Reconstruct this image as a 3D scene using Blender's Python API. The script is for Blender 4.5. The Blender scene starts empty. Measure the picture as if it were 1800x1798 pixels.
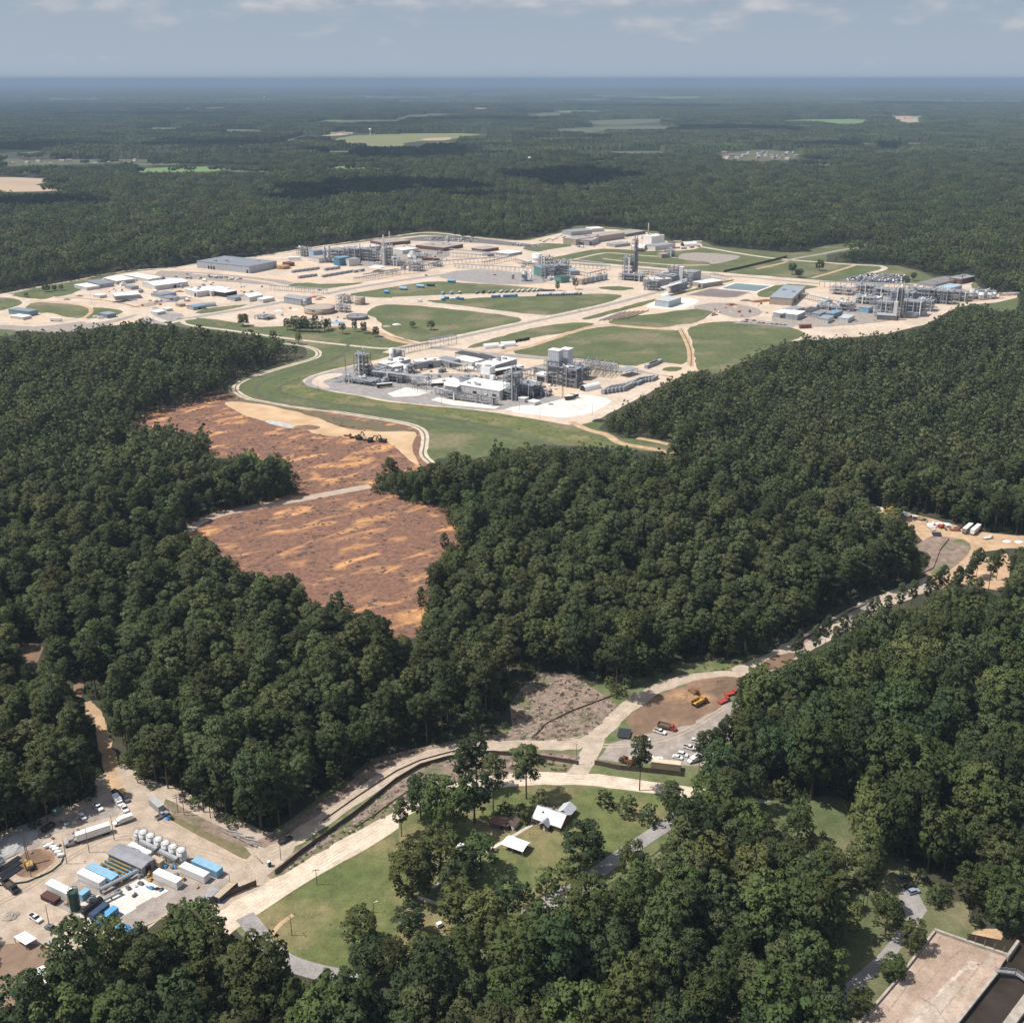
import bpy,bmesh,math,random
import numpy as np
from mathutils import Vector,Matrix
SC=bpy.context.scene
COL=SC.collection
R=math.radians
random.seed(7)
rng=np.random.default_rng(11)
CAM_H=270.0
FOC=1930.0
PITCH=math.atan((899-139)/FOC)
cd=bpy.data.cameras.new("camera")
cd.sensor_width=36.0
cd.sensor_fit='HORIZONTAL'
cd.lens=36.0*FOC/1800.0
cd.clip_start=5.0
cd.clip_end=120000.0
cam=bpy.data.objects.new("camera",cd)
COL.objects.link(cam)
cam.location=(0,0,CAM_H)
cam.rotation_euler=(math.pi/2-PITCH,0,0)
SC.camera=cam
SUN_EL=R(59)
SUN_AZ=math.atan2(-1.0,-0.03)
sun_dir=Vector((math.sin(SUN_AZ)*math.cos(SUN_EL),math.cos(SUN_AZ)*math.cos(SUN_EL),math.sin(SUN_EL)))
sd=bpy.data.lights.new("sun",'SUN')
sd.energy=4.2
sd.angle=R(0.5)
sd.color=(1.0,0.955,0.89)
sun=bpy.data.objects.new("sun",sd)
COL.objects.link(sun)
sun.location=(0,0,1500)
sun.rotation_euler=sun_dir.to_track_quat('Z','Y').to_euler()
SC.view_settings.view_transform='Standard'
SC.view_settings.look='None'
SC.view_settings.gamma=1.0
SC.view_settings.exposure=0.42
SC.view_settings.use_curve_mapping=False
SC.render.engine='CYCLES'
SC.cycles.max_bounces=5
SC.cycles.diffuse_bounces=2
SC.cycles.glossy_bounces=2
SC.cycles.transmission_bounces=2
SC.cycles.transparent_max_bounces=4
SC.cycles.volume_bounces=0
SC.cycles.use_denoising=True
SC.cycles.use_adaptive_sampling=True
world=bpy.data.worlds.new("World")
SC.world=world
world.use_nodes=True
def build_world():
 nt=world.node_tree
 nt.nodes.clear()
 N,L=nt.nodes.new,nt.links.new
 out=N('ShaderNodeOutputWorld')
 bg=N('ShaderNodeBackground')
 bg.inputs['Strength'].default_value=0.088
 sky=N('ShaderNodeTexSky')
 sky.sky_type='NISHITA'
 sky.sun_disc=False
 sky.sun_elevation=SUN_EL
 sky.sun_rotation=SUN_AZ%(2*math.pi)
 sky.altitude=200
 sky.air_density=1.0
 sky.dust_density=1.6
 sky.ozone_density=1.0
 tc=N('ShaderNodeTexCoord')
 sep=N('ShaderNodeSeparateXYZ')
 L(tc.outputs['Generated'],sep.inputs[0])
 def math_(op,a,b=None,clamp=False):
  m=N('ShaderNodeMath')
  m.operation=op
  m.use_clamp=clamp
  for i,v in enumerate((a,b)):
   if v is None:
    continue
   if isinstance(v,(int,float)):
    m.inputs[i].default_value=v
   else:
    L(v,m.inputs[i])
  return m.outputs[0]
 def mixc(f,a,b):
  m=N('ShaderNodeMix')
  m.data_type='RGBA'
  for s,v in((m.inputs[0],f),(m.inputs[6],a),(m.inputs[7],b)):
   if isinstance(v,(int,float)):
    s.default_value=v
   elif isinstance(v,tuple):
    s.default_value=v
   else:
    L(v,s)
  return m.outputs[2]
 az=math_('ARCTAN2',sep.outputs[0],sep.outputs[1])
 el=sep.outputs[2]
 low=math_('SUBTRACT',1.0,math_('MULTIPLY',el,2.2),True)
 air=mixc(math_('MULTIPLY',el,16.0,True),(3.6,4.35,5.35,1),(2.55,3.25,4.4,1))
 base=mixc(math_('MULTIPLY',low,0.86),sky.outputs[0],air)
 comb=N('ShaderNodeCombineXYZ')
 L(math_('MULTIPLY',az,9.0),comb.inputs[0])
 L(math_('MULTIPLY',el,26.0),comb.inputs[1])
 comb.inputs[2].default_value=3.7
 n1=N('ShaderNodeTexNoise')
 n1.inputs['Scale'].default_value=1.6
 n1.inputs['Detail'].default_value=7
 n1.inputs['Roughness'].default_value=0.52
 L(comb.outputs[0],n1.inputs['Vector'])
 comb2=N('ShaderNodeCombineXYZ')
 L(math_('MULTIPLY',az,9.0),comb2.inputs[0])
 L(math_('ADD',math_('MULTIPLY',el,26.0),0.22),comb2.inputs[1])
 comb2.inputs[2].default_value=3.7
 n2=N('ShaderNodeTexNoise')
 n2.inputs['Scale'].default_value=1.6
 n2.inputs['Detail'].default_value=5
 L(comb2.outputs[0],n2.inputs['Vector'])
 h=math_('MULTIPLY',math_('SUBTRACT',el,0.028),26.0,True)
 dens=math_('MULTIPLY',math_('ADD',math_('SUBTRACT',n1.outputs[0],0.60),math_('MULTIPLY',h,0.26)),4.2,True)
 lit=math_('MULTIPLY',math_('ADD',math_('MULTIPLY',math_('SUBTRACT',n1.outputs[0],n2.outputs[0]),3.6),0.5),1.0,True)
 ccol=mixc(lit,(2.9,3.3,4.1,1),(5.6,5.45,5.6,1))
 fin=mixc(math_('MULTIPLY',dens,0.74),base,ccol)
 L(fin,bg.inputs['Color'])
 L(bg.outputs[0],out.inputs[0])
build_world()
_c,_s=math.cos(PITCH),math.sin(PITCH)
def P(px,py,z=0.0):
 dx,dy=(px-900.0)/FOC,-(py-899.0)/FOC
 t=(z-CAM_H)/(-_s+dy*_c)
 return(dx*t,(_c+dy*_s)*t)
def Qn(X,Y,Z):
 Z=Z-CAM_H
 d=Y*_c-Z*_s
 return 900+FOC*X/d,899-FOC*(Y*_s+Z*_c)/d
MATS={}
def mat(name,col,rough=0.8,col2=None,scale=0.6,metal=0.0,detail=4,spec=0.3,col3=None,scale3=0.05,obj_rand=0.0,lo=0.35,hi=0.65,mapping=None,coord='world',bump=0.0,grain=0.0,r3=(0.52,0.64)):
 if name in MATS:
  return MATS[name]
 m=bpy.data.materials.new(name)
 m.use_nodes=True
 nt=m.node_tree
 N,L=nt.nodes.new,nt.links.new
 b=nt.nodes['Principled BSDF']
 b.inputs['Roughness'].default_value=rough
 b.inputs['Metallic'].default_value=metal
 b.inputs['Specular IOR Level'].default_value=spec
 c4=lambda c:(c[0],c[1],c[2],1)
 b.inputs['Base Color'].default_value=c4(col)
 if col2 is None:
  col2=tuple(v*0.82 for v in col)
  scale=scale if scale else 0.5
 if coord=='world':
  vec=N('ShaderNodeNewGeometry').outputs['Position']
 else:
  vec=N('ShaderNodeTexCoord').outputs['Object']
 if mapping:
  mp=N('ShaderNodeMapping')
  mp.vector_type='TEXTURE'
  mp.inputs['Rotation'].default_value=(0,0,mapping[0])
  mp.inputs['Scale'].default_value=mapping[1]
  L(vec,mp.inputs[0])
  vec_m=mp.outputs[0]
 else:
  vec_m=vec
 def noise(v,sc,d):
  n=N('ShaderNodeTexNoise')
  n.inputs['Scale'].default_value=sc
  n.inputs['Detail'].default_value=d
  L(v,n.inputs['Vector'])
  return n
 def ramp(f,a,z):
  r=N('ShaderNodeMapRange')
  r.inputs[1].default_value=a
  r.inputs[2].default_value=z
  L(f,r.inputs[0])
  return r.outputs[0]
 def mix(f,a,c):
  x=N('ShaderNodeMix')
  x.data_type='RGBA'
  L(f,x.inputs[0])if not isinstance(f,float)else setattr(x.inputs[0],'default_value',f)
  for s,v in((x.inputs[6],a),(x.inputs[7],c)):
   if isinstance(v,tuple):
    s.default_value=v
   else:
    L(v,s)
  return x.outputs[2]
 n1=noise(vec,scale,detail)
 cur=mix(ramp(n1.outputs[0],lo,hi),c4(col),c4(col2))
 if col3 is not None:
  n3=noise(vec_m,scale3,5)
  n3.inputs['Distortion'].default_value=0.7 if mapping else 0.0
  cur=mix(ramp(n3.outputs[0],r3[0],r3[1]),cur,c4(col3))
 if grain:
  ng_=noise(vec,1.1,4)
  ng2=noise(vec,0.21,3)
  md=N('ShaderNodeMath')
  md.operation='ADD'
  L(ng_.outputs[0],md.inputs[0])
  L(ng2.outputs[0],md.inputs[1])
  hg=N('ShaderNodeHueSaturation')
  rg=N('ShaderNodeMapRange')
  rg.inputs[1].default_value=0.7
  rg.inputs[2].default_value=1.3
  rg.inputs[3].default_value=1-grain
  rg.inputs[4].default_value=1+grain
  L(md.outputs[0],rg.inputs[0])
  L(rg.outputs[0],hg.inputs['Value'])
  L(cur,hg.inputs['Color'])
  cur=hg.outputs[0]
 if obj_rand:
  oi=N('ShaderNodeObjectInfo')
  hs=N('ShaderNodeHueSaturation')
  r=N('ShaderNodeMapRange')
  r.inputs[3].default_value=1-obj_rand
  r.inputs[4].default_value=1+obj_rand
  L(oi.outputs['Random'],r.inputs[0])
  L(r.outputs[0],hs.inputs['Value'])
  L(cur,hs.inputs['Color'])
  cur=hs.outputs[0]
 if bump:
  bp=N('ShaderNodeBump')
  bp.inputs['Strength'].default_value=0.6
  bp.inputs['Distance'].default_value=bump
  L(n1.outputs[0],bp.inputs['Height'])
  L(bp.outputs[0],b.inputs['Normal'])
 L(cur,b.inputs['Base Color'])
 MATS[name]=m
 return m
def leaf_mat(name,ca,cb,cc,trans=0.36):
 if name in MATS:
  return MATS[name]
 m=bpy.data.materials.new(name)
 m.use_nodes=True
 nt=m.node_tree
 N,L=nt.nodes.new,nt.links.new
 nt.nodes.clear()
 out=N('ShaderNodeOutputMaterial')
 dif=N('ShaderNodeBsdfPrincipled')
 dif.inputs['Roughness'].default_value=0.75
 dif.inputs['Specular IOR Level'].default_value=0.12
 tr=N('ShaderNodeBsdfTranslucent')
 ms=N('ShaderNodeMixShader')
 ms.inputs[0].default_value=trans
 geo=N('ShaderNodeNewGeometry')
 oi=N('ShaderNodeObjectInfo')
 def noise(sc,d):
  n=N('ShaderNodeTexNoise')
  n.inputs['Scale'].default_value=sc
  n.inputs['Detail'].default_value=d
  L(geo.outputs['Position'],n.inputs['Vector'])
  r=N('ShaderNodeMapRange')
  r.inputs[1].default_value=0.36
  r.inputs[2].default_value=0.64
  L(n.outputs[0],r.inputs[0])
  return r.outputs[0]
 def mix(f,a,b):
  x=N('ShaderNodeMix')
  x.data_type='RGBA'
  L(f,x.inputs[0])
  for s,v in((x.inputs[6],a),(x.inputs[7],b)):
   if isinstance(v,tuple):
    s.default_value=(v[0],v[1],v[2],1)
   else:
    L(v,s)
  return x.outputs[2]
 c=mix(oi.outputs['Random'],ca,cb)
 c=mix(noise(0.022,3),c,cc)
 hs=N('ShaderNodeHueSaturation')
 mr=N('ShaderNodeMapRange')
 mr.inputs[3].default_value=0.62
 mr.inputs[4].default_value=1.42
 mm=N('ShaderNodeMath')
 mm.operation='FRACT'
 m2=N('ShaderNodeMath')
 m2.operation='MULTIPLY'
 m2.inputs[1].default_value=37.3
 L(oi.outputs['Random'],m2.inputs[0])
 L(m2.outputs[0],mm.inputs[0])
 L(mm.outputs[0],mr.inputs[0])
 mh=N('ShaderNodeMapRange')
 mh.inputs[3].default_value=0.478
 mh.inputs[4].default_value=0.522
 m3=N('ShaderNodeMath')
 m3.operation='MULTIPLY'
 m3.inputs[1].default_value=91.7
 m4=N('ShaderNodeMath')
 m4.operation='FRACT'
 L(oi.outputs['Random'],m3.inputs[0])
 L(m3.outputs[0],m4.inputs[0])
 L(m4.outputs[0],mh.inputs[0])
 L(mh.outputs[0],hs.inputs['Hue'])
 L(mr.outputs[0],hs.inputs['Value'])
 L(c,hs.inputs['Color'])
 hs2=N('ShaderNodeHueSaturation')
 mr2=N('ShaderNodeMapRange')
 mr2.inputs[3].default_value=0.8
 mr2.inputs[4].default_value=1.2
 L(noise(0.45,2),mr2.inputs[0])
 L(mr2.outputs[0],hs2.inputs['Value'])
 L(hs.outputs[0],hs2.inputs['Color'])
 L(hs2.outputs[0],dif.inputs['Base Color'])
 L(hs2.outputs[0],tr.inputs['Color'])
 L(dif.outputs[0],ms.inputs[1])
 L(tr.outputs[0],ms.inputs[2])
 L(ms.outputs[0],out.inputs[0])
 MATS[name]=m
 return m
def tag(o,label=None,cat=None,group=None,kind=None):
 if label:o['label']=label
 if cat:o['category']=cat
 if group:o['group']=group
 if kind:o['kind']=kind
 return o
def link(name,me,parent=None,m=None):
 o=bpy.data.objects.new(name,me)
 COL.objects.link(o)
 if parent is not None:
  o.parent=parent
 if m is not None and me is not None:
  me.materials.append(m)
 return o
def thing(name,label,cat,loc=(0,0,0),rz=0.0,group=None):
 o=bpy.data.objects.new(name,None)
 o.empty_display_size=1
 COL.objects.link(o)
 o.location=loc
 o.rotation_euler=(0,0,rz)
 return tag(o,label,cat,group)
KIDS={}
def children_of(o):
 return[c for c in bpy.data.objects if c.parent==o]
def copy_tree(o,loc=None,rz=None,label=None,group=None,scale=None,kids=None,mats=None):
 c=o.copy()
 COL.objects.link(c)
 for ch in(kids if kids is not None else children_of(o)):
  d=ch.copy()
  COL.objects.link(d)
  d.parent=c
  if mats and ch.name.split('.')[0]in mats:
   d.data=d.data.copy()
   d.data.materials.clear()
   d.data.materials.append(mats[ch.name.split('.')[0]])
  if kids is None:
   for g in children_of(ch):
    e=g.copy()
    COL.objects.link(e)
    e.parent=d
 if loc is not None:c.location=loc
 if rz is not None:c.rotation_euler=(0,0,rz)
 if scale is not None:c.scale=scale if isinstance(scale,tuple)else(scale,)*3
 if label:c['label']=label
 if group:c['group']=group
 return c
class MB:
 def __init__(s):
  s.v,s.f,s.mi=[],[],[]
 def add(s,v,f):
  n=len(s.v)
  s.v+=[tuple(q)for q in v]
  s.f+=[tuple(i+n for i in q)for q in f]
  return s
 def box(s,x0,x1,y0,y1,z0,z1):
  return s.add([(x0,y0,z0),(x1,y0,z0),(x1,y1,z0),(x0,y1,z0),(x0,y0,z1),(x1,y0,z1),(x1,y1,z1),(x0,y1,z1)],[(0,3,2,1),(4,5,6,7),(0,1,5,4),(1,2,6,5),(2,3,7,6),(3,0,4,7)])
 def bar(s,a,b,w,h=None):
  a,b=Vector(a),Vector(b)
  h=w if h is None else h
  d=(b-a).normalized()
  up=Vector((0,0,1))if abs(d.z)<0.95 else Vector((1,0,0))
  x=d.cross(up).normalized()*(w/2)
  y=x.cross(d).normalized()*(h/2)
  vs=[a-x-y,a+x-y,a+x+y,a-x+y,b-x-y,b+x-y,b+x+y,b-x+y]
  return s.add(vs,[(0,3,2,1),(4,5,6,7),(0,1,5,4),(1,2,6,5),(2,3,7,6),(3,0,4,7)])
 def tube(s,a,b,r,r2=None,n=10,caps=True):
  a,b=Vector(a),Vector(b)
  r2=r if r2 is None else r2
  d=(b-a).normalized()
  up=Vector((0,0,1))if abs(d.z)<0.95 else Vector((1,0,0))
  x=d.cross(up).normalized()
  y=d.cross(x).normalized()
  vs=[]
  for c,rr in((a,r),(b,r2)):
   for k in range(n):
    t=2*math.pi*k/n
    vs.append(c+x*(math.cos(t)*rr)+y*(math.sin(t)*rr))
  fs=[(k,(k+1)%n,n+(k+1)%n,n+k)for k in range(n)]
  if caps:
   fs+=[tuple(range(n))[::-1],tuple(range(n,2*n))]
  return s.add(vs,fs)
 def lathe(s,c,prof,n=20):
  vs,fs=[],[]
  for r,z in prof:
   for k in range(n):
    t=2*math.pi*k/n
    vs.append((c[0]+r*math.cos(t),c[1]+r*math.sin(t),c[2]+z))
  m=len(prof)
  for i in range(m-1):
   for k in range(n):
    k2=(k+1)%n
    fs.append((i*n+k,i*n+k2,(i+1)*n+k2,(i+1)*n+k))
  fs.append(tuple(range(n))[::-1])
  fs.append(tuple(range((m-1)*n,m*n)))
  return s.add(vs,fs)
 def hcyl(s,a,b,r,n=14,dome=0.35):
  a,b=Vector(a),Vector(b)
  d=(b-a).normalized()
  s.tube(a,b,r,n=n,caps=False)
  for p,q in((a,-d),(b,d)):
   s.tube(p,p+q*(r*dome),r,r*0.55,n=n)
  return s
 def prism(s,prof,x0,x1,axis='x'):
  n=len(prof)
  if axis=='x':
   vs=[(x0,p,q)for p,q in prof]+[(x1,p,q)for p,q in prof]
  else:
   vs=[(p,x0,q)for p,q in prof]+[(p,x1,q)for p,q in prof]
  fs=[tuple(range(n)),tuple(range(n,2*n))[::-1]]
  fs+=[(k,n+k,n+(k+1)%n,(k+1)%n)for k in range(n)]
  return s.add(vs,fs)
 def mesh(s,name,m=None):
  me=bpy.data.meshes.new(name)
  me.from_pydata(s.v,[],s.f)
  bm=bmesh.new()
  bm.from_mesh(me)
  bmesh.ops.recalc_face_normals(bm,faces=bm.faces)
  bm.to_mesh(me)
  bm.free()
  if m is not None:
   me.materials.append(m)
  return me
 def build(s,name,m,parent=None,smooth=False):
  me=s.mesh(name,m)
  if smooth:
   for p in me.polygons:
    p.use_smooth=len(p.vertices)==4
  return link(name,me,parent)
HARD,SOFT=[],[]
def chaikin(p,n=1,closed=True):
 p=[np.array(q,float)for q in p]
 for _ in range(n):
  q=[]
  m=len(p)
  for i in range(m if closed else m-1):
   a,b=p[i],p[(i+1)%m]
   q+=[a*0.75+b*0.25,a*0.25+b*0.75]
  if not closed:
   q=[p[0]]+q+[p[-1]]
  p=q
 return p
def resample(p,step,closed):
 out=[]
 m=len(p)
 for i in range(m if closed else m-1):
  a,b=np.array(p[i]),np.array(p[(i+1)%m])
  k=max(1,int(np.linalg.norm(b-a)/step))
  out+=[a+(b-a)*j/k for j in range(k)]
 if not closed:
  out.append(np.array(p[-1]))
 return out
GX0,GY0,GX1,GY1=-400,100,2200,2300
def raster(polys,gs=1):
 GS=gs
 w,h=(GX1-GX0)//GS,(GY1-GY0)//GS
 out=np.zeros((h,w),bool)
 for p in polys:
  q=np.array(p,float)
  x,y=(q[:,0]-GX0)/GS,(q[:,1]-GY0)/GS
  x2,y2=np.roll(x,-1),np.roll(y,-1)
  cross=np.zeros((h,w),bool)
  ys=np.arange(max(0,int(y.min())-1),min(h,int(y.max())+2))
  for r in ys:
   yy=r+0.5
   k=((y<=yy)&(y2>yy))|((y2<=yy)&(y>yy))
   if not k.any():
    continue
   xs=np.sort(x[k]+(yy-y[k])/(y2[k]-y[k])*(x2[k]-x[k]))
   for a,b in zip(xs[0::2],xs[1::2]):
    a,b=max(0,int(math.floor(a+0.5))),min(w,int(math.ceil(b-0.5))+1)
    if b>a:
     cross[r,a:b]=True
  out|=cross
 return out
LAYERS=np.zeros(((GY1-GY0)//2,(GX1-GX0)//2),np.int16)
def stack_level(pts):
 q=np.array([Qn(a[0],a[1],0)for a in pts])
 e=np.concatenate([q+(np.roll(q,-1,0)-q)*t for t in(0,.25,.5,.75)])
 m=raster([q],2)
 ij=((e-(GX0,GY0))/2).astype(int)
 k=(ij[:,0]>=1)&(ij[:,0]<m.shape[1]-1)&(ij[:,1]>=1)&(ij[:,1]<m.shape[0]-1)
 for dx in(-1,0,1):
  for dy in(-1,0,1):
   m[ij[k,1]+dy,ij[k,0]+dx]=True
 lv=(LAYERS[m].max()if m.any()else 0)+1
 LAYERS[m]=lv
 return lv*0.008
SHEETS={}
BARE=[]
def sheet(name,px,m,smooth=1,jit=0.0,hard=True,step=6.0,grow=0.0):
 pts=[P(*q)for q in px]
 SHEETS.setdefault(name,[]).append(pts)
 if grow:
  a=np.array(pts)
  e=np.roll(a,-1,0)-np.roll(a,1,0)
  nn=np.stack([e[:,1],-e[:,0]],1)/(np.linalg.norm(e,axis=1)[:,None]+1e-6)
  sg=np.sign(np.sum(a[:,0]*np.roll(a[:,1],-1)-np.roll(a[:,0],-1)*a[:,1]))
  pts=list(a+nn*sg*grow)
 if smooth:
  pts=chaikin(pts,smooth)
 if jit:
  pts=resample(pts,step,True)
  n=len(pts)
  ph=rng.uniform(-1,1,(n,2))*jit
  ph=(ph+np.roll(ph,1,0))*0.6
  pts=[np.array(p)+ph[i]for i,p in enumerate(pts)]
 z=stack_level(pts)
 if name in('road','path','yard','pavement','excavation','car_park','water'):
  BARE.append([Qn(a[0],a[1],0)for a in pts])
 me=bpy.data.meshes.new(name)
 me.from_pydata([(p[0],p[1],z)for p in pts],[],[tuple(range(len(pts)))])
 if me.polygons[0].normal.z<0:
  me.flip_normals()
 o=link(name,me,None,m)
 o['kind']='structure'
 if hard and px is not None:
  HARD.append(px)
 return o
def spline(p,n=2):
 return chaikin(p,n,closed=False)
def ribbon_pts(line,w):
 n=len(line)
 le,ri=[],[]
 for i in range(n):
  a,b=np.array(line[max(0,i-1)]),np.array(line[min(n-1,i+1)])
  d=(b-a)/(np.linalg.norm(b-a)+1e-9)
  nn=np.array((-d[1],d[0]))
  ww=w if not isinstance(w,(list,tuple))else w[0]+(w[1]-w[0])*i/(n-1)
  le.append(np.array(line[i])+nn*ww/2)
  ri.append(np.array(line[i])-nn*ww/2)
 return le,ri
def path(name,px,w,m,jit=0.0,hard=True,soft=False,smooth=2):
 line=spline([P(*q)for q in px],smooth)if smooth else[np.array(P(*q))for q in px]
 if jit:
  line=resample(line,4.0,False)
 le,ri=ribbon_pts(line,w)
 if jit:
  le=[p+rng.uniform(-jit,jit,2)for p in le]
  ri=[p+rng.uniform(-jit,jit,2)for p in ri]
 z=stack_level(le+ri[::-1])
 BARE.append([Qn(a[0],a[1],0)for a in le+ri[::-1]])
 n=len(le)
 me=bpy.data.meshes.new(name)
 me.from_pydata([(p[0],p[1],z)for p in le]+[(p[0],p[1],z)for p in ri],[],[(i,n+i,n+i+1,i+1)for i in range(n-1)])
 if me.polygons[0].normal.z<0:
  me.flip_normals()
 o=link(name,me,None,m)
 o['kind']='structure'
 if hard or soft:
  out=[Qn(p[0],p[1],0)for p in le]+[Qn(p[0],p[1],0)for p in ri[::-1]]
  (SOFT if soft else HARD).append(out)
 return o
M_floor=mat('woodland floor',(0.052,0.050,0.029),0.95,(0.036,0.041,0.022),0.06,detail=8,col3=(0.07,0.06,0.036),scale3=0.02,grain=0.22)
M_grass=mat('rough grass',(0.116,0.128,0.054),0.95,(0.080,0.100,0.040),0.030,detail=9,col3=(0.175,0.155,0.088),scale3=0.016,grain=0.30)
M_meadow=mat('mown meadow',(0.128,0.140,0.048),0.95,(0.090,0.112,0.038),0.07,detail=9,col3=(0.195,0.165,0.080),scale3=0.045,r3=(0.47,0.63),grain=0.30)
M_sand=mat('pale sandy ground',(0.575,0.47,0.37),0.95,(0.45,0.36,0.28),0.03,detail=8,col3=(0.57,0.425,0.30),scale3=0.014,grain=0.22)
M_caliche=mat('crushed limestone',(0.56,0.475,0.385),0.95,(0.45,0.37,0.29),0.12,detail=7,grain=0.22)
M_gravel=mat('grey gravel',(0.33,0.285,0.25),0.95,(0.26,0.22,0.19),0.2,detail=7,grain=0.22)
M_asph=mat('worn asphalt',(0.305,0.28,0.265),0.9,(0.25,0.23,0.22),0.1,detail=7,grain=0.22)
M_asphd=mat('dark asphalt',(0.125,0.12,0.125),0.9,(0.165,0.155,0.155),0.05,detail=7,grain=0.22)
M_conc=mat('pale concrete',(0.60,0.545,0.475),0.85,(0.50,0.445,0.38),0.07,detail=7,grain=0.22)
M_white=mat('white concrete',(0.70,0.65,0.59),0.85,(0.60,0.55,0.50),0.06,detail=6,grain=0.22)
M_clear=mat('cleared ground',(0.232,0.118,0.077),1.0,(0.14,0.079,0.056),0.4,detail=9,col3=(0.52,0.27,0.115),scale3=0.072,r3=(0.53,0.67),mapping=(R(35),(2.2,1.0,1.0)),lo=0.38,hi=0.62,grain=0.30)
M_dirt=mat('sandy track',(0.50,0.345,0.215),0.95,(0.39,0.26,0.155),0.1,detail=7,grain=0.22)
M_soil=mat('dug soil',(0.215,0.138,0.092),1.0,(0.15,0.098,0.066),0.10,detail=8,col3=(0.33,0.20,0.115),scale3=0.05,grain=0.22)
M_rubble=mat('stripped slope',(0.285,0.205,0.16),1.0,(0.18,0.135,0.105),0.25,detail=9,col3=(0.13,0.135,0.07),scale3=0.055,grain=0.30)
M_apron=mat('stained concrete',(0.41,0.305,0.235),0.85,(0.32,0.235,0.178),0.09,detail=9,col3=(0.42,0.355,0.285),scale3=0.05,mapping=(R(52),(3.0,1.0,1.0)),grain=0.22)
M_water=mat('dark river water',(0.030,0.022,0.016),0.25,(0.045,0.034,0.024),0.15,spec=0.35,grain=0.0)
M_pond=mat('blue pond water',(0.16,0.215,0.22),0.3,(0.19,0.245,0.24),0.02,grain=0.0)
M_pondd=mat('drained pond bed',(0.21,0.165,0.155),0.6,(0.175,0.14,0.13),0.03,grain=0.22)
M_field=mat('distant farm field',(0.080,0.100,0.048),0.95,(0.105,0.118,0.06),0.006,grain=0.22)
M_fieldg=mat('distant green field',(0.125,0.21,0.06),0.95,(0.15,0.22,0.07),0.006,grain=0.22)
M_fieldt=mat('harvested field',(0.44,0.33,0.23),0.95,(0.38,0.285,0.20),0.008,grain=0.22)
M_ditch=mat('wet ditch',(0.070,0.080,0.048),0.9,(0.10,0.105,0.065),0.08,detail=6,grain=0.22)
me=bpy.data.meshes.new('ground')
me.from_pydata([(-60000,-2500,0),(60000,-2500,0),(60000,100000,0),(-60000,100000,0)],[],[(0,1,2,3)])
ground=link('ground',me,None,M_floor)
ground['kind']='structure'
M_verge=mat('green verge',(0.095,0.13,0.045),1.0,(0.16,0.15,0.08),0.15,detail=8,grain=0.3)
sheet('verge',[(430,1500),(650,1335),(890,1280),(1100,1180),(1345,1150),(1330,1250),(1300,1345),(1260,1420),(1060,1560),(930,1640),(780,1720),(600,1725),(440,1660),(390,1600)],M_verge,smooth=0,jit=1,hard=False)
M_scrub=mat('scrubby plots',(0.075,0.09,0.045),1.0,(0.12,0.115,0.07),0.01)
FAR=[('field',M_fieldt,[(-60,311),(76,312),(78,320),(66,327),(118,330),(114,336),(-60,338)]),('field',M_fieldg,[(222,300),(262,295),(375,293),(420,296),(405,301),(250,304)]),('field',mat('ripening field',(0.17,0.19,0.075),.95,(0.21,0.205,0.10),.006),[(575,247),(640,236),(862,234),(795,246),(712,250),(702,260),(645,257)]),('field',M_field,[(386,229),(420,227),(478,231),(470,234),(392,233)]),('field',M_field,[(530,215),(640,211),(730,211),(690,215),(600,217)]),('field',M_fieldt,[(505,248),(528,241),(530,247),(510,250)]),('field',M_fieldt,[(560,239),(600,233),(622,233),(610,238),(570,240)]),('field',M_fieldt,[(740,244),(795,241),(790,247),(745,248)]),('field',M_fieldt,[(785,270),(815,268),(814,273),(795,273)]),('field',M_fieldg,[(1385,211),(1525,209),(1521,218),(1476,221),(1450,214),(1388,214)]),('field',M_fieldt,[(1560,205),(1612,204),(1618,218),(1586,216)]),('field',M_field,[(1708,260),(1740,258),(1744,263),(1715,265)]),('field',M_field,[(978,227),(1080,222),(1182,221),(1172,229),(995,231)]),('field',M_field,[(1035,212),(1160,209),(1165,214),(1090,221),(1040,219)]),('field',M_field,[(940,199),(990,198),(985,204),(955,207),(945,204)]),('field',M_field,[(1010,175),(1065,174),(1062,177),(1012,178)]),('field',M_fieldg,[(1110,171),(1205,170),(1250,171),(1200,174),(1115,174)]),('field',M_field,[(1475,173),(1575,174),(1572,176),(1478,176)]),('field',M_field,[(1620,168),(1645,168),(1643,171),(1622,171)]),('field',M_field,[(1028,168),(1085,168),(1083,170),(1030,170)]),('field',M_field,[(80,173),(115,173),(113,176),(83,176)]),('field',M_field,[(135,174),(180,173),(178,176),(138,177)]),('field',M_field,[(860,167),(905,168),(903,170),(862,170)]),('field',M_field,[(185,244),(228,243),(226,246),(190,247)]),('field',M_field,[(340,247),(365,245),(362,249),(345,250)]),('field',M_field,[(50,411),(98,411),(96,415),(54,416)]),('field',M_field,[(710,203),(780,200),(778,204),(715,206)]),('field',M_fieldg,[(980,195),(1060,195),(1055,198),(984,198)]),('field',M_scrub,[(1265,281),(1272,270),(1340,263),(1405,268),(1410,280),(1330,284)]),('field',M_scrub,[(0,290),(20,282),(120,281),(255,280),(262,286),(130,290),(20,293)]),]
for nm,m,p in FAR:
 sheet(nm,p,m,smooth=1,jit=14,step=60)
_fr=random.Random(41)
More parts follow.
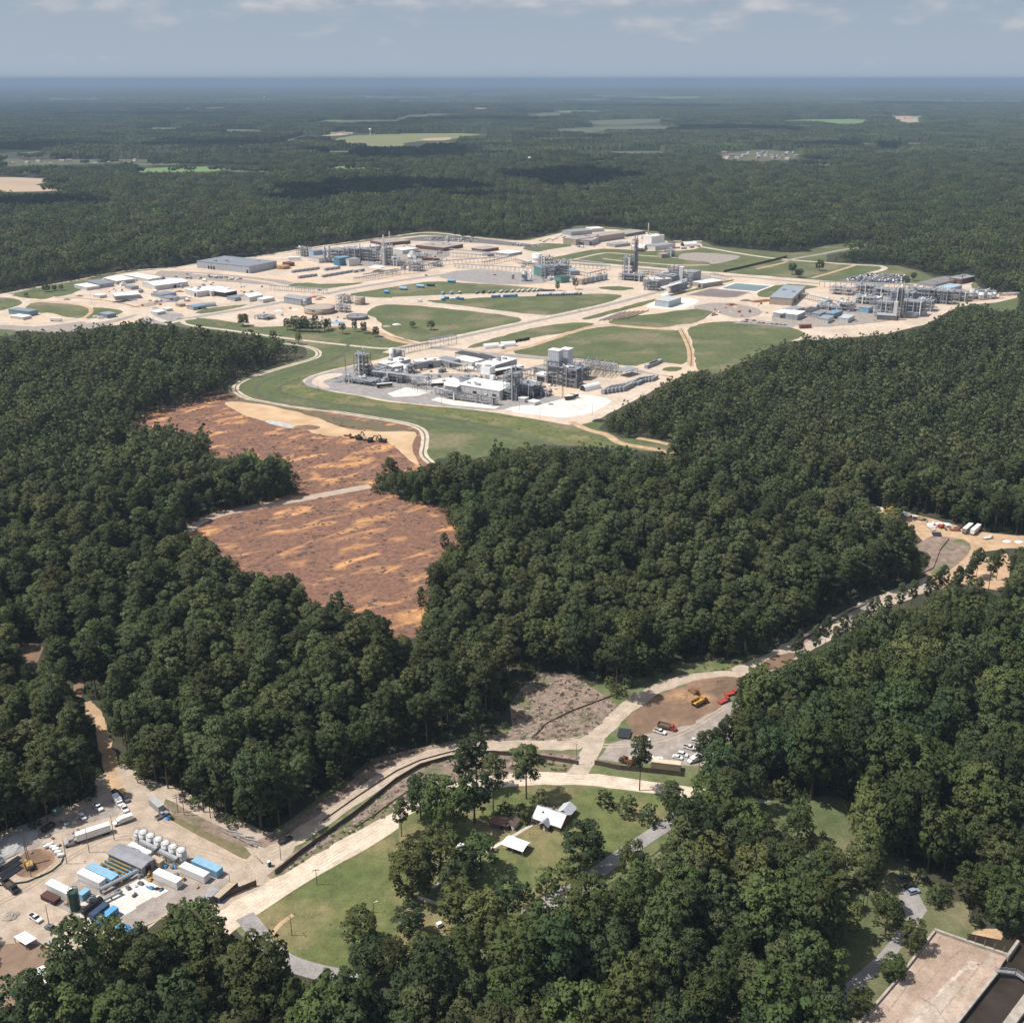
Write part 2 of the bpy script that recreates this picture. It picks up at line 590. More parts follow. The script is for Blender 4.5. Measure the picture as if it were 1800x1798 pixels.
for k in range(70):
 fy=152+150*_fr.random()**1.4
 fx=_fr.uniform(-60,1860)
 if fy>300 and 450<fx<1500:
  continue
 fw,fh=_fr.uniform(12,60)*(.6+(fy-150)/200),_fr.uniform(.8,2.0)*(.7+(fy-150)/90)
 n=7
 sheet('field',[(fx+fw*math.cos(6.283*q/n)*_fr.uniform(.5,1),fy+fh*math.sin(6.283*q/n)*_fr.uniform(.6,1))for q in range(n)],_fr.choice((M_field,M_scrub,M_scrub,M_field,M_fieldg,M_fieldt if k%4==0 else M_scrub)),smooth=1,jit=10,step=60)
site=[(-60,515),(0,516),(75,503),(121,495),(152,490),(180,484),(215,478),(260,473),(299,471),(347,462),(400,455),(450,451),(505,440),(568,431),(614,426),(700,413),(755,406),(833,415),(913,423),(978,409),(1011,397),(1060,398),(1122,404),(1155,407),(1169,424),(1230,423),(1256,433),(1330,440),(1394,445),(1455,431),(1500,427),(1575,434),(1505,440),(1455,448),(1450,461),(1520,464),(1580,468),(1628,480),(1640,487),(1700,481),(1713,495),(1730,514),(1790,517),(1792,530),(1786,545),(1760,548),(1720,538),(1690,531),(1650,540),(1620,552),(1580,560),(1560,569),(1530,575),(1490,566),(1420,576),(1390,581),(1362,591),(1345,604),(1310,611),(1290,634),(1250,648),(1217,650),(1183,660),(1134,682),(1090,711),(1061,723),(1059,756),(1094,771),(1135,773),(1180,783),(1180,795),(1130,792),(1020,785),(960,780),(900,790),(870,785),(860,800),(820,810),(770,805),(755,813),(740,822),(728,800),(600,740),(420,702),(398,694),(405,675),(430,660),(480,642),(540,628),(538,610),(530,594),(512,590),(500,605),(497,588),(470,588),(405,583),(357,580),(327,576),(292,570),(279,570),(273,562),(266,553),(236,552),(208,563),(180,570),(158,569),(136,572),(124,577),(97,577),(80,581),(49,579),(28,577),(21,569),(14,573),(0,562),(-60,560)]
sheet('grass',site,M_grass,smooth=0,jit=2.5,step=10)
tan=[(-60,521),(60,516),(94,523),(119,519),(139,512),(158,502),(183,488),(215,480),(280,474),(347,466),(400,457),(450,453),(568,434),(694,419),(755,412),(833,419),(913,426),(978,412),(1011,402),(1060,402),(1155,410),(1170,427),(1232,426),(1236,434),(1215,440),(1150,442),(1080,438),(1053,437),(1000,447),(962,455),(997,459),(1094,466),(1191,473),(1274,480),(1330,484),(1497,497),(1540,500),(1590,498),(1630,500),(1700,484),(1712,494),(1705,505),(1730,517),(1788,518),(1786,525),(1740,534),(1690,536),(1600,585),(1400,600),(1330,600),(1240,655),(1218,652),(1190,665),(1140,690),(1080,722),(1050,738),(1008,748),(968,741),(850,722),(780,716),(700,709),(630,696),(555,684),(533,675),(532,667),(547,659),(630,640),(690,624),(750,607),(720,600),(680,588),(640,578),(594,574),(503,573),(469,575),(440,573),(400,564),(330,557),(280,566),(240,566),(180,575),(80,585),(15,580),(-60,575),(-60,548),(0,547),(28,540),(42,530),(10,522),(-60,524)]
sheet('yard',tan,M_sand,smooth=1,jit=2.0,step=10)
G=[('grass',M_grass,[(608,518),(650,511),(700,503),(758,494),(805,497),(870,500),(930,505),(978,511),(930,514),(874,516),(777,521),(700,524),(640,523)]),('grass',M_grass,[(742,528),(780,527),(874,522),(930,521),(1022,517),(1080,517),(1097,520),(1080,528),(1040,540),(1000,549),(972,555),(930,552),(850,543),(784,536)]),('grass',M_grass,[(640,551),(665,535),(720,536),(780,542),(850,549),(905,557),(922,563),(900,570),(840,583),(790,594),(750,604),(700,594),(675,580),(665,562)]),('grass',M_grass,[(815,611),(860,597),(920,580),(960,572),(1022,566),(1052,570),(1005,583),(940,594),(905,600),(870,606),(835,612)]),('grass',M_grass,[(893,620),(940,608),(1008,585),(1061,572),(1120,577),(1183,581),(1196,580),(1205,593),(1212,620),(1210,640),(1160,643),(1112,644),(1060,638),(1005,630),(950,627)]),('grass',M_grass,[(1205,578),(1240,567),(1290,564),(1345,570),(1400,577),(1420,590),(1350,612),(1300,640),(1250,662),(1222,650),(1220,620),(1213,594)]),('grass',M_grass,[(1022,559),(1080,544),(1130,530),(1158,524),(1135,537),(1100,545),(1060,556),(1030,563)]),('grass',M_grass,[(1060,567),(1100,556),(1150,552),(1200,545),(1262,541),(1245,556),(1220,570),(1195,570),(1165,577),(1100,574)]),('grass',M_grass,[(1046,507),(1074,502),(1124,507),(1087,512)]),('grass',M_grass,[(1178,519),(1230,505),(1288,491),(1292,493),(1240,507),(1192,519)]),('grass',M_grass,[(1330,514),(1372,498),(1430,502),(1442,505),(1420,508),(1372,520),(1335,524)]),('grass',M_grass,[(337,550),(369,541),(424,536),(438,536),(400,545),(360,552)]),('grass',M_grass,[(499,503),(528,496),(575,500),(630,497),(642,498),(575,508),(533,508)]),('grass',M_grass,[(914,436),(945,428),(975,428),(1012,431),(990,438),(955,444),(930,441)]),('grass',M_grass,[(56,530),(117,534),(153,539),(160,547),(143,561),(111,557),(86,549),(69,551),(42,543)]),('grass',M_grass,[(165,539),(225,547),(200,555),(174,561),(147,561),(164,546)]),('grass',M_grass,[(11,519),(75,507),(153,493),(136,500),(111,512),(94,522),(78,527),(42,524)]),('grass',M_grass,[(-60,525),(0,525),(43,529),(28,539),(0,545),(-60,546)]),('grass',M_grass,[(330,557),(341,559),(410,566),(447,575),(500,582),(594,577),(640,581),(680,591),(735,605),(680,618),(600,612),(520,602),(440,590),(390,582),(330,575),(318,565)]),('grass',M_grass,[(-60,565),(0,572),(40,584),(-20,600),(-60,600)]),('grass',M_meadow,[(545,686),(630,698),(700,711),(780,718),(850,725),(920,738),(975,750),(1035,764),(1075,790),(1000,775),(900,755),(800,735),(700,720),(600,708),(500,692),(490,680),(500,668),(530,660),(520,672)]),]
for nm,m,p in G:
 sheet(nm,p,m,smooth=1,jit=1.6,step=7)
sheet('pavement',[(1186,454),(1205,443),(1280,447),(1305,451),(1288,458),(1249,466),(1246,460),(1210,458)],M_gravel,smooth=1)
sheet('pavement',[(763,486),(813,473),(900,477),(962,487),(968,497),(910,501),(850,499),(800,493)],M_asph,smooth=1,jit=1.5)
sheet('car_park',[(694,422),(737,416),(785,414),(847,420),(930,429),(968,435),(916,434),(847,428),(788,425),(735,424)],M_asphd,smooth=0)
sheet('car_park',[(1474,493),(1524,480),(1580,483),(1603,487),(1597,497),(1540,501)],M_asphd,smooth=0)
sheet('car_park',[(1288,568),(1312,561),(1350,565),(1402,571),(1392,576),(1330,570)],M_asph,smooth=0)
sheet('pavement',[(279,475),(299,477),(347,478),(438,487),(525,495),(499,503),(450,500),(369,494),(327,490),(268,486)],M_gravel,smooth=1,jit=1.5)
sheet('pavement',[(243,560),(290,548),(330,553),(300,566),(255,572)],M_asph,smooth=1,jit=1.5)
sheet('pavement',[(55,578),(66,572),(110,568),(138,563),(160,570),(200,562),(240,552),(240,556),(160,580),(80,586)],M_gravel,smooth=1,jit=1.5)
sheet('pavement',[(-60,570),(0,571),(60,574),(100,580),(60,584),(0,578),(-60,577)],M_gravel,smooth=1)
sheet('pavement',[(1131,540),(1155,527),(1198,522),(1232,527),(1219,537),(1194,545),(1149,542)],M_white,smooth=1)
sheet('pavement',[(1208,540),(1262,530),(1330,540),(1345,552),(1300,562),(1255,548)],M_gravel,smooth=1)
sheet('pavement',[(1340,560),(1400,540),(1520,530),(1600,520),(1640,520),(1600,560),(1480,575),(1400,575)],M_gravel,smooth=1,jit=2)
sheet('pavement',[(560,455),(640,440),(760,430),(800,445),(760,465),(660,470),(590,465)],M_gravel,smooth=1,jit=2)
sheet('pavement',[(1140,498),(1190,478),(1240,482),(1262,492),(1200,510),(1160,512)],M_gravel,smooth=1,jit=1.5)
sheet('pond',[(1262,507.5),(1292,496),(1362,502),(1330,514)],M_white,smooth=0)
sheet('pond',[(1268,507),(1294,498),(1355,503),(1329,512.5)],M_pond,smooth=0)
sheet('pond',[(1204,519),(1249,507),(1320,513.5),(1296,523),(1274,524)],M_gravel,smooth=0)
sheet('pond',[(1209,518),(1250,508),(1315,514),(1293,522),(1274,523)],M_pondd,smooth=0)
sheet('pavement',[(534,671),(548,661),(590,650),(632,641),(660,650),(720,660),(800,655),(840,664),(870,690),(905,690),(960,693),(1000,700),(950,713),(905,715),(880,721),(850,721),(780,714),(700,707),(630,694),(556,683),(537,678)],M_asph,smooth=1)
sheet('yard',[(546,670),(562,659),(600,655),(604,660),(570,668),(568,673),(583,681),(570,683),(550,677)],M_sand,smooth=2)
sheet('yard',[(700,640),(760,630),(812,650),(840,660),(900,655),(960,640),(1000,640),(1100,660),(1140,672),(1080,690),(1000,690),(940,672),(890,668),(860,668),(810,652),(760,648)],M_sand,smooth=1)
sheet('pavement',[(681,692),(712,681),(763,687),(734,696),(692,698)],M_white,smooth=0)
sheet('pavement',[(757,703),(770,698),(881,713),(870,719),(794,712)],M_white,smooth=0)
sheet('pavement',[(883,722),(906,713),(954,711),(992,700),(1023,692),(1081,702),(1057,718),(1036,727),(1003,734),(974,734)],M_white,smooth=1)
sheet('pavement',[(750,670),(794,662),(810,669),(785,681),(748,678)],M_white,smooth=0)
sheet('road',[(752,608),(800,612),(850,619),(961,628),(1072,643),(1183,658),(1180,663),(1072,648),(961,633),(850,624),(800,617),(756,613)],M_asph,smooth=0)
sheet('clearing',[(226,748),(292,722),(347,708),(398,696),(425,702),(530,721),(640,742),(728,757),(732,770),(722,787),(743,822),(728,824),(692,816),(655,836),(647,857),(560,873),(531,882),(533,843),(519,822),(492,793),(471,804),(436,790),(420,800),(374,800),(372,768),(352,755),(322,760),(295,742),(270,752)],M_clear,smooth=0,jit=1.5,grow=9)
sheet('clearing',[(325,936),(345,918),(390,900),(440,893),(530,874),(647,856),(655,869),(700,880),(735,890),(765,895),(778,910),(790,930),(795,950),(775,975),(757,1000),(748,1010),(745,1060),(740,1108),(700,1112),(685,1105),(665,1085),(600,1062),(565,1050),(550,1045),(530,1040),(525,1010),(495,1015),(480,1005),(425,1005),(418,985),(385,975),(370,955),(340,945)],M_clear,smooth=0,jit=1.5,grow=9)
path('road',[(690,622),(715,612),(760,604),(860,583),(1000,553),(1060,540),(1110,527),(1160,514),(1200,500)],26,M_caliche)
path('road',[(700,612),(760,604),(860,582),(1000,552),(1060,539),(1110,526),(1160,513)],9,M_gravel)
path('road',[(282,570),(330,560),(450,540),(560,520),(620,507),(700,494),(770,484),(812,480)],11,M_asph)
path('road',[(430,500),(500,508),(560,518),(640,523),(700,529),(780,535),(900,551),(962,559)],11,M_caliche)
path('road',[(690,524),(777,520),(880,516),(975,513),(1040,514),(1120,514)],11,M_caliche)
path('road',[(0,519),(60,506),(140,492),(200,479),(262,473),(300,472),(347,464),(450,452),(568,432),(700,414),(755,407),(833,418),(930,426)],9,M_caliche,hard=False)
path('road',[(-60,521),(0,520),(40,525),(52,529),(44,536),(20,543),(0,549),(-10,558),(10,568),(60,574),(120,567),(200,556),(250,550),(290,566)],9,M_caliche,hard=False)
path('path',[(56,529),(100,531),(140,536),(158,541),(163,548),(146,560)],5,M_dirt,hard=False)
path('path',[(500,604),(530,607),(556,614),(562,622),(555,630),(500,645),(450,660),(420,672),(412,682),(418,692),(440,703),(500,713),(580,722),(640,732),(700,741),(735,750),(748,762),(746,785),(742,800),(758,814)],6.5,M_caliche,jit=0.3)
path('path',[(500,604),(530,607),(556,614),(562,622),(555,630),(500,645),(450,660),(420,672),(412,682),(418,692),(440,703),(500,713),(580,722),(640,732),(700,741),(735,750),(748,762),(746,785),(742,800),(758,814)],1.3,M_grass,hard=False)
path('path',[(318,562),(326,572),(390,579),(440,586),(520,597),(600,606),(680,614),(745,612)],6,M_caliche,hard=False)
path('path',[(290,571),(318,563),(345,560)],7,M_caliche,hard=False)
path('path',[(640,576),(670,586),(690,597),(720,604),(755,607)],9,M_dirt,hard=False)
path('path',[(1003,741),(1035,757),(1070,764),(1085,779),(1140,788),(1185,796)],7,M_dirt)
path('path',[(1120,770),(1150,775),(1185,783)],6,M_dirt)
path('path',[(1196,578),(1207,598),(1215,620),(1213,645)],7,M_dirt)
path('path',[(1197,578),(1208.3,598),(1216.3,620),(1214.3,645)],1.2,M_grass,hard=False)
sheet('yard',[(1110,645),(1150,635),(1190,640),(1218,644),(1220,652),(1190,662),(1150,658)],M_sand,smooth=1)
sheet('grass',[(1160,651),(1172,645),(1198,645),(1200,649),(1185,654)],M_grass,smooth=1)
path('path',[(876,622),(905,613),(940,607),(1005,584),(1050,570),(1120,574),(1185,580)],7,M_dirt)
path('road',[(1232,434),(1330,451),(1386,457),(1441,461),(1504,466),(1547,467),(1557,471),(1551,475),(1528,481)],9,M_caliche,hard=False)
path('road',[(1378,460),(1395,455),(1449,446),(1461,443),(1500,436),(1572,435)],9,M_gravel,hard=False)
path('path',[(1330,473),(1383,461)],6,M_dirt,hard=False)
path('path',[(1427,489),(1470,477),(1504,466)],6,M_dirt,hard=False)
path('path',[(997,459),(1053,446),(1072,444),(1120,449),(1190,453)],6,M_sand,hard=False)
path('path',[(1060,455),(1094,459),(1191,467),(1247,466)],6,M_sand,hard=False)
path('road',[(940,446),(985,437),(1040,430),(1080,433)],14,M_caliche,hard=False)
path('road',[(997,463),(1094,470),(1191,478),(1330,489),(1440,499)],9,M_gravel,hard=False)
path('path',[(340,481),(430,490),(480,497),(520,508)],8,M_sand,hard=False)
path('ditch',[(612,606),(607,620),(590,632),(520,652),(465,668),(447,682),(452,694),(475,706),(560,718),(680,730),(820,750),(980,785)],4.5,M_ditch,jit=0.6,hard=False)
path('ditch',[(540,663),(500,675),(487,685),(500,695),(560,706),(680,722),(800,738),(900,756)],3,M_ditch,jit=0.6,hard=False)
sheet('clearing',[(398,694),(425,701),(530,720),(640,741),(728,756),(735,768),(722,787),(735,808),(700,780),(655,756),(595,748),(545,730),(470,713),(415,706)],mat('scrubby bank',(0.115,0.105,0.055),1.0,(0.16,0.12,0.075),0.1,detail=8),smooth=0,hard=False)
sheet('road',[(390,707),(415,705),(470,712),(545,730),(595,750),(655,760),(727,757),(732,768),(720,790),(741,820),(730,819),(700,789),(680,776),(605,768),(555,766),(530,751),(490,745),(450,738),(412,721)],mat('graded sand',(0.56,0.40,0.245),1.0,(0.44,0.29,0.165),0.06,detail=8),smooth=1,jit=1.0,hard=False)
sheet('pavement',[(460,742),(480,738),(520,749),(515,755)],mat('tarpaulin grey',(0.5,0.5,0.5),0.7,(0.38,0.34,0.3),0.25),smooth=1,hard=False)
path('path',[(318,942),(345,919),(385,903),(440,893),(530,877),(600,864),(652,854)],9,mat('stony track',(0.44,0.35,0.275),1.0,(0.36,0.28,0.21),0.2),jit=0.4,hard=False)
sheet('yard',[(-60,1492),(0,1478),(60,1460),(110,1437),(150,1420),(190,1400),(200,1385),(188,1368),(205,1352),(225,1375),(265,1392),(300,1398),(345,1430),(400,1452),(450,1478),(500,1475),(475,1520),(480,1545),(440,1590),(416,1612),(415,1577),(395,1577),(333,1577),(312,1588),(267,1601),(235,1628),(187,1636),(171,1660),(133,1671),(96,1676),(91,1692),(93,1713),(67,1713),(21,1729),(19,1753),(0,1775),(-60,1800)],mat('yard sand',(0.45,0.365,0.29),0.95,(0.35,0.28,0.215),0.12,detail=8,grain=.2),smooth=0,jit=0.4,grow=6)
sheet('yard',[(-60,1499),(0,1480),(60,1462),(190,1403),(215,1410),(218,1430),(170,1442),(120,1457),(80,1472),(70,1490),(0,1512),(-60,1530)],M_gravel,smooth=1,hard=False)
sheet('yard',[(-60,1668),(0,1660),(50,1655),(100,1668),(110,1690),(110,1730),(60,1760),(0,1800),(-60,1830)],mat('bare brown soil',(0.25,0.175,0.125),1.0,(0.19,0.13,0.09),0.2,detail=8),smooth=1,hard=False)
sheet('yard',[(20,1535),(30,1505),(60,1490),(90,1495),(100,1510),(80,1528),(50,1545)],M_soil,smooth=2,hard=False)
sheet('yard',[(285,1425),(330,1440),(400,1465),(445,1500),(430,1512),(380,1485),(330,1460),(290,1440)],mat('scrub verge',(0.20,0.16,0.09),1.0,(0.12,0.115,0.055),0.3,detail=8),smooth=1,jit=0.6,hard=False)
sheet('yard',[(290,1400),(345,1432),(400,1460),(460,1488),(440,1492),(400,1478),(330,1445),(285,1418)],M_rubble,smooth=1,jit=0.5,hard=False)
sheet('pavement',[(72,1581),(118,1560),(160,1530),(230,1490),(270,1480),(330,1510),(400,1545),(420,1560),(395,1578),(333,1585),(290,1605),(207,1650),(173,1632),(115,1600)],M_gravel,smooth=0,hard=False)
sheet('pavement',[(173,1585),(248,1543),(296,1565),(219,1608)],M_white,smooth=0,hard=False)
sheet('pavement',[(238,1594),(270,1576),(292,1588),(262,1612)],M_gravel,smooth=0,hard=False)
sheet('pavement',[(120,1598),(173,1572),(205,1590),(212,1610),(172,1632)],M_conc,smooth=0,hard=False)
path('path',[(215,1405),(198,1375),(194,1340),(183,1300),(176,1275),(166,1252),(150,1235)],5.5,M_dirt,jit=0.9)
sheet('clearing',[(34,1140),(50,1128),(78,1135),(72,1150),(64,1168),(84,1186),(60,1176),(40,1162)],M_soil,smooth=1)
sheet('clearing',[(128,1226),(130,1195),(146,1188),(148,1225)],M_soil,smooth=1)
sheet('clearing',[(215,968),(240,966),(242,974),(218,976)],M_soil,smooth=1)
sheet('bank',[(450,1478),(500,1455),(550,1420),(600,1385),(650,1345),(690,1325),(760,1310),(830,1296),(890,1288),(906,1283),(894,1239),(919,1206),(956,1181),(1006,1186),(1050,1214),(1089,1242),(1089,1247),(1072,1269),(1056,1294),(1017,1301),(1000,1312),(860,1312),(790,1322),(740,1340),(680,1375),(600,1430),(520,1480),(500,1495),(470,1492)],M_rubble,smooth=0,jit=0.8)
sheet('bank',[(475,1540),(520,1500),(600,1445),(680,1390),(740,1350),(800,1330),(860,1322),(960,1325),(1025,1330),(1030,1348),(1000,1362),(900,1366),(820,1378),(740,1415),(680,1450),(600,1495),(520,1545),(490,1552)],M_rubble,smooth=0,jit=0.8,grow=1)
sheet('verge',[(490,1545),(530,1508),(600,1466),(660,1425),(730,1392),(765,1385),(740,1418),(680,1452),(600,1497),(520,1550)],mat('weedy verge',(0.10,0.115,0.052),1.0,(0.19,0.16,0.10),0.25,detail=8),smooth=1,jit=0.6,hard=False)
sheet('verge',[(930,1338),(1000,1345),(1005,1352),(960,1360),(900,1358)],MATS['weedy verge'],smooth=1,jit=0.6,hard=False)
sheet('verge',[(1080,1240),(1110,1222),(1128,1203),(1211,1172),(1300,1158),(1345,1155),(1345,1172),(1300,1178),(1239,1183),(1183,1192),(1122,1225),(1092,1244)],M_verge,smooth=0,jit=0.6)
sheet('yard',[(1053,1334),(1072,1306),(1108,1298),(1142,1284),(1211,1273),(1283,1231),(1300,1236),(1290,1290),(1240,1345),(1194,1344),(1144,1341),(1086,1338)],M_gravel,smooth=0,jit=0.5)
sheet('excavation',[(1100,1268),(1128,1239),(1183,1211),(1253,1197),(1285,1198),(1290,1217),(1256,1246),(1211,1275),(1144,1288),(1112,1292)],M_soil,smooth=0,jit=1.6,step=3)
sheet('verge',[(1052,1345),(1090,1350),(1150,1355),(1210,1368),(1215,1380),(1150,1376),(1060,1362)],MATS['green verge'],smooth=1,jit=0.4)
path('road',[(452,1510),(490,1492),(520,1472),(600,1420),(680,1365),(740,1332),(790,1317),(860,1311),(950,1309),(1010,1310),(1040,1300),(1060,1284),(1082,1262),(1110,1237),(1155,1209),(1200,1194),(1250,1187),(1310,1186)],7.8,M_caliche if False else mat('construction road',(0.47,0.39,0.31),0.95,(0.37,0.30,0.235),0.15,detail=8,grain=.2),jit=0.6)
path('road',[(370,1640),(416,1606),(500,1556),(600,1496),(680,1450),(740,1418),(800,1390),(860,1374),(950,1367),(1020,1368),(1100,1378),(1200,1390),(1245,1397)],[12,7.5],mat('pale gravel road',(0.60,0.495,0.385),0.95,(0.50,0.405,0.31),0.1,detail=8,grain=.2),jit=0.6)
path('road',[(1245,1397),(1290,1402),(1345,1413),(1395,1428)],6,M_asph,soft=True,hard=False)
path('road',[(1048,1296),(1040,1318),(1028,1342),(1008,1368)],8,MATS['construction road'],jit=0.3)
def tracks(px,offs,m,w=.55):
 line=spline([P(*q)for q in px],2)
 for d in offs:
  le,ri=ribbon_pts(line,2*abs(d)+.001)
  c=le if d>0 else ri
  c=[q+rng.uniform(-.18,.18,2)for q in c]
  a,b=ribbon_pts(c,w)
  z=stack_level(a+b[::-1])
  n=len(a)
  me=bpy.data.meshes.new('wheel_track')
  me.from_pydata([(q[0],q[1],z)for q in a]+[(q[0],q[1],z)for q in b],[],[(i,n+i,n+i+1,i+1)for i in range(n-1)])
  link('wheel_track',me,None,m)['kind']='structure'
M_tr=mat('packed wheel track',(0.41,0.315,0.23),.95,(0.47,0.365,0.27),.25,detail=7,grain=.25)
M_tr2=mat('pale packed track',(0.68,0.57,0.455),.95,(0.56,0.45,0.35),.2,detail=7,grain=.2)
tracks([(452,1510),(520,1472),(600,1420),(680,1365),(740,1332),(790,1317),(860,1311),(950,1309),(1040,1300),(1082,1262),(1110,1237),(1155,1209),(1200,1194),(1250,1187),(1310,1186)],(-2.2,-.8,1.0,2.4),M_tr)
tracks([(420,1602),(500,1556),(600,1496),(680,1450),(740,1418),(800,1390),(860,1374),(950,1367),(1020,1368),(1100,1378),(1200,1390)],(-2.4,-.9,.8,2.2),M_tr2,.8)
tracks([(200,1400),(250,1420),(330,1465),(400,1500),(450,1530),(440,1570)],(-1.4,1.0),M_tr,.7)
tracks([(430,1520),(330,1490),(230,1462),(150,1490),(60,1560),(-20,1600)],(-2.2,-.4),M_tr,.7)
tracks([(120,1540),(60,1585),(120,1640),(170,1668)],(-.2,1.6),M_tr,.7)
tracks([(1050,1310),(1120,1310),(1200,1290),(1270,1245)],(-1.2,.8),M_tr,.6)
tracks([(1690,985),(1705,965),(1740,952),(1860,945)],(-2,.2),M_tr,.8)
sheet('lawn',[(860,1392),(890,1382),(960,1380),(1046,1386),(1130,1393),(1200,1402),(1190,1440),(1150,1466),(1090,1503),(1045,1538),(990,1573),(935,1608),(860,1590),(800,1590),(760,1580),(700,1560),(700,1440),(760,1412),(820,1390)],M_meadow,smooth=0,jit=0.4,hard=False)
SOFT.append([(860,1392),(890,1382),(960,1380),(1046,1386),(1130,1393),(1200,1402),(1190,1440),(1150,1466),(1090,1503),(1045,1538),(990,1573),(935,1608),(860,1590),(800,1590),(760,1580),(700,1560),(700,1440),(760,1412),(820,1390)])
HARD.append([(895,1388),(960,1384),(1046,1388),(1140,1396),(1170,1440),(1085,1500),(1040,1535),(985,1570),(937,1598),(932,1552),(882,1542),(890,1480),(880,1420)])
sheet('lawn',[(425,1625),(520,1562),(600,1515),(690,1468),(705,1500),(700,1550),(770,1575),(800,1590),(790,1640),(785,1690),(700,1720),(600,1712),(540,1699),(480,1672),(450,1645)],M_meadow,smooth=0,jit=0.4)
path('path',[(475,1655),(480,1638),(497,1620),(515,1608)],1.6,M_dirt,hard=False)
path('path',[(735,1577),(760,1585),(790,1596)],1.6,M_conc,hard=False)
path('path',[(760,1560),(790,1540),(830,1512),(880,1482),(938,1448)],1.4,M_conc,hard=False)
path('path',[(935,1596),(990,1560),(1030,1538),(1060,1520)],1.3,M_conc,hard=False)
path('road',[(905,1625),(945,1598),(980,1577),(1046,1537),(1090,1504),(1140,1471),(1175,1448),(1200,1425)],6,M_asph,soft=True,hard=False)
HARD.append([(930,1612),(985,1566),(1045,1530),(1090,1497),(1140,1466),(1172,1446),(1187,1456),(1150,1484),(1100,1522),(1060,1550),(1000,1592),(955,1620)])
HARD.append([(1130,1470),(1165,1450),(1175,1458),(1140,1480)])
path('road',[(430,1610),(455,1640),(468,1664),(498,1688),(540,1704),(590,1715),(640,1722)],6.5,M_asph)
HARD.append([(1345,1178),(1345,1150),(1390,1132),(1436,1096),(1488,1062),(1532,1042),(1530,1085),(1495,1112),(1440,1138),(1395,1160)])
HARD.append([(1560,1058),(1600,1038),(1642,1018),(1655,1036),(1600,1062)])
HARD.append([(1395,1428),(1335,1408),(1340,1418),(1380,1436)])
path('road',[(1300,1186),(1360,1162),(1430,1122),(1500,1082),(1560,1053),(1620,1032),(1662,1012),(1690,985),(1705,965),(1740,952),(1860,945)],13,MATS['construction road'],jit=.8)
sheet('clearing',[(1325,1180),(1345,1158),(1400,1143),(1395,1160),(1360,1180)],M_soil,smooth=1,jit=0.5)
sheet('pavement',[(1485,1077),(1516,1060),(1526,1064),(1528,1083),(1518,1096),(1495,1110),(1490,1090)],M_gravel,smooth=0)
sheet('bank',[(1400,1140),(1450,1108),(1490,1078),(1530,1055),(1500,1068),(1440,1105),(1390,1135)],M_rubble,smooth=0)
sheet('yard',[(1515,880),(1540,893),(1600,903),(1640,912),(1690,927),(1720,935),(1800,943),(1880,952),(1880,962),(1770,964),(1715,972),(1702,987),(1692,1006),(1655,1035),(1635,1034),(1628,1005),(1638,980),(1620,950),(1600,927),(1560,908),(1530,900)],M_dirt,smooth=0,jit=0.6)
sheet('yard',[(1635,941),(1660,943),(1697,949),(1709,959),(1703,974),(1687,990),(1664,1006),(1644,1011),(1621,1007),(1633,994),(1637,974),(1611,967),(1609,959)],M_rubble,smooth=1,jit=0.6)
sheet('clearing',[(1687,1025),(1709,998),(1735,980),(1769,972),(1776,986),(1772,1040),(1742,1036),(1710,1030)],M_dirt,smooth=0)
sheet('grass',[(1672,955),(1685,948),(1700,950),(1695,958),(1680,958)],MATS['green verge'],smooth=1,hard=False)
sheet('grass',[(1635,1010),(1650,995),(1665,1000),(1655,1012),(1640,1016)],MATS['green verge'],smooth=1,hard=False)
sheet('grass',[(930,1640),(1100,1540),(1250,1430),(1400,1400),(1500,1400),(1560,1480),(1640,1560),(1640,1600),(1560,1740),(1450,1850),(880,1850)],M_grass,smooth=1,jit=1,hard=False)
sheet('lawn',[(1411,1420),(1440,1406),(1494,1410),(1500,1445),(1470,1460),(1430,1440)],M_grass,smooth=1,jit=0.4)
sheet('lawn',[(1325,1445),(1338,1430),(1360,1440),(1345,1455)],M_meadow,smooth=1)
sheet('lawn',[(1480,1600),(1530,1590),(1585,1560),(1610,1545),(1640,1590),(1700,1585),(1705,1620),(1745,1640),(1760,1665),(1640,1650),(1600,1690),(1560,1735),(1520,1790),(1470,1840),(1420,1830),(1500,1725),(1505,1690),(1490,1665)],M_grass,smooth=0,jit=0.4,hard=False)
HARD.append([(1493,1612),(1525,1602),(1532,1645),(1575,1635),(1570,1655),(1540,1692),(1502,1722),(1506,1690),(1492,1665)])
HARD.append([(1620,1600),(1650,1590),(1700,1592),(1700,1625),(1745,1645),(1690,1655),(1644,1640)])
path('road',[(1400,1830),(1440,1790),(1480,1752),(1522,1712),(1555,1685),(1580,1652),(1602,1625),(1615,1600)],4.2,M_asph,soft=True,hard=False)
sheet('car_park',[(1578,1580),(1589,1555),(1602,1548),(1630,1600),(1618,1615),(1590,1608)],M_asph,smooth=0)
HARD.append([(1470,1775),(1500,1735),(1545,1690),(1583,1640),(1612,1608),(1640,1640),(1640,1652),(1580,1730),(1530,1800),(1490,1810),(1525,1742)])
HARD.append([(1500,1840),(1517,1798),(1580,1729),(1644,1643),(1769,1685),(1810,1690),(1900,1900),(1500,1900)])
sheet('bank',[(1700,1640),(1745,1628),(1765,1640),(1758,1655),(1725,1655)],M_dirt,smooth=1,jit=0.5)
sheet('water',[(1700,1640),(1760,1652),(1830,1620),(1950,1600),(2050,1800),(1900,2000),(1640,1900),(1690,1800)],M_water,smooth=0)
M_HARD,M_SOFT=raster(HARD),raster(SOFT)
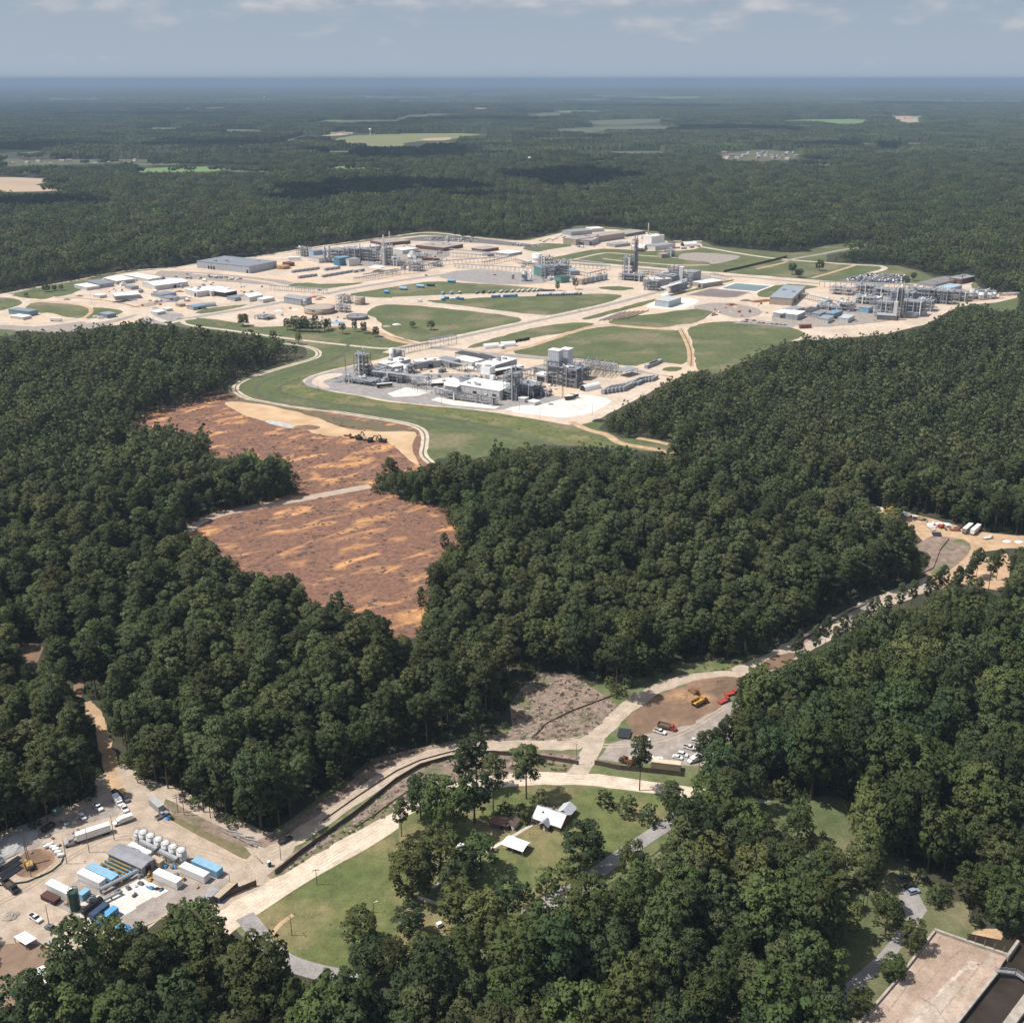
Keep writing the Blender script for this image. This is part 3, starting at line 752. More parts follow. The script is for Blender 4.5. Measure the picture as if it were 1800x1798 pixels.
def hit(mask,px,py):
 i=(np.asarray(px)-GX0).astype(int)
 j=(np.asarray(py)-GY0).astype(int)
 ok=(i>=0)&(i<mask.shape[1])&(j>=0)&(j<mask.shape[0])
 out=np.zeros(i.shape,bool)
 out[ok]=mask[j[ok],i[ok]]
 return out
def Qa(X,Y,Z):
 Z=Z-CAM_H
 d=Y*_c-Z*_s
 return 900+FOC*X/d,899-FOC*(Y*_s+Z*_c)/d
def free_of_clearings(X,Y,Hh,r):
 bx,by=Qa(X,Y,0*X)
 bad=hit(M_HARD,bx,by)|hit(M_SOFT,bx,by)
 for fz,fx in((0.4,0),(0.66,0),(0.9,0),(0.55,-0.8),(0.55,0.8),(0.3,-0.6),(0.3,0.6)):
  qx,qy=Qa(X+r*fx,Y,Hh*fz)
  bad|=hit(M_HARD,qx,qy)
 for fx in(-0.55,0.55):
  qx,qy=Qa(X+r*fx,Y,0*X)
  bad|=hit(M_HARD,qx,qy)
 return~bad
LEAF_B=leaf_mat('broadleaf foliage',(0.090,0.123,0.039),(0.068,0.101,0.039),(0.109,0.121,0.043))
LEAF_P=leaf_mat('pine foliage',(0.085,0.105,0.041),(0.068,0.091,0.042),(0.099,0.109,0.045),0.32)
LEAF_D=leaf_mat('dark oak foliage',(0.059,0.086,0.035),(0.052,0.079,0.035),(0.068,0.088,0.039))
BARK=mat('tree bark',(0.115,0.088,0.066),0.95,(0.075,0.058,0.045),1.5,coord='obj')
PBARK=mat('pine bark',(0.165,0.115,0.085),0.95,(0.10,0.07,0.052),1.5,coord='obj')
def leaf_mesh(name,clumps,m,per,size,centre,rad,r_,flat=1.0):
 V,F,NN=[],[],[]
 for(c,cr)in clumps:
  n=max(6,int(per*cr*cr))
  d=r_.normal(size=(n,3))
  d/=np.linalg.norm(d,axis=1)[:,None]
  d[:,2]=np.where(d[:,2]<-0.35,-d[:,2],d[:,2])
  rr=cr*(0.55+0.5*r_.random(n)**0.6)
  pos=np.array(c)+d*rr[:,None]*np.array((1,1,0.8*flat))
  t=r_.normal(size=(n,3))
  nrm=d+0.4*r_.normal(size=(n,3))
  nrm/=np.linalg.norm(nrm,axis=1)[:,None]
  t-=nrm*(t*nrm).sum(1)[:,None]
  t/=np.linalg.norm(t,axis=1)[:,None]
  b=np.cross(nrm,t)
  s=size*(0.65+0.7*r_.random(n))
  s2=s*(0.55+0.5*r_.random(n))
  q=np.stack([pos-t*s[:,None]*.5-b*s2[:,None]*.35,pos+t*s[:,None]*.5-b*s2[:,None]*.5,pos+t*s[:,None]*.4+b*s2[:,None]*.5,pos-t*s[:,None]*.5+b*s2[:,None]*.45],1)
  out=pos-np.array(centre)
  out/=np.linalg.norm(out,axis=1)[:,None]+1e-6
  nn=d*0.47+out*0.53+0.12*r_.normal(size=(n,3))+np.array((0,0,0.12))
  nn/=np.linalg.norm(nn,axis=1)[:,None]
  V.append(q.reshape(-1,3))
  NN.append(np.repeat(nn,4,0))
 V=np.concatenate(V)
 NN=np.concatenate(NN)
 nq=len(V)//4
 me=bpy.data.meshes.new(name)
 me.vertices.add(len(V))
 me.vertices.foreach_set('co',V.ravel())
 me.loops.add(len(V))
 me.loops.foreach_set('vertex_index',np.arange(len(V)))
 me.polygons.add(nq)
 me.polygons.foreach_set('loop_start',np.arange(nq)*4)
 me.polygons.foreach_set('use_smooth',np.ones(nq,bool))
 me.update(calc_edges=True)
 me.normals_split_custom_set_from_vertices([tuple(v)for v in NN])
 me.materials.append(m)
 return me
def trunk_mesh(name,h,r,limbs,m,r_,top=0.75):
 b=MB()
 pts=[Vector((0,0,-0.3))]
 k=4
 for i in range(1,k+1):
  pts.append(Vector((r_.uniform(-.25,.25)*i/k,r_.uniform(-.25,.25)*i/k,h*top*i/k)))
 for i in range(k):
  b.tube(pts[i],pts[i+1],r*(1-0.75*i/k),r*(1-0.75*(i+1)/k),n=6,caps=False)
 for(z,e)in limbs:
  a=Vector((0,0,z))
  b.tube(a,Vector(e),r*0.38,r*0.1,n=4,caps=False)
 return b.mesh(name,m)
def broadleaf(idx,leaf,h,rad,seed,per=26,size=0.56,base=0.24,nclump=62):
 r_=np.random.default_rng(seed)
 cl,limbs=[],[]
 lobes=[(r_.uniform(0,6.28),r_.uniform(0.75,1.15))for _ in range(5)]
 for i in range(nclump):
  t=(i+0.5)/nclump
  z=base+(1-base)*(0.06+0.86*t)
  zz=(z-base)/(1-base)
  prof=math.sqrt(max(0.03,1-((zz-0.40)/0.64)**2))
  a=i*2.399963+r_.uniform(-.5,.5)
  wob=1.0
  for la,lw in lobes:
   wob+=(lw-0.93)*max(0,math.cos(a-la))*0.9
  rr=rad*prof*wob*(0.42+0.42*math.sqrt(r_.random()))
  cr=rad*r_.uniform(0.17,0.30)
  c=(rr*math.cos(a),rr*math.sin(a),h*z-cr*0.3)
  cl.append((c,cr))
  if i%4==0:
   limbs.append((h*(base*0.8+0.25*t),(c[0]*.8,c[1]*.8,c[2]-cr*.3)))
 cl.append(((0,0,h*0.62),rad*0.42))
 crown=leaf_mesh('crown',cl,leaf,per,size,(0,0,h*0.5),rad,r_)
 tr=trunk_mesh('trunk',h,0.018*h,limbs,BARK,r_)
 return crown,tr,h,rad
def pine(idx,leaf,h,rad,seed,base=0.42,per=22,size=0.56,nclump=50):
 r_=np.random.default_rng(seed)
 cl,limbs=[],[]
 for i in range(nclump):
  t=(i+0.5)/nclump
  z=base+(1-base)*(t**0.9)
  prof=(0.55+0.55*math.sin(math.pi*min(1,0.12+t*0.80)))*(1.0 if t<0.75 else 1.0-(t-0.75)*2.0)
  a=i*2.399963+r_.uniform(-.6,.6)
  rr=rad*prof*r_.uniform(0.30,0.95)
  cr=rad*r_.uniform(0.22,0.36)
  c=(rr*math.cos(a),rr*math.sin(a),h*z-0.1*rr-cr*0.4)
  cl.append((c,cr))
  limbs.append((h*z-0.25*rr,c))
 crown=leaf_mesh('crown',cl,leaf,per*1.15,size,(0,0,h*(base+0.45*(1-base))),rad,r_,flat=0.75)
 tr=trunk_mesh('trunk',h,0.0125*h,limbs[::2],PBARK,r_,top=0.96)
 return crown,tr,h,rad
BROAD=[broadleaf(i,LEAF_B if i%3 else LEAF_D,h,r,100+i,nclump=(62,44,70,52,56,64,40,50,58)[i],base=(.24,.3,.2,.34,.22,.28,.36,.18,.26)[i])for i,(h,r)in enumerate([(20,5.6),(18,5.2),(22,6.2),(17,4.6),(19,6.4),(21,5.0),(23,5.2),(16,5.8),(20,4.4)])]
PINE=[pine(i,LEAF_P,h,r,200+i,base=b)for i,(h,r,b)in enumerate([(24,4.9,.48),(26,5.2,.52),(22,4.6,.44),(25,5.4,.48),(23,4.3,.40)])]
SHRUB=[broadleaf(i,LEAF_B if i else LEAF_D,h,r,300+i,per=13,size=0.75,base=0.06,nclump=24)for i,(h,r)in enumerate([(7,3.6),(9,4.2),(6,3.2)])]
def low_tree(kind,h,rad,seed):
 if kind=='p':
  c,t,_,_=pine(0,LEAF_P,h,rad,seed,base=.42,per=4.2,size=1.3,nclump=12)
 else:
  c,t,_,_=broadleaf(0,LEAF_B if seed%2 else LEAF_D,h,rad,seed,per=3.8,size=1.55,nclump=14)
 return c,t
def jitter_grid(x0,x1,y0,y1,s,seed):
 r_=np.random.default_rng(seed)
 gx,gy=np.meshgrid(np.arange(x0,x1,s),np.arange(y0,y1,s))
 gx=gx+(np.arange(gx.shape[0])[:,None]%2)*s*0.5
 X=gx.ravel()+r_.uniform(-.36,.36,gx.size)*s
 Y=gy.ravel()+r_.uniform(-.36,.36,gx.size)*s
 return X,Y,r_
def vnoise(X,Y,s,seed):
 r_=np.random.default_rng(seed)
 T=r_.random((64,64))
 u,v=X/s,Y/s
 i,j=np.floor(u).astype(int),np.floor(v).astype(int)
 fu,fv=u-i,v-j
 fu,fv=fu*fu*(3-2*fu),fv*fv*(3-2*fv)
 g=lambda a,b:T[a%64,b%64]
 return(g(i,j)*(1-fu)+g(i+1,j)*fu)*(1-fv)+(g(i,j+1)*(1-fu)+g(i+1,j+1)*fu)*fv
def in_view(X,Y,marg=1.16):
 d=Y*_c+CAM_H*_s
 return(np.abs(FOC*X/np.maximum(d,1))<900*marg)
NEAR_END,MID_END,FAR_END=1350.0,4200.0,13000.0
TREES=[]
X,Y,r_=jitter_grid(-760,760,212,NEAR_END,6.3,5)
n_=len(X)
mix_=vnoise(X,Y,70,3)*0.6+vnoise(X,Y,24,4)*0.4
u_=r_.random(n_)
qx_,qy_=Qa(X,Y,0*X)
pinep=0.30+0.9*(mix_-0.5)
pinep=np.where((qy_<1440)&((qx_<900)|(qy_<1130)),pinep+0.36,pinep)
pinep=np.where((qx_>1000)&(qy_>1180),pinep-0.12,pinep)
isp=u_<pinep
big=(qy_>1400)|((qx_>760)&(qy_>1150))
sc_=r_.uniform(0.58,1.24,n_)*(0.86+0.28*vnoise(X,Y,45,9))*np.where(big&~isp,1.46,np.where(isp,1.0,0.92))
hh_=np.where(isp,25.0,19.5*np.where(big,0.88,0.95))*sc_
rr_=np.where(isp,4.6,5.4)*sc_
ok=in_view(X,Y)&free_of_clearings(X,Y,hh_,rr_)
ok&=~((~isp)&(r_.random(n_)<np.where((qy_>1470)&(qx_>930)&(qx_<1650),0.54,np.where(big,0.52,0.10))))
pr_=r_.integers(0,60,n_)
ro_=r_.uniform(0,6.283,n_)
wild=np.nonzero(ok)[0]
LONE=[(1124,1389,'p',26,4.7,"tall lone pine beside the pale gravel road in front of the brown site fence"),(925,1404,'p',25,6.6,"broad-headed pine standing behind the dark bushes at the white-roofed house"),(867,1427,'p',27,4.8,"slim tall pine left of the broad-headed pine behind the house"),(819,1394,'p',25,5.0,"bare-stemmed pine at the gravel road bend, left of two close stems"),(838,1386,'p',26,5.2,"bare-stemmed pine at the gravel road bend, right of two close stems"),(797,1466,'b',25,8.0,"big tree in the clump between gravel road and house garden, nearest the sheds"),(768,1455,'b',24,7.4,"big tree in the middle of the clump left of the garden sheds"),(834,1447,'b',23,7.2,"bushy tree touching the rust-roofed shed from behind"),(740,1440,'b',21,6.2,"tree at the edge of the gravel road above the round meadow oak"),(706,1470,'p',18,3.2,"small leaning pine by the gravel road beside the meadow corner"),(725,1577,'b',24,9.0,"large round oak at the right edge of the left meadow"),(775,1545,'b',24,8.0,"dark tree behind the large meadow oak"),(845,1532,'b',17,7.0,"spreading grey-green tree left of the white carport"),(815,1560,'b',16,6.0,"low tree in front of the spreading tree by the carport path"),(1025,1517,'b',18,8.2,"big oak standing in front of the white-roofed house"),(1111,1549,'b',18,5.4,"open-crowned tree beside the asphalt lane right of the big house oak"),(1175,1445,'p',19,4.2,"grey-green pine right of the three round bushes"),(1190,1465,'b',18,5.2,"tree at the right end of the house lawn by the lane"),(636,1663,'b',15,6.6,"round yellow-green tree on the left meadow, behind its round twin"),(720,1648,'b',13,6.0,"round dark-green tree on the left meadow, farther right of two"),(646,1718,'b',15,6.0,"tree in the row along the bottom of the left meadow, leftmost"),(692,1722,'b',16,5.8,"tree in the row along the bottom of the left meadow, middle"),(742,1700,'b',14,4.6,"small tree in the row along the bottom of the left meadow, rightmost"),(806,1640,'b',22,7.4,"dark oak at the left of the big oak group below the house lawn"),(850,1662,'b',23,7.6,"dark oak in the middle of the big oak group below the house lawn"),(890,1628,'b',20,6.4,"dark oak at the right of the big oak group below the house lawn"),(800,1598,'b',20,6.2,"oak at the top of the big oak group near the concrete path"),(936,1664,'b',17,4.6,"narrow tree beside the lower end of the asphalt lane"),(428,573,'b',15,7.6,"wide spreading tree alone by the sand of the treatment yard"),(725,576,'b',8,4.0,"small bush-like tree in the middle field of the works"),(758,580,'b',11,5.4,"dark round tree alone in the middle field of the works"),(602,587,'b',13,4.6,"leftmost tree of the loose row right of the dark grove"),(624,583,'b',15,3.4,"slender tree of the loose row right of the dark grove"),(640,586,'b',14,4.2,"middle tree of the loose row near the round clarifier"),(661,592,'b',12,4.6,"rightmost tree of the loose row near the round clarifier"),(481,607,'b',17,4.6,"tree standing above the wood edge by the ring track"),(525,606,'b',14,4.2,"small tree on the inside of the ring track bend"),(1392,483,'b',17,7.0,"left tree of the three in the back right field"),(1404,488,'b',13,7.0,"low middle tree of the three in the back right field"),(1440,476,'b',17,7.0,"right tree of the three in the back right field"),(980,511,'b',14,3.6,"left of two slim conifers by the trailer track"),(1011,509,'b',17,4.8,"right, taller of two slim conifers by the trailer track"),(716,433,'b',9,5.0,"round tree beside the far flat-roofed building"),(1605,494,'b',12,5.0,"round tree at the right end of the crowded car park"),(1591,501,'b',13,6.0,"round tree in the corner of the crowded car park"),(82,513,'b',11,5.5,"tree by the bend of the far left perimeter road"),(96,511,'b',8,4.0,"small tree in the far left grass near the laydown yard"),(108,511,'b',9,3.6,"thin tree in the far left grass near the laydown yard"),(46,522,'b',6,3.4,"bush in the far left corner field by the perimeter road"),(800,417,'b',14,5.0,"left tree of three behind the far car park"),(816,419,'b',15,6.5,"middle tree of three behind the far car park"),(832,420,'b',13,5.0,"right tree of three behind the far car park"),(1708,1018,'p',18,3.0,"leftmost bare-stemmed pine before the orange soil at the right edge"),(1716,1013,'p',18,2.8,"second bare-stemmed pine before the orange soil at the right edge"),(1737,1038,'p',23,3.8,"thickest pine before the orange soil at the right edge"),(1751,1020,'p',20,3.2,"pine leaning right before the orange soil at the right edge"),(1774,1026,'p',18,2.8,"thin pine at the right end of the orange soil"),(1600,1674,'b',14,4.4,"wispy grey-leaved tree beside the spillway wall and the lane"),(1567,1722,'b',10,4.6,"leafy bush-like tree at the middle of the spillway wall"),(1507,1786,'b',11,4.4,"tree at the lower left corner of the spillway"),(1556,1642,'b',17,5.6,"oak between the lane and the small car park at the dam"),(1522,1602,'p',25,3.6,"bare-stemmed pine left of the small car park at the dam"),(1516,1597,'p',24,3.4,"bare-stemmed pine close behind another left of the dam car park"),(1766,1632,'b',18,7.2,"big yellow-green tree on the river bank above the right end of the spillway"),(1738,1600,'b',19,7.0,"tree at the right edge of the dam lawn behind the bare sand bank"),(1700,1588,'b',17,6.0,"tree at the back of the dam lawn right of the small car park"),(1480,1650,'b',17,6.4,"tree casting a round shadow on the grass left of the dam lane"),(742,1096,'p',22,2.2,"thin dead-looking pine inside the right edge of the lower clearing"),(782,985,'p',18,2.6,"slim pine at the right rim of the lower clearing"),]
ISO=[(505,580),(516,582),(527,583),(538,583),(549,583),(560,584),(571,582),(577,579),(520,577),(535,577),(555,577)]
GAP=[(1448,1152),(1464,1158),(1478,1136),(1500,1137),(1523,1117),(1536,1113),(1556,1100),(1578,1087),(1600,1076),(1626,1070),(1652,1057),(1680,1050),(1700,1043),(1430,1165),(1400,1180),(1642,1062)]
YARDP=[(1240,1352),(1255,1346),(1262,1352),(1272,1340),(1286,1322),(1292,1296),(1301,1268),(1228,1362),(1310,1248)]
BUSH=[(1064,1418,0,1.12,"round clipped bush on the house lawn, leftmost of three"),(1102,1433,1,1.0,"wide pale bush on the house lawn, middle of three"),(1139,1448,0,1.25,"tall dark bush on the house lawn, rightmost of three"),(921,1443,2,1.1,"dark bush right behind the house chimney side"),(886,1437,0,1.0,"dark bush under the slim tall pine behind the sheds"),(950,1426,1,0.95,"dark bush at the back corner of the white-roofed house"),(918,1583,0,1.15,"bush on the lower house lawn beside the asphalt lane, nearer one"),(960,1570,1,1.2,"wide bush on the lower house lawn beside the asphalt lane"),(996,1540,2,1.1,"bush at the foot of the big house oak"),(1372,1404,1,1.1,"bright low bush at the end of the gravel road by the right woods"),(1393,1412,0,1.0,"second low bush at the end of the gravel road by the right woods"),(1340,1398,2,1.1,"low bush under the woods where the gravel road turns to asphalt"),(860,1590,2,1.2,"bush under the oak group on the house lawn"),(300,1440,2,0.35,"small weed bush on the verge beside the grey utility trailer")]
def plant(x,y,kind,proto,sc,rot,label,group=None,hr=None,dark=False):
 if kind=='s':
  crown,tr,h,r=SHRUB[proto%len(SHRUB)]
  nm,cat='bush','bush'
 elif kind=='p':
  crown,tr,h,r=PINE[proto%len(PINE)]
  nm,cat='pine_tree','tree'
 else:
  crown,tr,h,r=BROAD[proto%len(BROAD)]
  nm,cat='broadleaf_tree','tree'
 s=(sc,sc,sc)if hr is None else(hr[1]/r,hr[1]/r,hr[0]/h)
 o=thing(nm,label,cat,(x,y,0),rot,group)
 o.scale=s
 link('trunk',tr,o)
 link('crown',crown,o)
 return o
occupied=[]
for i,(px,py,k,h,r,lab)in enumerate(LONE):
 x,y=P(px,py)
 plant(x,y,k,[1,3,0,4,2,5][i%6],1,i*1.7,lab,hr=(h,r))
 occupied.append((x,y,r))
for lst,k,h,lab,g in((ISO,'b',15,"tree in the dark dense grove below the treatment yard","trees of the dark grove in the works"),(GAP,'p',21,"thin pine in the broken row along the construction corridor at right","thin pines along the construction corridor"),(YARDP,'p',22,"sparse pine at the right edge of the gravel construction car park","sparse pines beside the construction car park")):
 for i,(px,py)in enumerate(lst):
  x,y=P(px,py)
  r=5.2 if k=='b'else 2.6
  plant(x,y,k,i,1,i*2.1,lab,g,hr=(h*random.uniform(.85,1.1),r*random.uniform(.85,1.25)))
  occupied.append((x,y,r))
for i,(px,py,p,s,lab)in enumerate(BUSH):
 x,y=P(px,py)
 plant(x,y,'s',p,s,i*1.3,lab)
 occupied.append((x,y,3.5))
occ=np.array(occupied)
keep=[]
for i in wild:
 d2=(occ[:,0]-X[i])**2+(occ[:,1]-Y[i])**2
 if(d2>(occ[:,2]*0.75+rr_[i]*0.5)**2).all():
  keep.append(i)
wild=np.array(keep)
def region(px,py,k):
 t='pine'if k else 'leafy tree'
 if px<470 and py>1540:
  return t+" in the wood below the yard of blue containers","wood below the container yard"
 if px<760 and py>1640:
  return t+" in the wood along the bottom of the left meadow","wood at the bottom of the left meadow"
 if py>1600 and px<1150:
  return t+" in the wood at the bottom middle below the asphalt lane","wood below the asphalt lane"
 if px>1620 and py>1200:
  return t+" in the riverside wood right of the dam car park","riverside wood on the right"
 if py>1430 and px>1100:
  return t+" in the wood between the house lane and the dam lane","wood between the two lanes"
 if px>1200 and py>1150:
  return t+" in the wood between construction car park and right edge","wood right of the construction yard"
 if px<230 and py>1150:
  return t+" in the wood left of the dirt track above the container yard","wood left of the dirt track"
 if px<560 and py>1100:
  return t+" in the wood above the container yard, right of the dirt track","wood above the container yard"
 return t+" in the wood between the lower clearing and the construction road","wood above the construction road"
qpx,qpy=Qa(X[wild],Y[wild],hh_[wild]*0.6)
inframe=(qpx>-10)&(qpx<1810)&(qpy<1830)
dist=np.hypot(X[wild],Y[wild])
n_lone_p=sum(1 for l in LONE if l[2]=='p')+len(GAP)+len(YARDP)
n_lone_b=sum(1 for l in LONE if l[2]=='b')+len(ISO)
single=set()
for flag,cap in((True,296-n_lone_p),(False,296-n_lone_b)):
 c=np.nonzero(inframe&(isp[wild]==flag))[0]
 c=c[np.argsort(dist[c])][:cap]
 for j in c:
  i=wild[j]
  single.add(int(i))
  lab,g=region(qpx[j],qpy[j],flag)
  g=('pines of the 'if flag else 'leafy trees of the ')+g
  plant(float(X[i]),float(Y[i]),'p'if flag else 'b',int(pr_[i]),float(sc_[i]),float(ro_[i]),lab,g)
def scatter(name,xs,ys,proto,scl,rot,colls,label,cat,zs=None,vary=True):
 me=bpy.data.meshes.new(name)
 me.vertices.add(len(xs))
 co=np.stack([xs,ys,np.zeros(len(xs))if zs is None else zs],1)
 me.vertices.foreach_set('co',co.ravel())
 for an,ty,v in(('proto','INT',proto),('scl','FLOAT',scl),('scz','FLOAT',np.asarray(scl)*(rng.uniform(.86,1.2,len(xs))if vary else 1.0)),('rot','FLOAT',rot)):
  a=me.attributes.new(an,ty,'POINT')
  a.data.foreach_set('value',np.asarray(v,dtype=np.int32 if ty=='INT'else np.float32))
 o=link(name,me)
 tag(o,label,cat,kind='stuff')
 ng=bpy.data.node_groups.new(name,'GeometryNodeTree')
 ng.interface.new_socket('Geometry',in_out='INPUT',socket_type='NodeSocketGeometry')
 ng.interface.new_socket('Geometry',in_out='OUTPUT',socket_type='NodeSocketGeometry')
 N,L=ng.nodes.new,ng.links.new
 gi,go=N('NodeGroupInput'),N('NodeGroupOutput')
 def attr(n,t):
  a=N('GeometryNodeInputNamedAttribute')
  a.data_type=t
  a.inputs['Name'].default_value=n
  return a.outputs[0]
 ap,asc,aro=attr('proto','INT'),attr('scl','FLOAT'),attr('rot','FLOAT')
 cx=N('ShaderNodeCombineXYZ')
 L(aro,cx.inputs[2])
 e2r=N('FunctionNodeEulerToRotation')
 L(cx.outputs[0],e2r.inputs[0])
 cs=N('ShaderNodeCombineXYZ')
 for k in range(2):
  L(asc,cs.inputs[k])
 L(attr('scz','FLOAT'),cs.inputs[2])
 jn=N('GeometryNodeJoinGeometry')
 for c in colls:
  ci=N('GeometryNodeCollectionInfo')
  ci.inputs['Collection'].default_value=c
  ci.inputs['Separate Children'].default_value=True
  ci.inputs['Reset Children'].default_value=True
  ip=N('GeometryNodeInstanceOnPoints')
  ip.inputs['Pick Instance'].default_value=True
  L(gi.outputs[0],ip.inputs['Points'])
  L(ci.outputs[0],ip.inputs['Instance'])
  L(ap,ip.inputs['Instance Index'])
  L(e2r.outputs[0],ip.inputs['Rotation'])
  L(cs.outputs[0],ip.inputs['Scale'])
  L(ip.outputs[0],jn.inputs[0])
 L(jn.outputs[0],go.inputs[0])
 md=o.modifiers.new('scatter','NODES')
 md.node_group=ng
 return o
def models(name,meshes):
 c=bpy.data.collections.new(name)
 for i,me in enumerate(meshes):
  c.objects.link(bpy.data.objects.new("%s_%02d"%(name,i),me))
 return c
PROTOS=BROAD+PINE
rest=np.array([i for i in wild if int(i)not in single])
pi_=np.where(isp[rest],len(BROAD)+pr_[rest]%len(PINE),pr_[rest]%len(BROAD))
nearm=Y[rest]<720
LOWB=[low_tree('b',h,r,400+i)for i,(h,r)in enumerate([(20,5.6),(18,5.2),(22,6.2),(17,4.6),(19,6.4),(21,5.0),(23,5.2),(16,5.8),(20,4.4)])]
LOWP=[low_tree('p',h,r,420+i)for i,(h,r)in enumerate([(24,4.9),(26,5.2),(22,4.6),(25,5.4),(23,4.3)])]
for nm,sel,prs,lab in(('forest',nearm,[(p[0],p[1])for p in PROTOS],'dense mixed pine and leafy wood around the clearings and roads'),('forest',~nearm,LOWB+LOWP,'dense mixed wood around the works and behind the clearings')):
 cc,ct=models('crown_model',[p[0]for p in prs]),models('trunk_model',[p[1]for p in prs])
 r2=rest[sel]
 scatter(nm,X[r2],Y[r2],pi_[sel],sc_[r2],ro_[r2],(cc,ct),lab,'forest')
bx,by,rb=jitter_grid(-560,560,225,900,6.0,21)
hb=5.5*np.ones(len(bx))
okb=in_view(bx,by)&free_of_clearings(bx,by,hb,2.2*np.ones(len(bx)))&(rb.random(len(bx))<0.85)
okb&=np.min((bx[:,None]-occ[None,:,0])**2+(by[:,None]-occ[None,:,1])**2,1)>16
cs_=models('brush_model',[s[0]for s in SHRUB])
scatter('undergrowth',bx[okb],by[okb],rb.integers(0,3,okb.sum()),rb.uniform(0.4,0.85,okb.sum()),rb.uniform(0,6.28,okb.sum()),(cs_,),'low brush and saplings under the woods','undergrowth')
TILE=30.0
def tile_mesh(k):
 r_=np.random.default_rng(900+k)
 cl=[]
 for a in range(5):
  for b in range(5):
   x=(a-2+r_.uniform(-.42,.42))*TILE/5
   y=(b-2+r_.uniform(-.42,.42))*TILE/5
   if r_.random()<0.13:
    continue
   h=r_.uniform(15,26)
   rad=r_.uniform(2.6,4.6)
   for q in range(5):
    aa=q*1.256+r_.uniform(-.5,.5)
    cl.append(((x+math.cos(aa)*rad*.55,y+math.sin(aa)*rad*.55,h*r_.uniform(.55,.82)),rad*.5))
   cl.append(((x,y,h*.9),rad*.5))
 me=leaf_mesh('wood_block',cl,LEAF_P if k%2 else LEAF_B,3.2,1.9,(0,0,6),10,r_)
 return me
blocks=models('wood_block_model',[tile_mesh(k)for k in range(8)])
tx,ty,rt=jitter_grid(-2300,2300,NEAR_END+8,MID_END,TILE,31)
tx=np.round(tx/TILE)*TILE
ty=np.round(ty/TILE)*TILE
_u=np.unique(np.stack([tx,ty],1),axis=0)
tx,ty=_u[:,0],_u[:,1]
okt=in_view(tx,ty,1.1)
z0=0*tx
for dx,dy in((0,0),(-11,0),(11,0),(0,-12),(0,12)):
 qx,qy=Qa(tx+dx,ty+dy,z0)
 okt&=~hit(M_HARD,qx,qy)
 qx,qy=Qa(tx+dx,ty+dy,z0+19)
 okt&=~hit(M_HARD,qx,qy)
gap=vnoise(tx,ty,90,77)
okt&=gap>0.10
scatter('forest',tx[okt],ty[okt],rt.integers(0,8,okt.sum()),rt.uniform(0.8,1.12,okt.sum()),(rt.integers(0,4,okt.sum()))*math.pi/2,(blocks,),'wide dark green forest beyond the works','forest',vary=False)
ex,ey,re_=jitter_grid(-1500,1500,NEAR_END,2700,7.0,51)
cells=set(zip(np.round(tx[okt]/TILE).astype(int).tolist(),np.round(ty[okt]/TILE).astype(int).tolist()))
oke=np.array([(int(round(a/TILE)),int(round(b/TILE)))not in cells for a,b in zip(ex,ey)])
he=15.0*np.ones(len(ex))
oke&=in_view(ex,ey,1.1)&free_of_clearings(ex,ey,he,3.0*np.ones(len(ex)))
scatter('forest_edge',ex[oke],ey[oke],re_.integers(0,14,oke.sum()),re_.uniform(.6,.95,oke.sum()),re_.uniform(0,6.28,oke.sum()),(models('edge_crown_model',[p[0]for p in LOWB+LOWP]),models('edge_trunk_model',[p[1]for p in LOWB+LOWP])),'uneven edge of the wide forest around the works','forest')
M_BARE=raster(BARE)
def strew(name,label,cat,polys,per_m2,meshes,s0,s1,seed,cap=9000):
 r_=np.random.default_rng(seed)
 xs,ys=[],[]
 for q in polys:
  q=np.array(q)
  x0,y0=q.min(0)
  x1,y1=q.max(0)
  n=int(min(cap,(x1-x0)*(y1-y0)*per_m2))
  x,y=r_.uniform(x0,x1,n),r_.uniform(y0,y1,n)
  ins=np.zeros(n,bool)
  for(ax,ay),(bx_,by_)in zip(q,np.roll(q,-1,0)):
   c=((ay>y)!=(by_>y))&(x<(bx_-ax)*(y-ay)/(by_-ay+1e-9)+ax)
   ins^=c
  clump=vnoise(x,y,16,seed)+.35*r_.random(n)
  ins&=clump>.52
  ins&=~hit(M_BARE,*Qa(x,y,0*x))
  xs.append(x[ins])
  ys.append(y[ins])
 x,y=np.concatenate(xs),np.concatenate(ys)
 scatter(name,x,y,r_.integers(0,len(meshes),len(x)),r_.uniform(s0,s1,len(x)),r_.uniform(0,6.28,len(x)),(models(name+'_model',meshes),),label,cat)
def brush_mesh(m,seed):
 r_=random.Random(seed)
 b=MB()
 for k in range(7):
  a,l=r_.uniform(0,6.28),r_.uniform(.5,1.3)
  x,y=r_.uniform(-.6,.6),r_.uniform(-.6,.6)
  b.bar((x-l*math.cos(a),y-l*math.sin(a),r_.uniform(0,.2)),(x+l*math.cos(a),y+l*math.sin(a),r_.uniform(.1,.6)),r_.uniform(.08,.24))
 return b.mesh('brush',m)
def stone_mesh(m,seed):
 r_=random.Random(seed)
 bm=bmesh.new()
 bmesh.ops.create_icosphere(bm,subdivisions=1,radius=.5)
 for v in bm.verts:
  v.co*=r_.uniform(.7,1.2)
  v.co.z*=.6
 me=bpy.data.meshes.new('stone')
 bm.to_mesh(me)
 bm.free()
 me.materials.append(m)
 return me
BR1=mat('dead brush',(0.15,0.105,0.08),1.0,(0.25,0.20,0.165),.8)
BR2=mat('bleached slash',(0.36,0.30,0.25),1.0,(0.24,0.19,0.155),.8)
STN=mat('pale stone',(0.45,0.38,0.32),1.0,(0.33,0.27,0.22),.8)
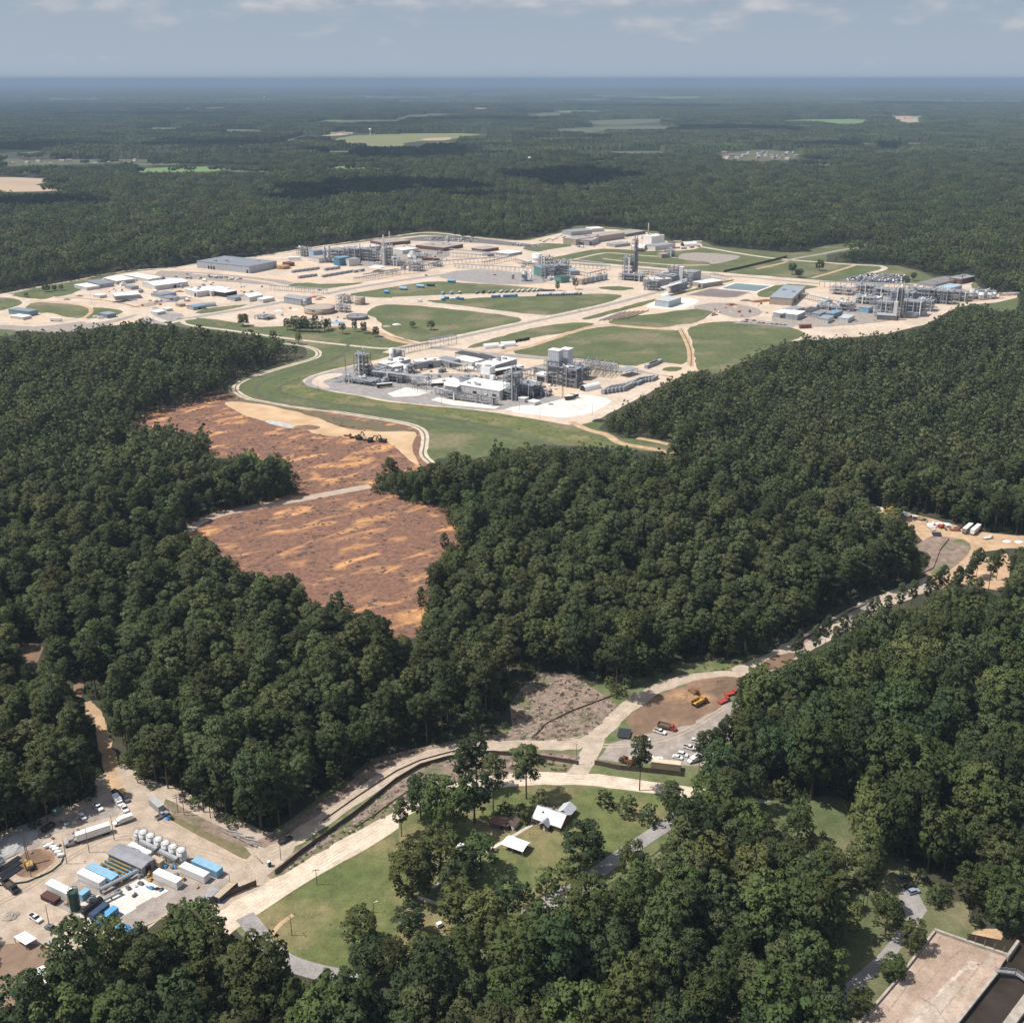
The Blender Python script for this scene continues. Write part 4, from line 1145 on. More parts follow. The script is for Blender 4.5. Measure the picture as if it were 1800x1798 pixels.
WEED=leaf_mat('weeds',(0.10,0.125,0.04),(0.085,0.105,0.04),(0.13,0.125,0.055))
WM=[leaf_mesh('weed',[((0,0,.25),.7),((.5,.3,.2),.5),((-.4,.4,.2),.45)],WEED,40,.35,(0,0,-.5),1,np.random.default_rng(k))for k in(1,2)]
BM_=[brush_mesh(BR1,1),brush_mesh(BR1,2),brush_mesh(BR2,3),stone_mesh(BR1,4)]
strew('logging_debris','brush, stumps and slash strewn over the cleared fields','debris',[q for q in SHEETS['clearing']if len(q)>20],.028,BM_,.5,1.3,61)
strew('slope_debris','broken wood and stones on the stripped banks by the construction road','debris',SHEETS['bank'][:2],.22,[brush_mesh(BR2,7),stone_mesh(STN,8),stone_mesh(STN,9),brush_mesh(BR1,10)],.4,1.3,62)
strew('weeds','weeds and low brush on banks and verges','weeds',SHEETS['verge'][1:]+SHEETS['bank'][:2],.07,WM,.35,.9,63)
strew('weeds','coarse tufts in the rough grass of the works','weeds',[q for q in SHEETS['grass'][1:]],.02,WM,.3,.8,64,3000)
strew('weeds','tufts and clover patches in the lawns','weeds',SHEETS['lawn'],.02,WM,.15,.4,65)
def canopy(name,size,n,amp,base,k):
 r_=np.random.default_rng(1200+k)
 g=np.linspace(-.5,.5,n)*size*1.06
 xx,yy=np.meshgrid(g,g)
 xx=xx+r_.uniform(-.3,.3,xx.shape)*size/n
 yy=yy+r_.uniform(-.3,.3,xx.shape)*size/n
 zz=base+amp*r_.random(xx.shape)**1.5
 edge=np.maximum(np.abs(xx),np.abs(yy))>size*0.515
 zz[edge]=2.0
 v=np.stack([xx.ravel(),yy.ravel(),zz.ravel()],1)
 f=[(j*n+i,j*n+i+1,(j+1)*n+i+1,(j+1)*n+i)for j in range(n-1)for i in range(n-1)]
 me=bpy.data.meshes.new(name)
 me.from_pydata([tuple(q)for q in v],[],f)
 me.materials.append(LEAF_P if k%2 else LEAF_B)
 return me
for size,n,y0,y1,cap,amp in((120.0,26,MID_END-20,FAR_END,6000,19),(700.0,34,FAR_END-300,36200,19000,24)):
 cm=models('canopy_model',[canopy('canopy',size,n,amp,9,k+int(size))for k in range(6)])
 tx,ty=np.meshgrid(np.arange(-cap,cap,size),np.arange(y0,y1,size))
 tx,ty=tx.ravel()+size*0.5,ty.ravel()+size*0.5
 rt=np.random.default_rng(int(size))
 okt=in_view(tx,ty,1.12)
 z0=0*tx
 for dx,dy in((0,0),(-.36,0),(.36,0),(0,-.4),(0,.4),(0,-.2),(0,.2),(.2,.3),(-.2,-.3),(.2,-.1),(-.2,.1)):
  qx,qy=Qa(tx+dx*size,ty+dy*size,z0)
  okt&=~hit(M_HARD,qx,qy)
  qx,qy=Qa(tx+dx*size,ty+dy*size,z0+16)
  okt&=~hit(M_HARD,qx,qy)
 scatter('forest',tx[okt],ty[okt],rt.integers(0,6,okt.sum()),np.ones(okt.sum()),rt.integers(0,4,okt.sum())*math.pi/2,(cm,),'hazy forest plain in the distance'if size<500 else 'blue forest plain at the horizon','forest',vary=False)
hb=MB().box(-61000,61000,-2600,100500,-1.0,292.0)
hm=bpy.data.materials.new('haze')
hm.use_nodes=True
nt=hm.node_tree
nt.nodes.clear()
ho=nt.nodes.new('ShaderNodeOutputMaterial')
pv=nt.nodes.new('ShaderNodeVolumePrincipled')
pv.inputs['Color'].default_value=(0.37,0.505,0.675,1)
pv.inputs['Density'].default_value=6.4e-5
pv.inputs['Anisotropy'].default_value=0.0
nt.links.new(pv.outputs[0],ho.inputs['Volume'])
haze=hb.build('haze',hm)
haze['kind']='stuff'
M_cloud=mat('cloud white',(0.85,0.85,0.85),1.0,(0.8,0.8,0.8),0.01)
def cloud(px,py,lx,ly,seed,alt=1100.0):
 x,y=P(px,py)
 t=alt/sun_dir.z
 r_=random.Random(seed)
 bm=bmesh.new()
 for k in range(16):
  a,q=r_.uniform(0,6.28),math.sqrt(r_.random())
  s=r_.uniform(0.22,0.42)
  mt=Matrix.Translation((math.cos(a)*q*lx*.75,math.sin(a)*q*ly*.75,r_.uniform(-20,60)))@Matrix.Diagonal((s*lx,s*ly,60+40*r_.random(),1))
  bmesh.ops.create_icosphere(bm,subdivisions=3,radius=1.0,matrix=mt)
 me=bpy.data.meshes.new('cloud')
 bm.to_mesh(me)
 bm.free()
 for p in me.polygons:
  p.use_smooth=True
 o=link('cloud',me,None,M_cloud)
 o.location=(x+sun_dir.x*t,y+sun_dir.y*t,alt)
 o['kind']='structure'
cloud(1005,319,190,330,1)
cloud(690,272,330,460,2)
cloud(575,345,190,260,3)
cloud(700,335,230,220,4)
cloud(60,366,140,120,5)
cloud(390,258,420,300,6)
cloud(60,262,300,250,8)
cloud(840,354,60,70,7)
cloud(1280,232,500,420,9,3200.0)
cloud(850,214,600,400,10,3200.0)
cloud(1650,186,900,700,11,3200.0)
cloud(250,205,800,500,12,3200.0)
cloud(1150,190,900,500,13,3200.0)
cloud(1500,262,260,200,14)
STEEL=mat('dark structural steel',(0.13,0.135,0.145),0.6,(0.19,0.195,0.205),0.8,coord='obj')
GALV=mat('galvanised steel',(0.36,0.37,0.385),0.5,(0.27,0.28,0.295),0.5,metal=0.2,coord='obj')
PIPE=mat('insulated pipe',(0.42,0.43,0.44),0.45,(0.33,0.34,0.355),0.7,coord='obj')
WHITE=mat('white paint',(0.80,0.79,0.77),0.5,(0.70,0.69,0.67),0.3,coord='obj')
ROOFW=mat('white metal roof',(0.84,0.83,0.81),0.45,(0.74,0.73,0.71),0.12,coord='obj')
ROOFG=mat('grey metal roof',(0.235,0.255,0.285),0.5,(0.20,0.215,0.24),0.10,coord='obj')
ROOFD=mat('dark flat roof',(0.055,0.055,0.06),0.8,(0.08,0.08,0.085),0.2,coord='obj')
ROOFT=mat('gravel flat roof',(0.36,0.315,0.285),0.9,(0.30,0.26,0.235),0.12,coord='obj')
WALLW=mat('off-white cladding',(0.60,0.585,0.555),0.6,(0.53,0.515,0.49),0.2,coord='obj')
WALLG=mat('grey cladding',(0.36,0.37,0.39),0.6,(0.30,0.31,0.33),0.2,coord='obj')
WALLT=mat('tan block wall',(0.40,0.335,0.275),0.8,(0.34,0.285,0.23),0.2,coord='obj')
WALLB=mat('brown brick wall',(0.185,0.095,0.075),0.85,(0.14,0.07,0.056),0.4,coord='obj')
BLUE=mat('blue paint',(0.105,0.335,0.56),0.45,(0.085,0.28,0.48),0.4,coord='obj')
BLUEL=mat('light blue paint',(0.25,0.43,0.56),0.45,(0.20,0.365,0.49),0.4,coord='obj')
BLUEG=mat('faded blue cladding',(0.20,0.30,0.37),0.6,(0.165,0.25,0.31),0.2,coord='obj')
NAVY=mat('navy paint',(0.030,0.052,0.10),0.5,(0.045,0.07,0.125),0.4,coord='obj')
GREEN=mat('dark green paint',(0.028,0.070,0.055),0.5,(0.04,0.085,0.068),0.4,coord='obj')
TEAL=mat('teal cladding',(0.12,0.25,0.23),0.6,(0.10,0.21,0.19),0.2,coord='obj')
YELLOW=mat('machine yellow',(0.50,0.29,0.06),0.6,(0.40,0.225,0.05),0.6,coord='obj')
RED=mat('red paint',(0.36,0.065,0.045),0.55,(0.28,0.05,0.036),0.6,coord='obj')
RUST=mat('rusty metal',(0.24,0.105,0.06),0.85,(0.17,0.075,0.045),0.6,coord='obj')
BLACK=mat('black rubber',(0.022,0.022,0.023),0.8,(0.032,0.032,0.032),1.0,coord='obj')
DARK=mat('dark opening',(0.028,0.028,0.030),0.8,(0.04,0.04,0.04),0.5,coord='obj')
GLASS=mat('vehicle glass',(0.025,0.032,0.040),0.12,(0.03,0.038,0.046),0.5,spec=0.6,coord='obj')
SILV=mat('silver paint',(0.43,0.44,0.45),0.35,(0.38,0.39,0.40),0.5,metal=0.3,coord='obj')
BLKP=mat('black car paint',(0.018,0.019,0.022),0.3,(0.025,0.026,0.03),0.5,coord='obj')
GREYP=mat('grey car paint',(0.135,0.145,0.16),0.35,(0.11,0.12,0.135),0.5,coord='obj')
WOOD=mat('weathered timber',(0.22,0.165,0.12),0.9,(0.15,0.11,0.08),1.2,coord='obj')
TANP=mat('tan paint',(0.46,0.36,0.25),0.6,(0.39,0.30,0.21),0.4,coord='obj')
SCREEN=mat('dark windscreen cloth',(0.085,0.064,0.052),0.95,(0.125,0.094,0.076),0.5,coord='obj')
CONCO=mat('old concrete',(0.42,0.37,0.31),0.9,(0.30,0.265,0.225),0.4,coord='obj')
U=R(-31.0)
V=R(58.0)
def at(px,py,z=0.0):
 x,y=P(px,py)
 return(x,y,z)
def toward(a,b):
 A,B=P(*a),P(*b)
 return math.atan2(B[1]-A[1],B[0]-A[0])
def span(a,b):
 A,B=P(*a),P(*b)
 return math.hypot(B[0]-A[0],B[1]-A[1])
def foot(A,B,C,z=0.0):
 a,b,c=(np.array(P(q[0],q[1],z))for q in(A,B,C))
 d=b-a
 L=np.linalg.norm(d)
 d/=L
 n=np.array((-d[1],d[0]))
 W=float(np.dot(c-b,n))
 cen=(a+b)/2+n*W/2
 return(cen[0],cen[1],0),math.atan2(d[1],d[0]),L,abs(W)
def roof_gable(L,W,H,rise,ov=0.5,t=0.25):
 b=MB()
 for s in(-1,1):
  y=s*(W/2+ov)
  z=H-ov*rise/(W/2)
  b.add([(-L/2-ov,0,H+rise),(L/2+ov,0,H+rise),(L/2+ov,y,z),(-L/2-ov,y,z),(-L/2-ov,0,H+rise+t),(L/2+ov,0,H+rise+t),(L/2+ov,y,z+t),(-L/2-ov,y,z+t)],[(0,1,2,3),(4,7,6,5),(0,4,5,1),(1,5,6,2),(2,6,7,3),(3,7,4,0)])
 return b
def shed(name,label,cat,fp,H,roof='flat',rise=0.0,wall=None,rmat=None,doors=(),group=None,units=0,ribs=True,windows=0):
 cen,rz,L,W=fp
 if roof=='gable'and W>L:
  rz,L,W=rz+math.pi/2,W,L
 t=thing(name,label,cat,cen,rz,group)
 wall=wall or WALLW
 rmat=rmat or ROOFW
 b=MB()
 if roof=='gable':
  b.prism([(-W/2,0),(W/2,0),(W/2,H),(0,H+rise-0.02),(-W/2,H)],-L/2,L/2)
  rf=roof_gable(L,W,H,rise)
 else:
  b.box(-L/2,L/2,-W/2,W/2,0,H)
  rf=MB().box(-L/2-.3,L/2+.3,-W/2-.3,W/2+.3,H+0.01,H+0.5)
 if ribs:
  n=max(3,min(14,int(L/6)))
  for k in range(n+1):
   x=-L/2+.2+k*(L-.4)/n
   for s in(-1,1):
    b.box(x-.14,x+.14,s*(W/2+.10)-.1,s*(W/2+.10)+.1,0,H-.02)
 b.build('wall',wall,t)
 r=rf.build('roof',rmat,t)
 for k in range(units):
  m=MB()
  x,y,s=random.uniform(-.38,.38)*L,random.uniform(-.3,.3)*W,random.uniform(1.2,2.4)
  z=H+(0.45 if roof!='gable'else rise*(1-abs(y)/(W/2))-.1)
  m.box(x-s,x+s,y-s*.7,y+s*.7,z,z+s*.9)
  m.build('roof_unit',GALV,r)
 for f,off,w,h in doors:
  m=MB()
  if f in('n','s'):
   y=(W/2+.24)*(1 if f=='n'else-1)
   m.box(off*L/2-w/2,off*L/2+w/2,y-.06,y+.06,0.05,h)
  else:
   x=(L/2+.10)*(1 if f=='e'else-1)
   m.box(x-.08,x+.08,off*W/2-w/2,off*W/2+w/2,0.05,h)
  m.build('door',DARK,t)
 for k in range(windows):
  m=MB()
  x=-L/2+(k+.5)*L/windows
  m.box(x-1.0,x+1.0,-W/2-.28,-W/2-.14,H*.45,H*.45+1.3)
  m.build('window',GLASS,t)
 return t
def tank(name,label,px,py,r,h,top='cone',m=None,rail=True,group=None,z0=0.0,cat='tank'):
 t=thing(name,label,cat,at(px,py),0.4,group)
 m=m or WHITE
 b=MB()
 b.lathe((0,0,0),[(r,0),(r,h*.33),(r*1.012,h*.335),(r,h*.34),(r,h*.66),(r*1.012,h*.665),(r,h*.67),(r,h)],24)
 b.build('shell',m,t,smooth=True)
 b=MB()
 rise=r*(0.35 if top=='dome'else 0.18 if top=='cone'else 0.03)
 pr=[(r*1.02,0),(r*1.02,.12),(r*.75,rise*.55),(r*.4,rise*.9),(r*.05,rise)]
 b.lathe((0,0,h),pr,24)
 b.build('roof',m,t,smooth=True)
 if rail:
  b=MB()
  n=14
  for k in range(n):
   a,c=2*math.pi*k/n,2*math.pi*(k+1)/n
   p,q=(r*math.cos(a),r*math.sin(a)),(r*math.cos(c),r*math.sin(c))
   b.bar((*p,h+1.1),(*q,h+1.1),.09)
   b.bar((*p,h),(*p,h+1.1),.08)
  b.bar((0,-r-.25,0),(0,-r-.25,h+1),.4,.12)
  b.build('railing',GALV,t)
 return t
def quonset(name,label,fp,H,cat='shelter',m=None,group=None,flip=False):
 cen,rz,L,W=fp
 if W>L:
  rz,L,W=rz+math.pi/2,W,L
 if flip:
  rz+=math.pi
 t=thing(name,label,cat,cen,rz,group)
 n=12
 prof=[(W/2*math.cos(math.pi*k/n),H*math.sin(math.pi*k/n)**0.8)for k in range(n+1)]
 inn=[(y*.97,z*.97-.02)for y,z in prof]
 b=MB()
 nn=len(prof)
 vs=[(-L/2,y,z)for y,z in prof]+[(L/2,y,z)for y,z in prof]+[(-L/2,y,z)for y,z in inn]+[(L/2,y,z)for y,z in inn]
 fs=[]
 for k in range(nn-1):
  fs+=[(k,k+1,nn+k+1,nn+k),(2*nn+k,3*nn+k,3*nn+k+1,2*nn+k+1),(k,2*nn+k,2*nn+k+1,k+1),(nn+k,nn+k+1,3*nn+k+1,3*nn+k)]
 b.add(vs,fs)
 b.build('cover',m or ROOFW,t)
 b=MB()
 b.add([(-L/2+.3,y*.97,z*.97)for y,z in prof],[tuple(range(nn))])
 b.build('end_wall',WALLW,t)
 MB().box(L/2-.5,L/2-.3,-W*.46,W*.46,0,H*.62).build('opening',DARK,t)
 return t
def boxbody(L,W,H,z0,rib=0.6,d=0.05):
 b=MB().box(-L/2,L/2,-W/2,W/2,z0,z0+H)
 k=-L/2+rib
 while k<L/2-rib/2:
  for s in(-1,1):
   y=s*(W/2+d/2)
   b.box(k-rib*.22,k+rib*.22,y-d/2,y+d/2,z0+.15,z0+H-.1)
  k+=rib
 return b
def container(label,px,py,rz,L=12.2,W=2.5,H=2.7,m=None,z=0.0,name='shipping_container',cat='container',group=None,roof=None,door=True,dk=DARK):
 t=thing(name,label,cat,at(px,py,0),rz,group)
 t.location.z=z
 m=m or BLUE
 boxbody(L,W,H,0.25).build('body',m,t)
 MB().box(-L/2-.04,L/2+.04,-W/2-.06,W/2+.06,H+.255,H+.36).build('roof',roof or m,t)
 MB().box(-L/2,L/2,-W/2+.05,W/2-.05,0,.25).build('base_frame',STEEL,t)
 if door:
  for s in(-1,1):
   MB().box(L/2+.02,L/2+.10,s*W/4-W*.22,s*W/4+W*.22,.4,H+.05).build('door',m,t)
 return t
def wheel(b_t,b_r,x,y,r,w):
 pass
def wheels(t,spots,r,w,rim=True):
 me=MB().tube((0,-w/2,0),(0,w/2,0),r,n=14).mesh('wheel',BLACK)
 mr=MB().tube((0,-w/2-.015,0),(0,w/2+.015,0),r*.55,n=10).mesh('rim',SILV)
 for(x,y)in spots:
  o=link('wheel',me,t)
  o.location=(x,y,r)
  if rim:
   link('rim',mr,o)
VEH={}
def vehicle(kind,m):
 key=(kind,m.name)
 if key in VEH:
  return VEH[key]
 nm={'pickup':'pickup_truck','suv':'parked_car','sedan':'parked_car','van':'service_truck'}[kind]
 t=thing(nm,'x','car',(0,0,-500))
 if kind=='pickup':
  L,W=5.8,2.0
  b=MB()
  b.prism([(-2.9,.45),(2.85,.45),(2.9,.8),(2.8,1.05),(1.35,1.15),(-.55,1.15),(-.55,1.15),(-2.9,1.15)],-W/2,W/2,axis='y')
  b.build('body',m,t)
  c=MB()
  c.add([(-.55,-.92,1.15),(1.4,-.92,1.15),(1.4,.92,1.15),(-.55,.92,1.15),(-.4,-.75,1.86),(.65,-.75,1.86),(.65,.75,1.86),(-.4,.75,1.86)],[(0,3,2,1),(4,5,6,7),(0,1,5,4),(1,2,6,5),(2,3,7,6),(3,0,4,7)])
  c.build('window',GLASS,t)
  MB().box(-.42,.62,-.76,.76,1.865,1.93).build('cab_roof',m,t)
  MB().box(-2.75,-.7,-.8,.8,1.152,1.17).build('bed',DARK,t)
  for s in(-1,1):
   MB().box(-2.85,-.6,s*.93-.06,s*.93+.06,1.153,1.32).build('bed_side',m,t)
  MB().box(-2.88,-2.8,-.86,.86,1.153,1.32).build('tailgate',m,t)
  wheels(t,[(-1.8,-.9),(-1.8,.9),(1.85,-.9),(1.85,.9)],.40,.27)
 elif kind in('suv','sedan'):
  L,W,top=(4.8,1.9,1.75)if kind=='suv'else(4.6,1.82,1.45)
  b=MB()
  b.prism([(-L/2,.4),(L/2,.4),(L/2+.02,.7),(L/2-.15,.95),(1.0,1.05),(-L/2+.1,1.08)],-W/2,W/2,axis='y')
  b.build('body',m,t)
  c=MB()
  rear=-L/2+(.15 if kind=='suv'else .75)
  c.add([(rear,-W/2+.06,1.06),(1.1,-W/2+.06,1.06),(1.1,W/2-.06,1.06),(rear,W/2-.06,1.06),(rear+.3,-W/2+.22,top-.05),(.35,-W/2+.22,top-.05),(.35,W/2-.22,top-.05),(rear+.3,W/2-.22,top-.05)],[(0,3,2,1),(4,5,6,7),(0,1,5,4),(1,2,6,5),(2,3,7,6),(3,0,4,7)])
  c.build('window',GLASS,t)
  MB().box(rear+.28,.37,-W/2+.2,W/2-.2,top-.045,top+.03).build('roof',m,t)
  wheels(t,[(-1.4,-.82),(-1.4,.82),(1.4,-.82),(1.4,.82)],.34,.22)
 else:
  b=MB()
  b.prism([(1.0,.5),(3.4,.5),(3.45,1.2),(2.4,1.35),(1.9,2.15),(1.0,2.2)],-1.05,1.05,axis='y')
  b.build('cab',m,t)
  MB().box(1.55,2.2,-1.08,1.08,1.4,1.95).build('window',GLASS,t)
  boxbody(5.0,2.3,1.9,.75,.8).build('cargo_box',m,t)
  for o in t.children if False else():
   pass
  wheels(t,[(-1.6,-1),(-1.6,1),(2.3,-1),(2.3,1)],.45,.3)
  VEHSHIFT=[c for c in bpy.data.objects if c.parent==t and c.name.startswith('cargo_box')]
  for c in VEHSHIFT:
   c.location.x=-1.55
 VEH[key]=t
 return t
VUSED=set()
def park(kind,m,px,py,rz,label,group=None,cat=None,name=None):
 src=vehicle(kind,m)
 if src.name not in VUSED:
  VUSED.add(src.name)
  t=src
  t.location=at(px,py)
  t.rotation_euler=(0,0,rz)
  t['label']=label
  if group:t['group']=group
 else:
  t=copy_tree(src,at(px,py),rz,label)
  if group:
   t['group']=group
  elif'group'in t:
   del t['group']
 t['category']=cat or{'pickup':'pickup','van':'truck'}.get(kind,'car')
 return t
SMALLCAR={}
def small_car(m,x,y,rz,label,group):
 if m.name not in SMALLCAR:
  b=MB()
  b.prism([(-2.3,.35),(2.3,.35),(2.3,.8),(1.0,.95),(.4,1.5),(-1.6,1.55),(-2.3,1.0)],-.92,.92,axis='y')
  me=b.mesh('parked_car',m)
  me.materials.append(GLASS)
  me.materials.append(BLACK)
  b2=MB().add([(-1.85,.935,1.0),(.85,.935,1.0),(.4,.935,1.42),(-1.55,.935,1.42)],[(0,1,2,3)])
  bm=bmesh.new()
  bm.from_mesh(me)
  def quads(vs,fs,mi):
   vv=[bm.verts.new(v)for v in vs]
   for f in fs:
    bm.faces.new([vv[i]for i in f]).material_index=mi
  for s in(-1,1):
   quads([(-1.85,s*.93,1.0),(.80,s*.93,1.0),(.42,s*.93,1.42),(-1.5,s*.93,1.42)],[(0,1,2,3)],1)
   for x in(-1.4,1.4):
    n=10
    vs=[(x+.34*math.cos(6.283*k/n),s*.95,.34+.34*math.sin(6.283*k/n))for k in range(n)]
    quads(vs,[tuple(range(n))],2)
  quads([(.98,-.8,.99),(.98,.8,.99),(.48,.75,1.46),(.48,-.75,1.46)],[(0,1,2,3)],1)
  bm.to_mesh(me)
  bm.free()
  SMALLCAR[m.name]=me
 o=link('parked_car',SMALLCAR[m.name])
 o.location=(x,y,0)
 o.rotation_euler=(0,0,rz)
 return tag(o,label,'car',group)
def semi(label,px,py,rz,m=None,tractor=True,L=15.5,name='semi_trailer',group=None,cab=None,wheels_on=True):
 t=thing(name,label,'trailer',at(px,py),rz,group)
 m=m or WHITE
 boxbody(L,2.6,2.8,1.15,.9,.03).build('body',m,t)
 MB().box(-L/2-.02,L/2+.02,-1.31,1.31,3.952,4.03).build('roof',ROOFW,t)
 MB().box(-L/2,L/2,-.6,.6,.85,1.148).build('chassis',STEEL,t)
 wheels(t,[(-L/2+1.2,-1.05),(-L/2+1.2,1.05),(-L/2+2.5,-1.05),(-L/2+2.5,1.05)],.5,.5,False)
 if tractor:
  MB().prism([(L/2+.9,.6),(L/2+4.6,.6),(L/2+4.6,1.7),(L/2+3.2,1.9),(L/2+2.8,3.1),(L/2+.9,3.2)],-1.2,1.2,axis='y').build('tractor_cab',cab or SILV,t)
  MB().box(L/2+2.0,L/2+2.7,-1.23,1.23,2.0,2.8).build('window',GLASS,t)
  MB().box(L/2-2.2,L/2+1,-.5,.5,.6,.848).build('tractor_frame',STEEL,t)
  wheels(t,[(L/2+3.7,-1.05),(L/2+3.7,1.05),(L/2-.6,-1.05),(L/2-.6,1.05)],.5,.4,False)
 else:
  MB().box(L/2-2.6,L/2-2.4,-.8,.8,0,.848).build('landing_leg',STEEL,t)
 return t
def pole(label,px,py,h,name='light_pole',arms=1,cat='pole',group=None,m=None,head=None):
 t=thing(name,label,cat,at(px,py),random.uniform(0,3),group)
 MB().tube((0,0,0),(0,0,h),.16,.09,n=7).build('shaft',m or STEEL,t)
 if name=='utility_pole':
  for k in range(arms):
   MB().box(-1.3,1.3,-.08,.08,h-.6-k*1.1,h-.4-k*1.1).build('crossarm',WOOD,t)
 else:
  b=MB()
  b.bar((0,0,h-.1),(1.1,0,h+.1),.09)
  b.box(.9,1.6,-.16,.16,h+.02,h+.16)
  b.build('lamp_head',head or GALV,t)
 return t
def fence(label,pts,h,name='site_fence',m=None,post=4.0,cat='fence',mesh_post=None,thick=0.06):
 line=resample([np.array(P(*p))for p in pts],post,False)
 o=line[0]
 t=thing(name,label,cat,(o[0],o[1],0))
 b=MB()
 for a,c in zip(line[:-1],line[1:]):
  a2,c2=a-o,c-o
  b.bar((a2[0],a2[1],h/2),(c2[0],c2[1],h/2),thick,h-.2)
 b.build('screen',m or SCREEN,t)
 pm=MB().box(-.06,.06,-.06,.06,0,h+.1).mesh('post',STEEL)
 step=max(1,len(line)//60)
 for p in line[::step]:
  q=link('post',pm,t)
  q.location=(p[0]-o[0],p[1]-o[1],0)
 return t
def pipe_rack(label,a,b,h=6.0,w=5.0,bent=7.0,pipes=4,name='pipe_rack',levels=1,group=None,m=None):
 A,B=P(*a),P(*b)
 L=math.hypot(B[0]-A[0],B[1]-A[1])
 t=thing(name,label,'pipe rack',(A[0],A[1],0),math.atan2(B[1]-A[1],B[0]-A[0]),group)
 n=max(2,int(L/bent))
 f=MB()
 for k in range(n+1):
  x=L*k/n
  for s in(-1,1):
   f.bar((x,s*w/2,0),(x,s*w/2,h+.6),.28)
  for l in range(levels):
   z=h-l*2.4
   f.bar((x,-w/2,z),(x,w/2,z),.26)
 for s in(-1,1):
  f.bar((0,s*w/2,h+.1),(L,s*w/2,h+.1),.22)
 f.build('frame',m or STEEL,t)
 for k in range(pipes):
  y=-w/2+(k+.7)*w/(pipes+.4)
  r=.14+.10*((k*7)%3)
  z=h+.15+r-(2.4*(k%levels))
  MB().tube((0,y,z),(L,y,z),r,n=7).build('pipe',PIPE if k%3 else GALV,t)
 return t
def process_unit(label,px,py,rz,nx,ny,nl,bx=5.0,by=5.0,lh=4.5,seed=1,vessels=5,columns=2,clad=None,name='process_unit',fm=None,group=None,ht=1.0,density=1.0):
 r_=random.Random(seed)
 t=thing(name,label,'process plant',at(px,py),rz,group)
 L,W,H=nx*bx,ny*by,nl*lh
 f=MB()
 hs=[[nl if(i,j)!=(nx,ny)else max(1,nl-1)for j in range(ny+1)]for i in range(nx+1)]
 for i in range(nx+1):
  for j in range(ny+1):
   x,y=-L/2+i*bx,-W/2+j*by
   f.bar((x,y,0),(x,y,H+1.0),.30)
 for l in range(1,nl+1):
  z=l*lh
  for i in range(nx+1):
   f.bar((-L/2+i*bx,-W/2,z),(-L/2+i*bx,W/2,z),.28)
  for j in range(ny+1):
   f.bar((-L/2,-W/2+j*by,z),(L/2,-W/2+j*by,z),.28)
 for l in range(nl):
  for i in range(nx):
   if r_.random()<.7:
    x=-L/2+i*bx
    for y in(-W/2,W/2):
     f.bar((x,y,l*lh),(x+bx,y,(l+1)*lh),.18)
  for j in range(ny):
   if r_.random()<.5:
    y=-W/2+j*by
    for x in(-L/2,L/2):
     f.bar((x,y,l*lh),(x,y+by,(l+1)*lh),.18)
 f.build('frame',fm or STEEL,t)
 for l in range(1,nl+1):
  g=MB()
  for i in range(nx):
   for j in range(ny):
    if r_.random()<.72*density:
     x,y=-L/2+i*bx,-W/2+j*by
     g.box(x+.2,x+bx-.2,y+.2,y+by-.2,l*lh+.16,l*lh+.24)
  for j in(0,ny):
   y=-W/2+j*by
   g.bar((-L/2,y,l*lh+1.1),(L/2,y,l*lh+1.1),.10)
  if g.v:
   g.build('floor',GALV,t)
 for k in range(vessels):
  l=r_.randrange(0,nl+1)
  z=l*lh+.3
  r=r_.uniform(.5,1.2)
  x,y=r_.uniform(-.4,.4)*L,r_.uniform(-.4,.4)*W
  b=MB()
  if r_.random()<.5:
   b.hcyl((x-r*2,y,z+r),(x+r*2,y,z+r),r)
  else:
   b.lathe((x,y,z),[(r*.5,0),(r,.4),(r,r*2.6),(r*.6,r*3.0),(.1,r*3.15)],12)
  b.build('vessel',r_.choice([PIPE,WHITE,GALV,PIPE]),t)
 for k in range(columns):
  r=r_.uniform(.4,.85)
  h=H*r_.uniform(1.0,1.3)*ht
  x,y=r_.uniform(-.5,.5)*L,r_.choice((-1,1))*(W/2+r+.3)
  b=MB().lathe((x,y,0),[(r*1.2,0),(r,1.5),(r,h*.6),(r*.85,h*.62),(r*.85,h-1),(r*.4,h-.2),(.15,h)],12)
  b.build('column',r_.choice([PIPE,GALV,WHITE]),t)
 for k in range(int(9*density)):
  z=r_.randrange(1,nl+1)*lh-r_.uniform(.4,1.6)
  y=r_.choice((-1,1))*(W/2+r_.uniform(-.5,.6))
  b=MB()
  x0,x1=r_.uniform(-.5,0)*L,r_.uniform(.1,.6)*L
  b.tube((x0,y,z),(x1,y,z),.2,n=6)
  b.tube((x1,y,.1),(x1,y,z),.2,n=6)
  b.build('pipe',PIPE,t)
 if clad:
  m,i0,i1,z0,z1=clad
  MB().box(-L/2+i0*L-.2,-L/2+i1*L+.2,-W/2-.3,W/2+.3,z0,z1).build('cladding',m,t)
 return t
def stack_col(label,px,py,r,h,m=None,name='flue_stack',group=None,cat='stack'):
 t=thing(name,label,cat,at(px,py),0,group)
 MB().lathe((0,0,0),[(r*1.25,0),(r,2),(r,h*.5),(r*.92,h*.51),(r*.92,h)],14).build('shaft',m or PIPE,t,smooth=True)
 b=MB().lathe((0,0,h*.72),[(r*1.6,0),(r*1.6,.25)],12)
 b.build('platform',GALV,t)
 return t
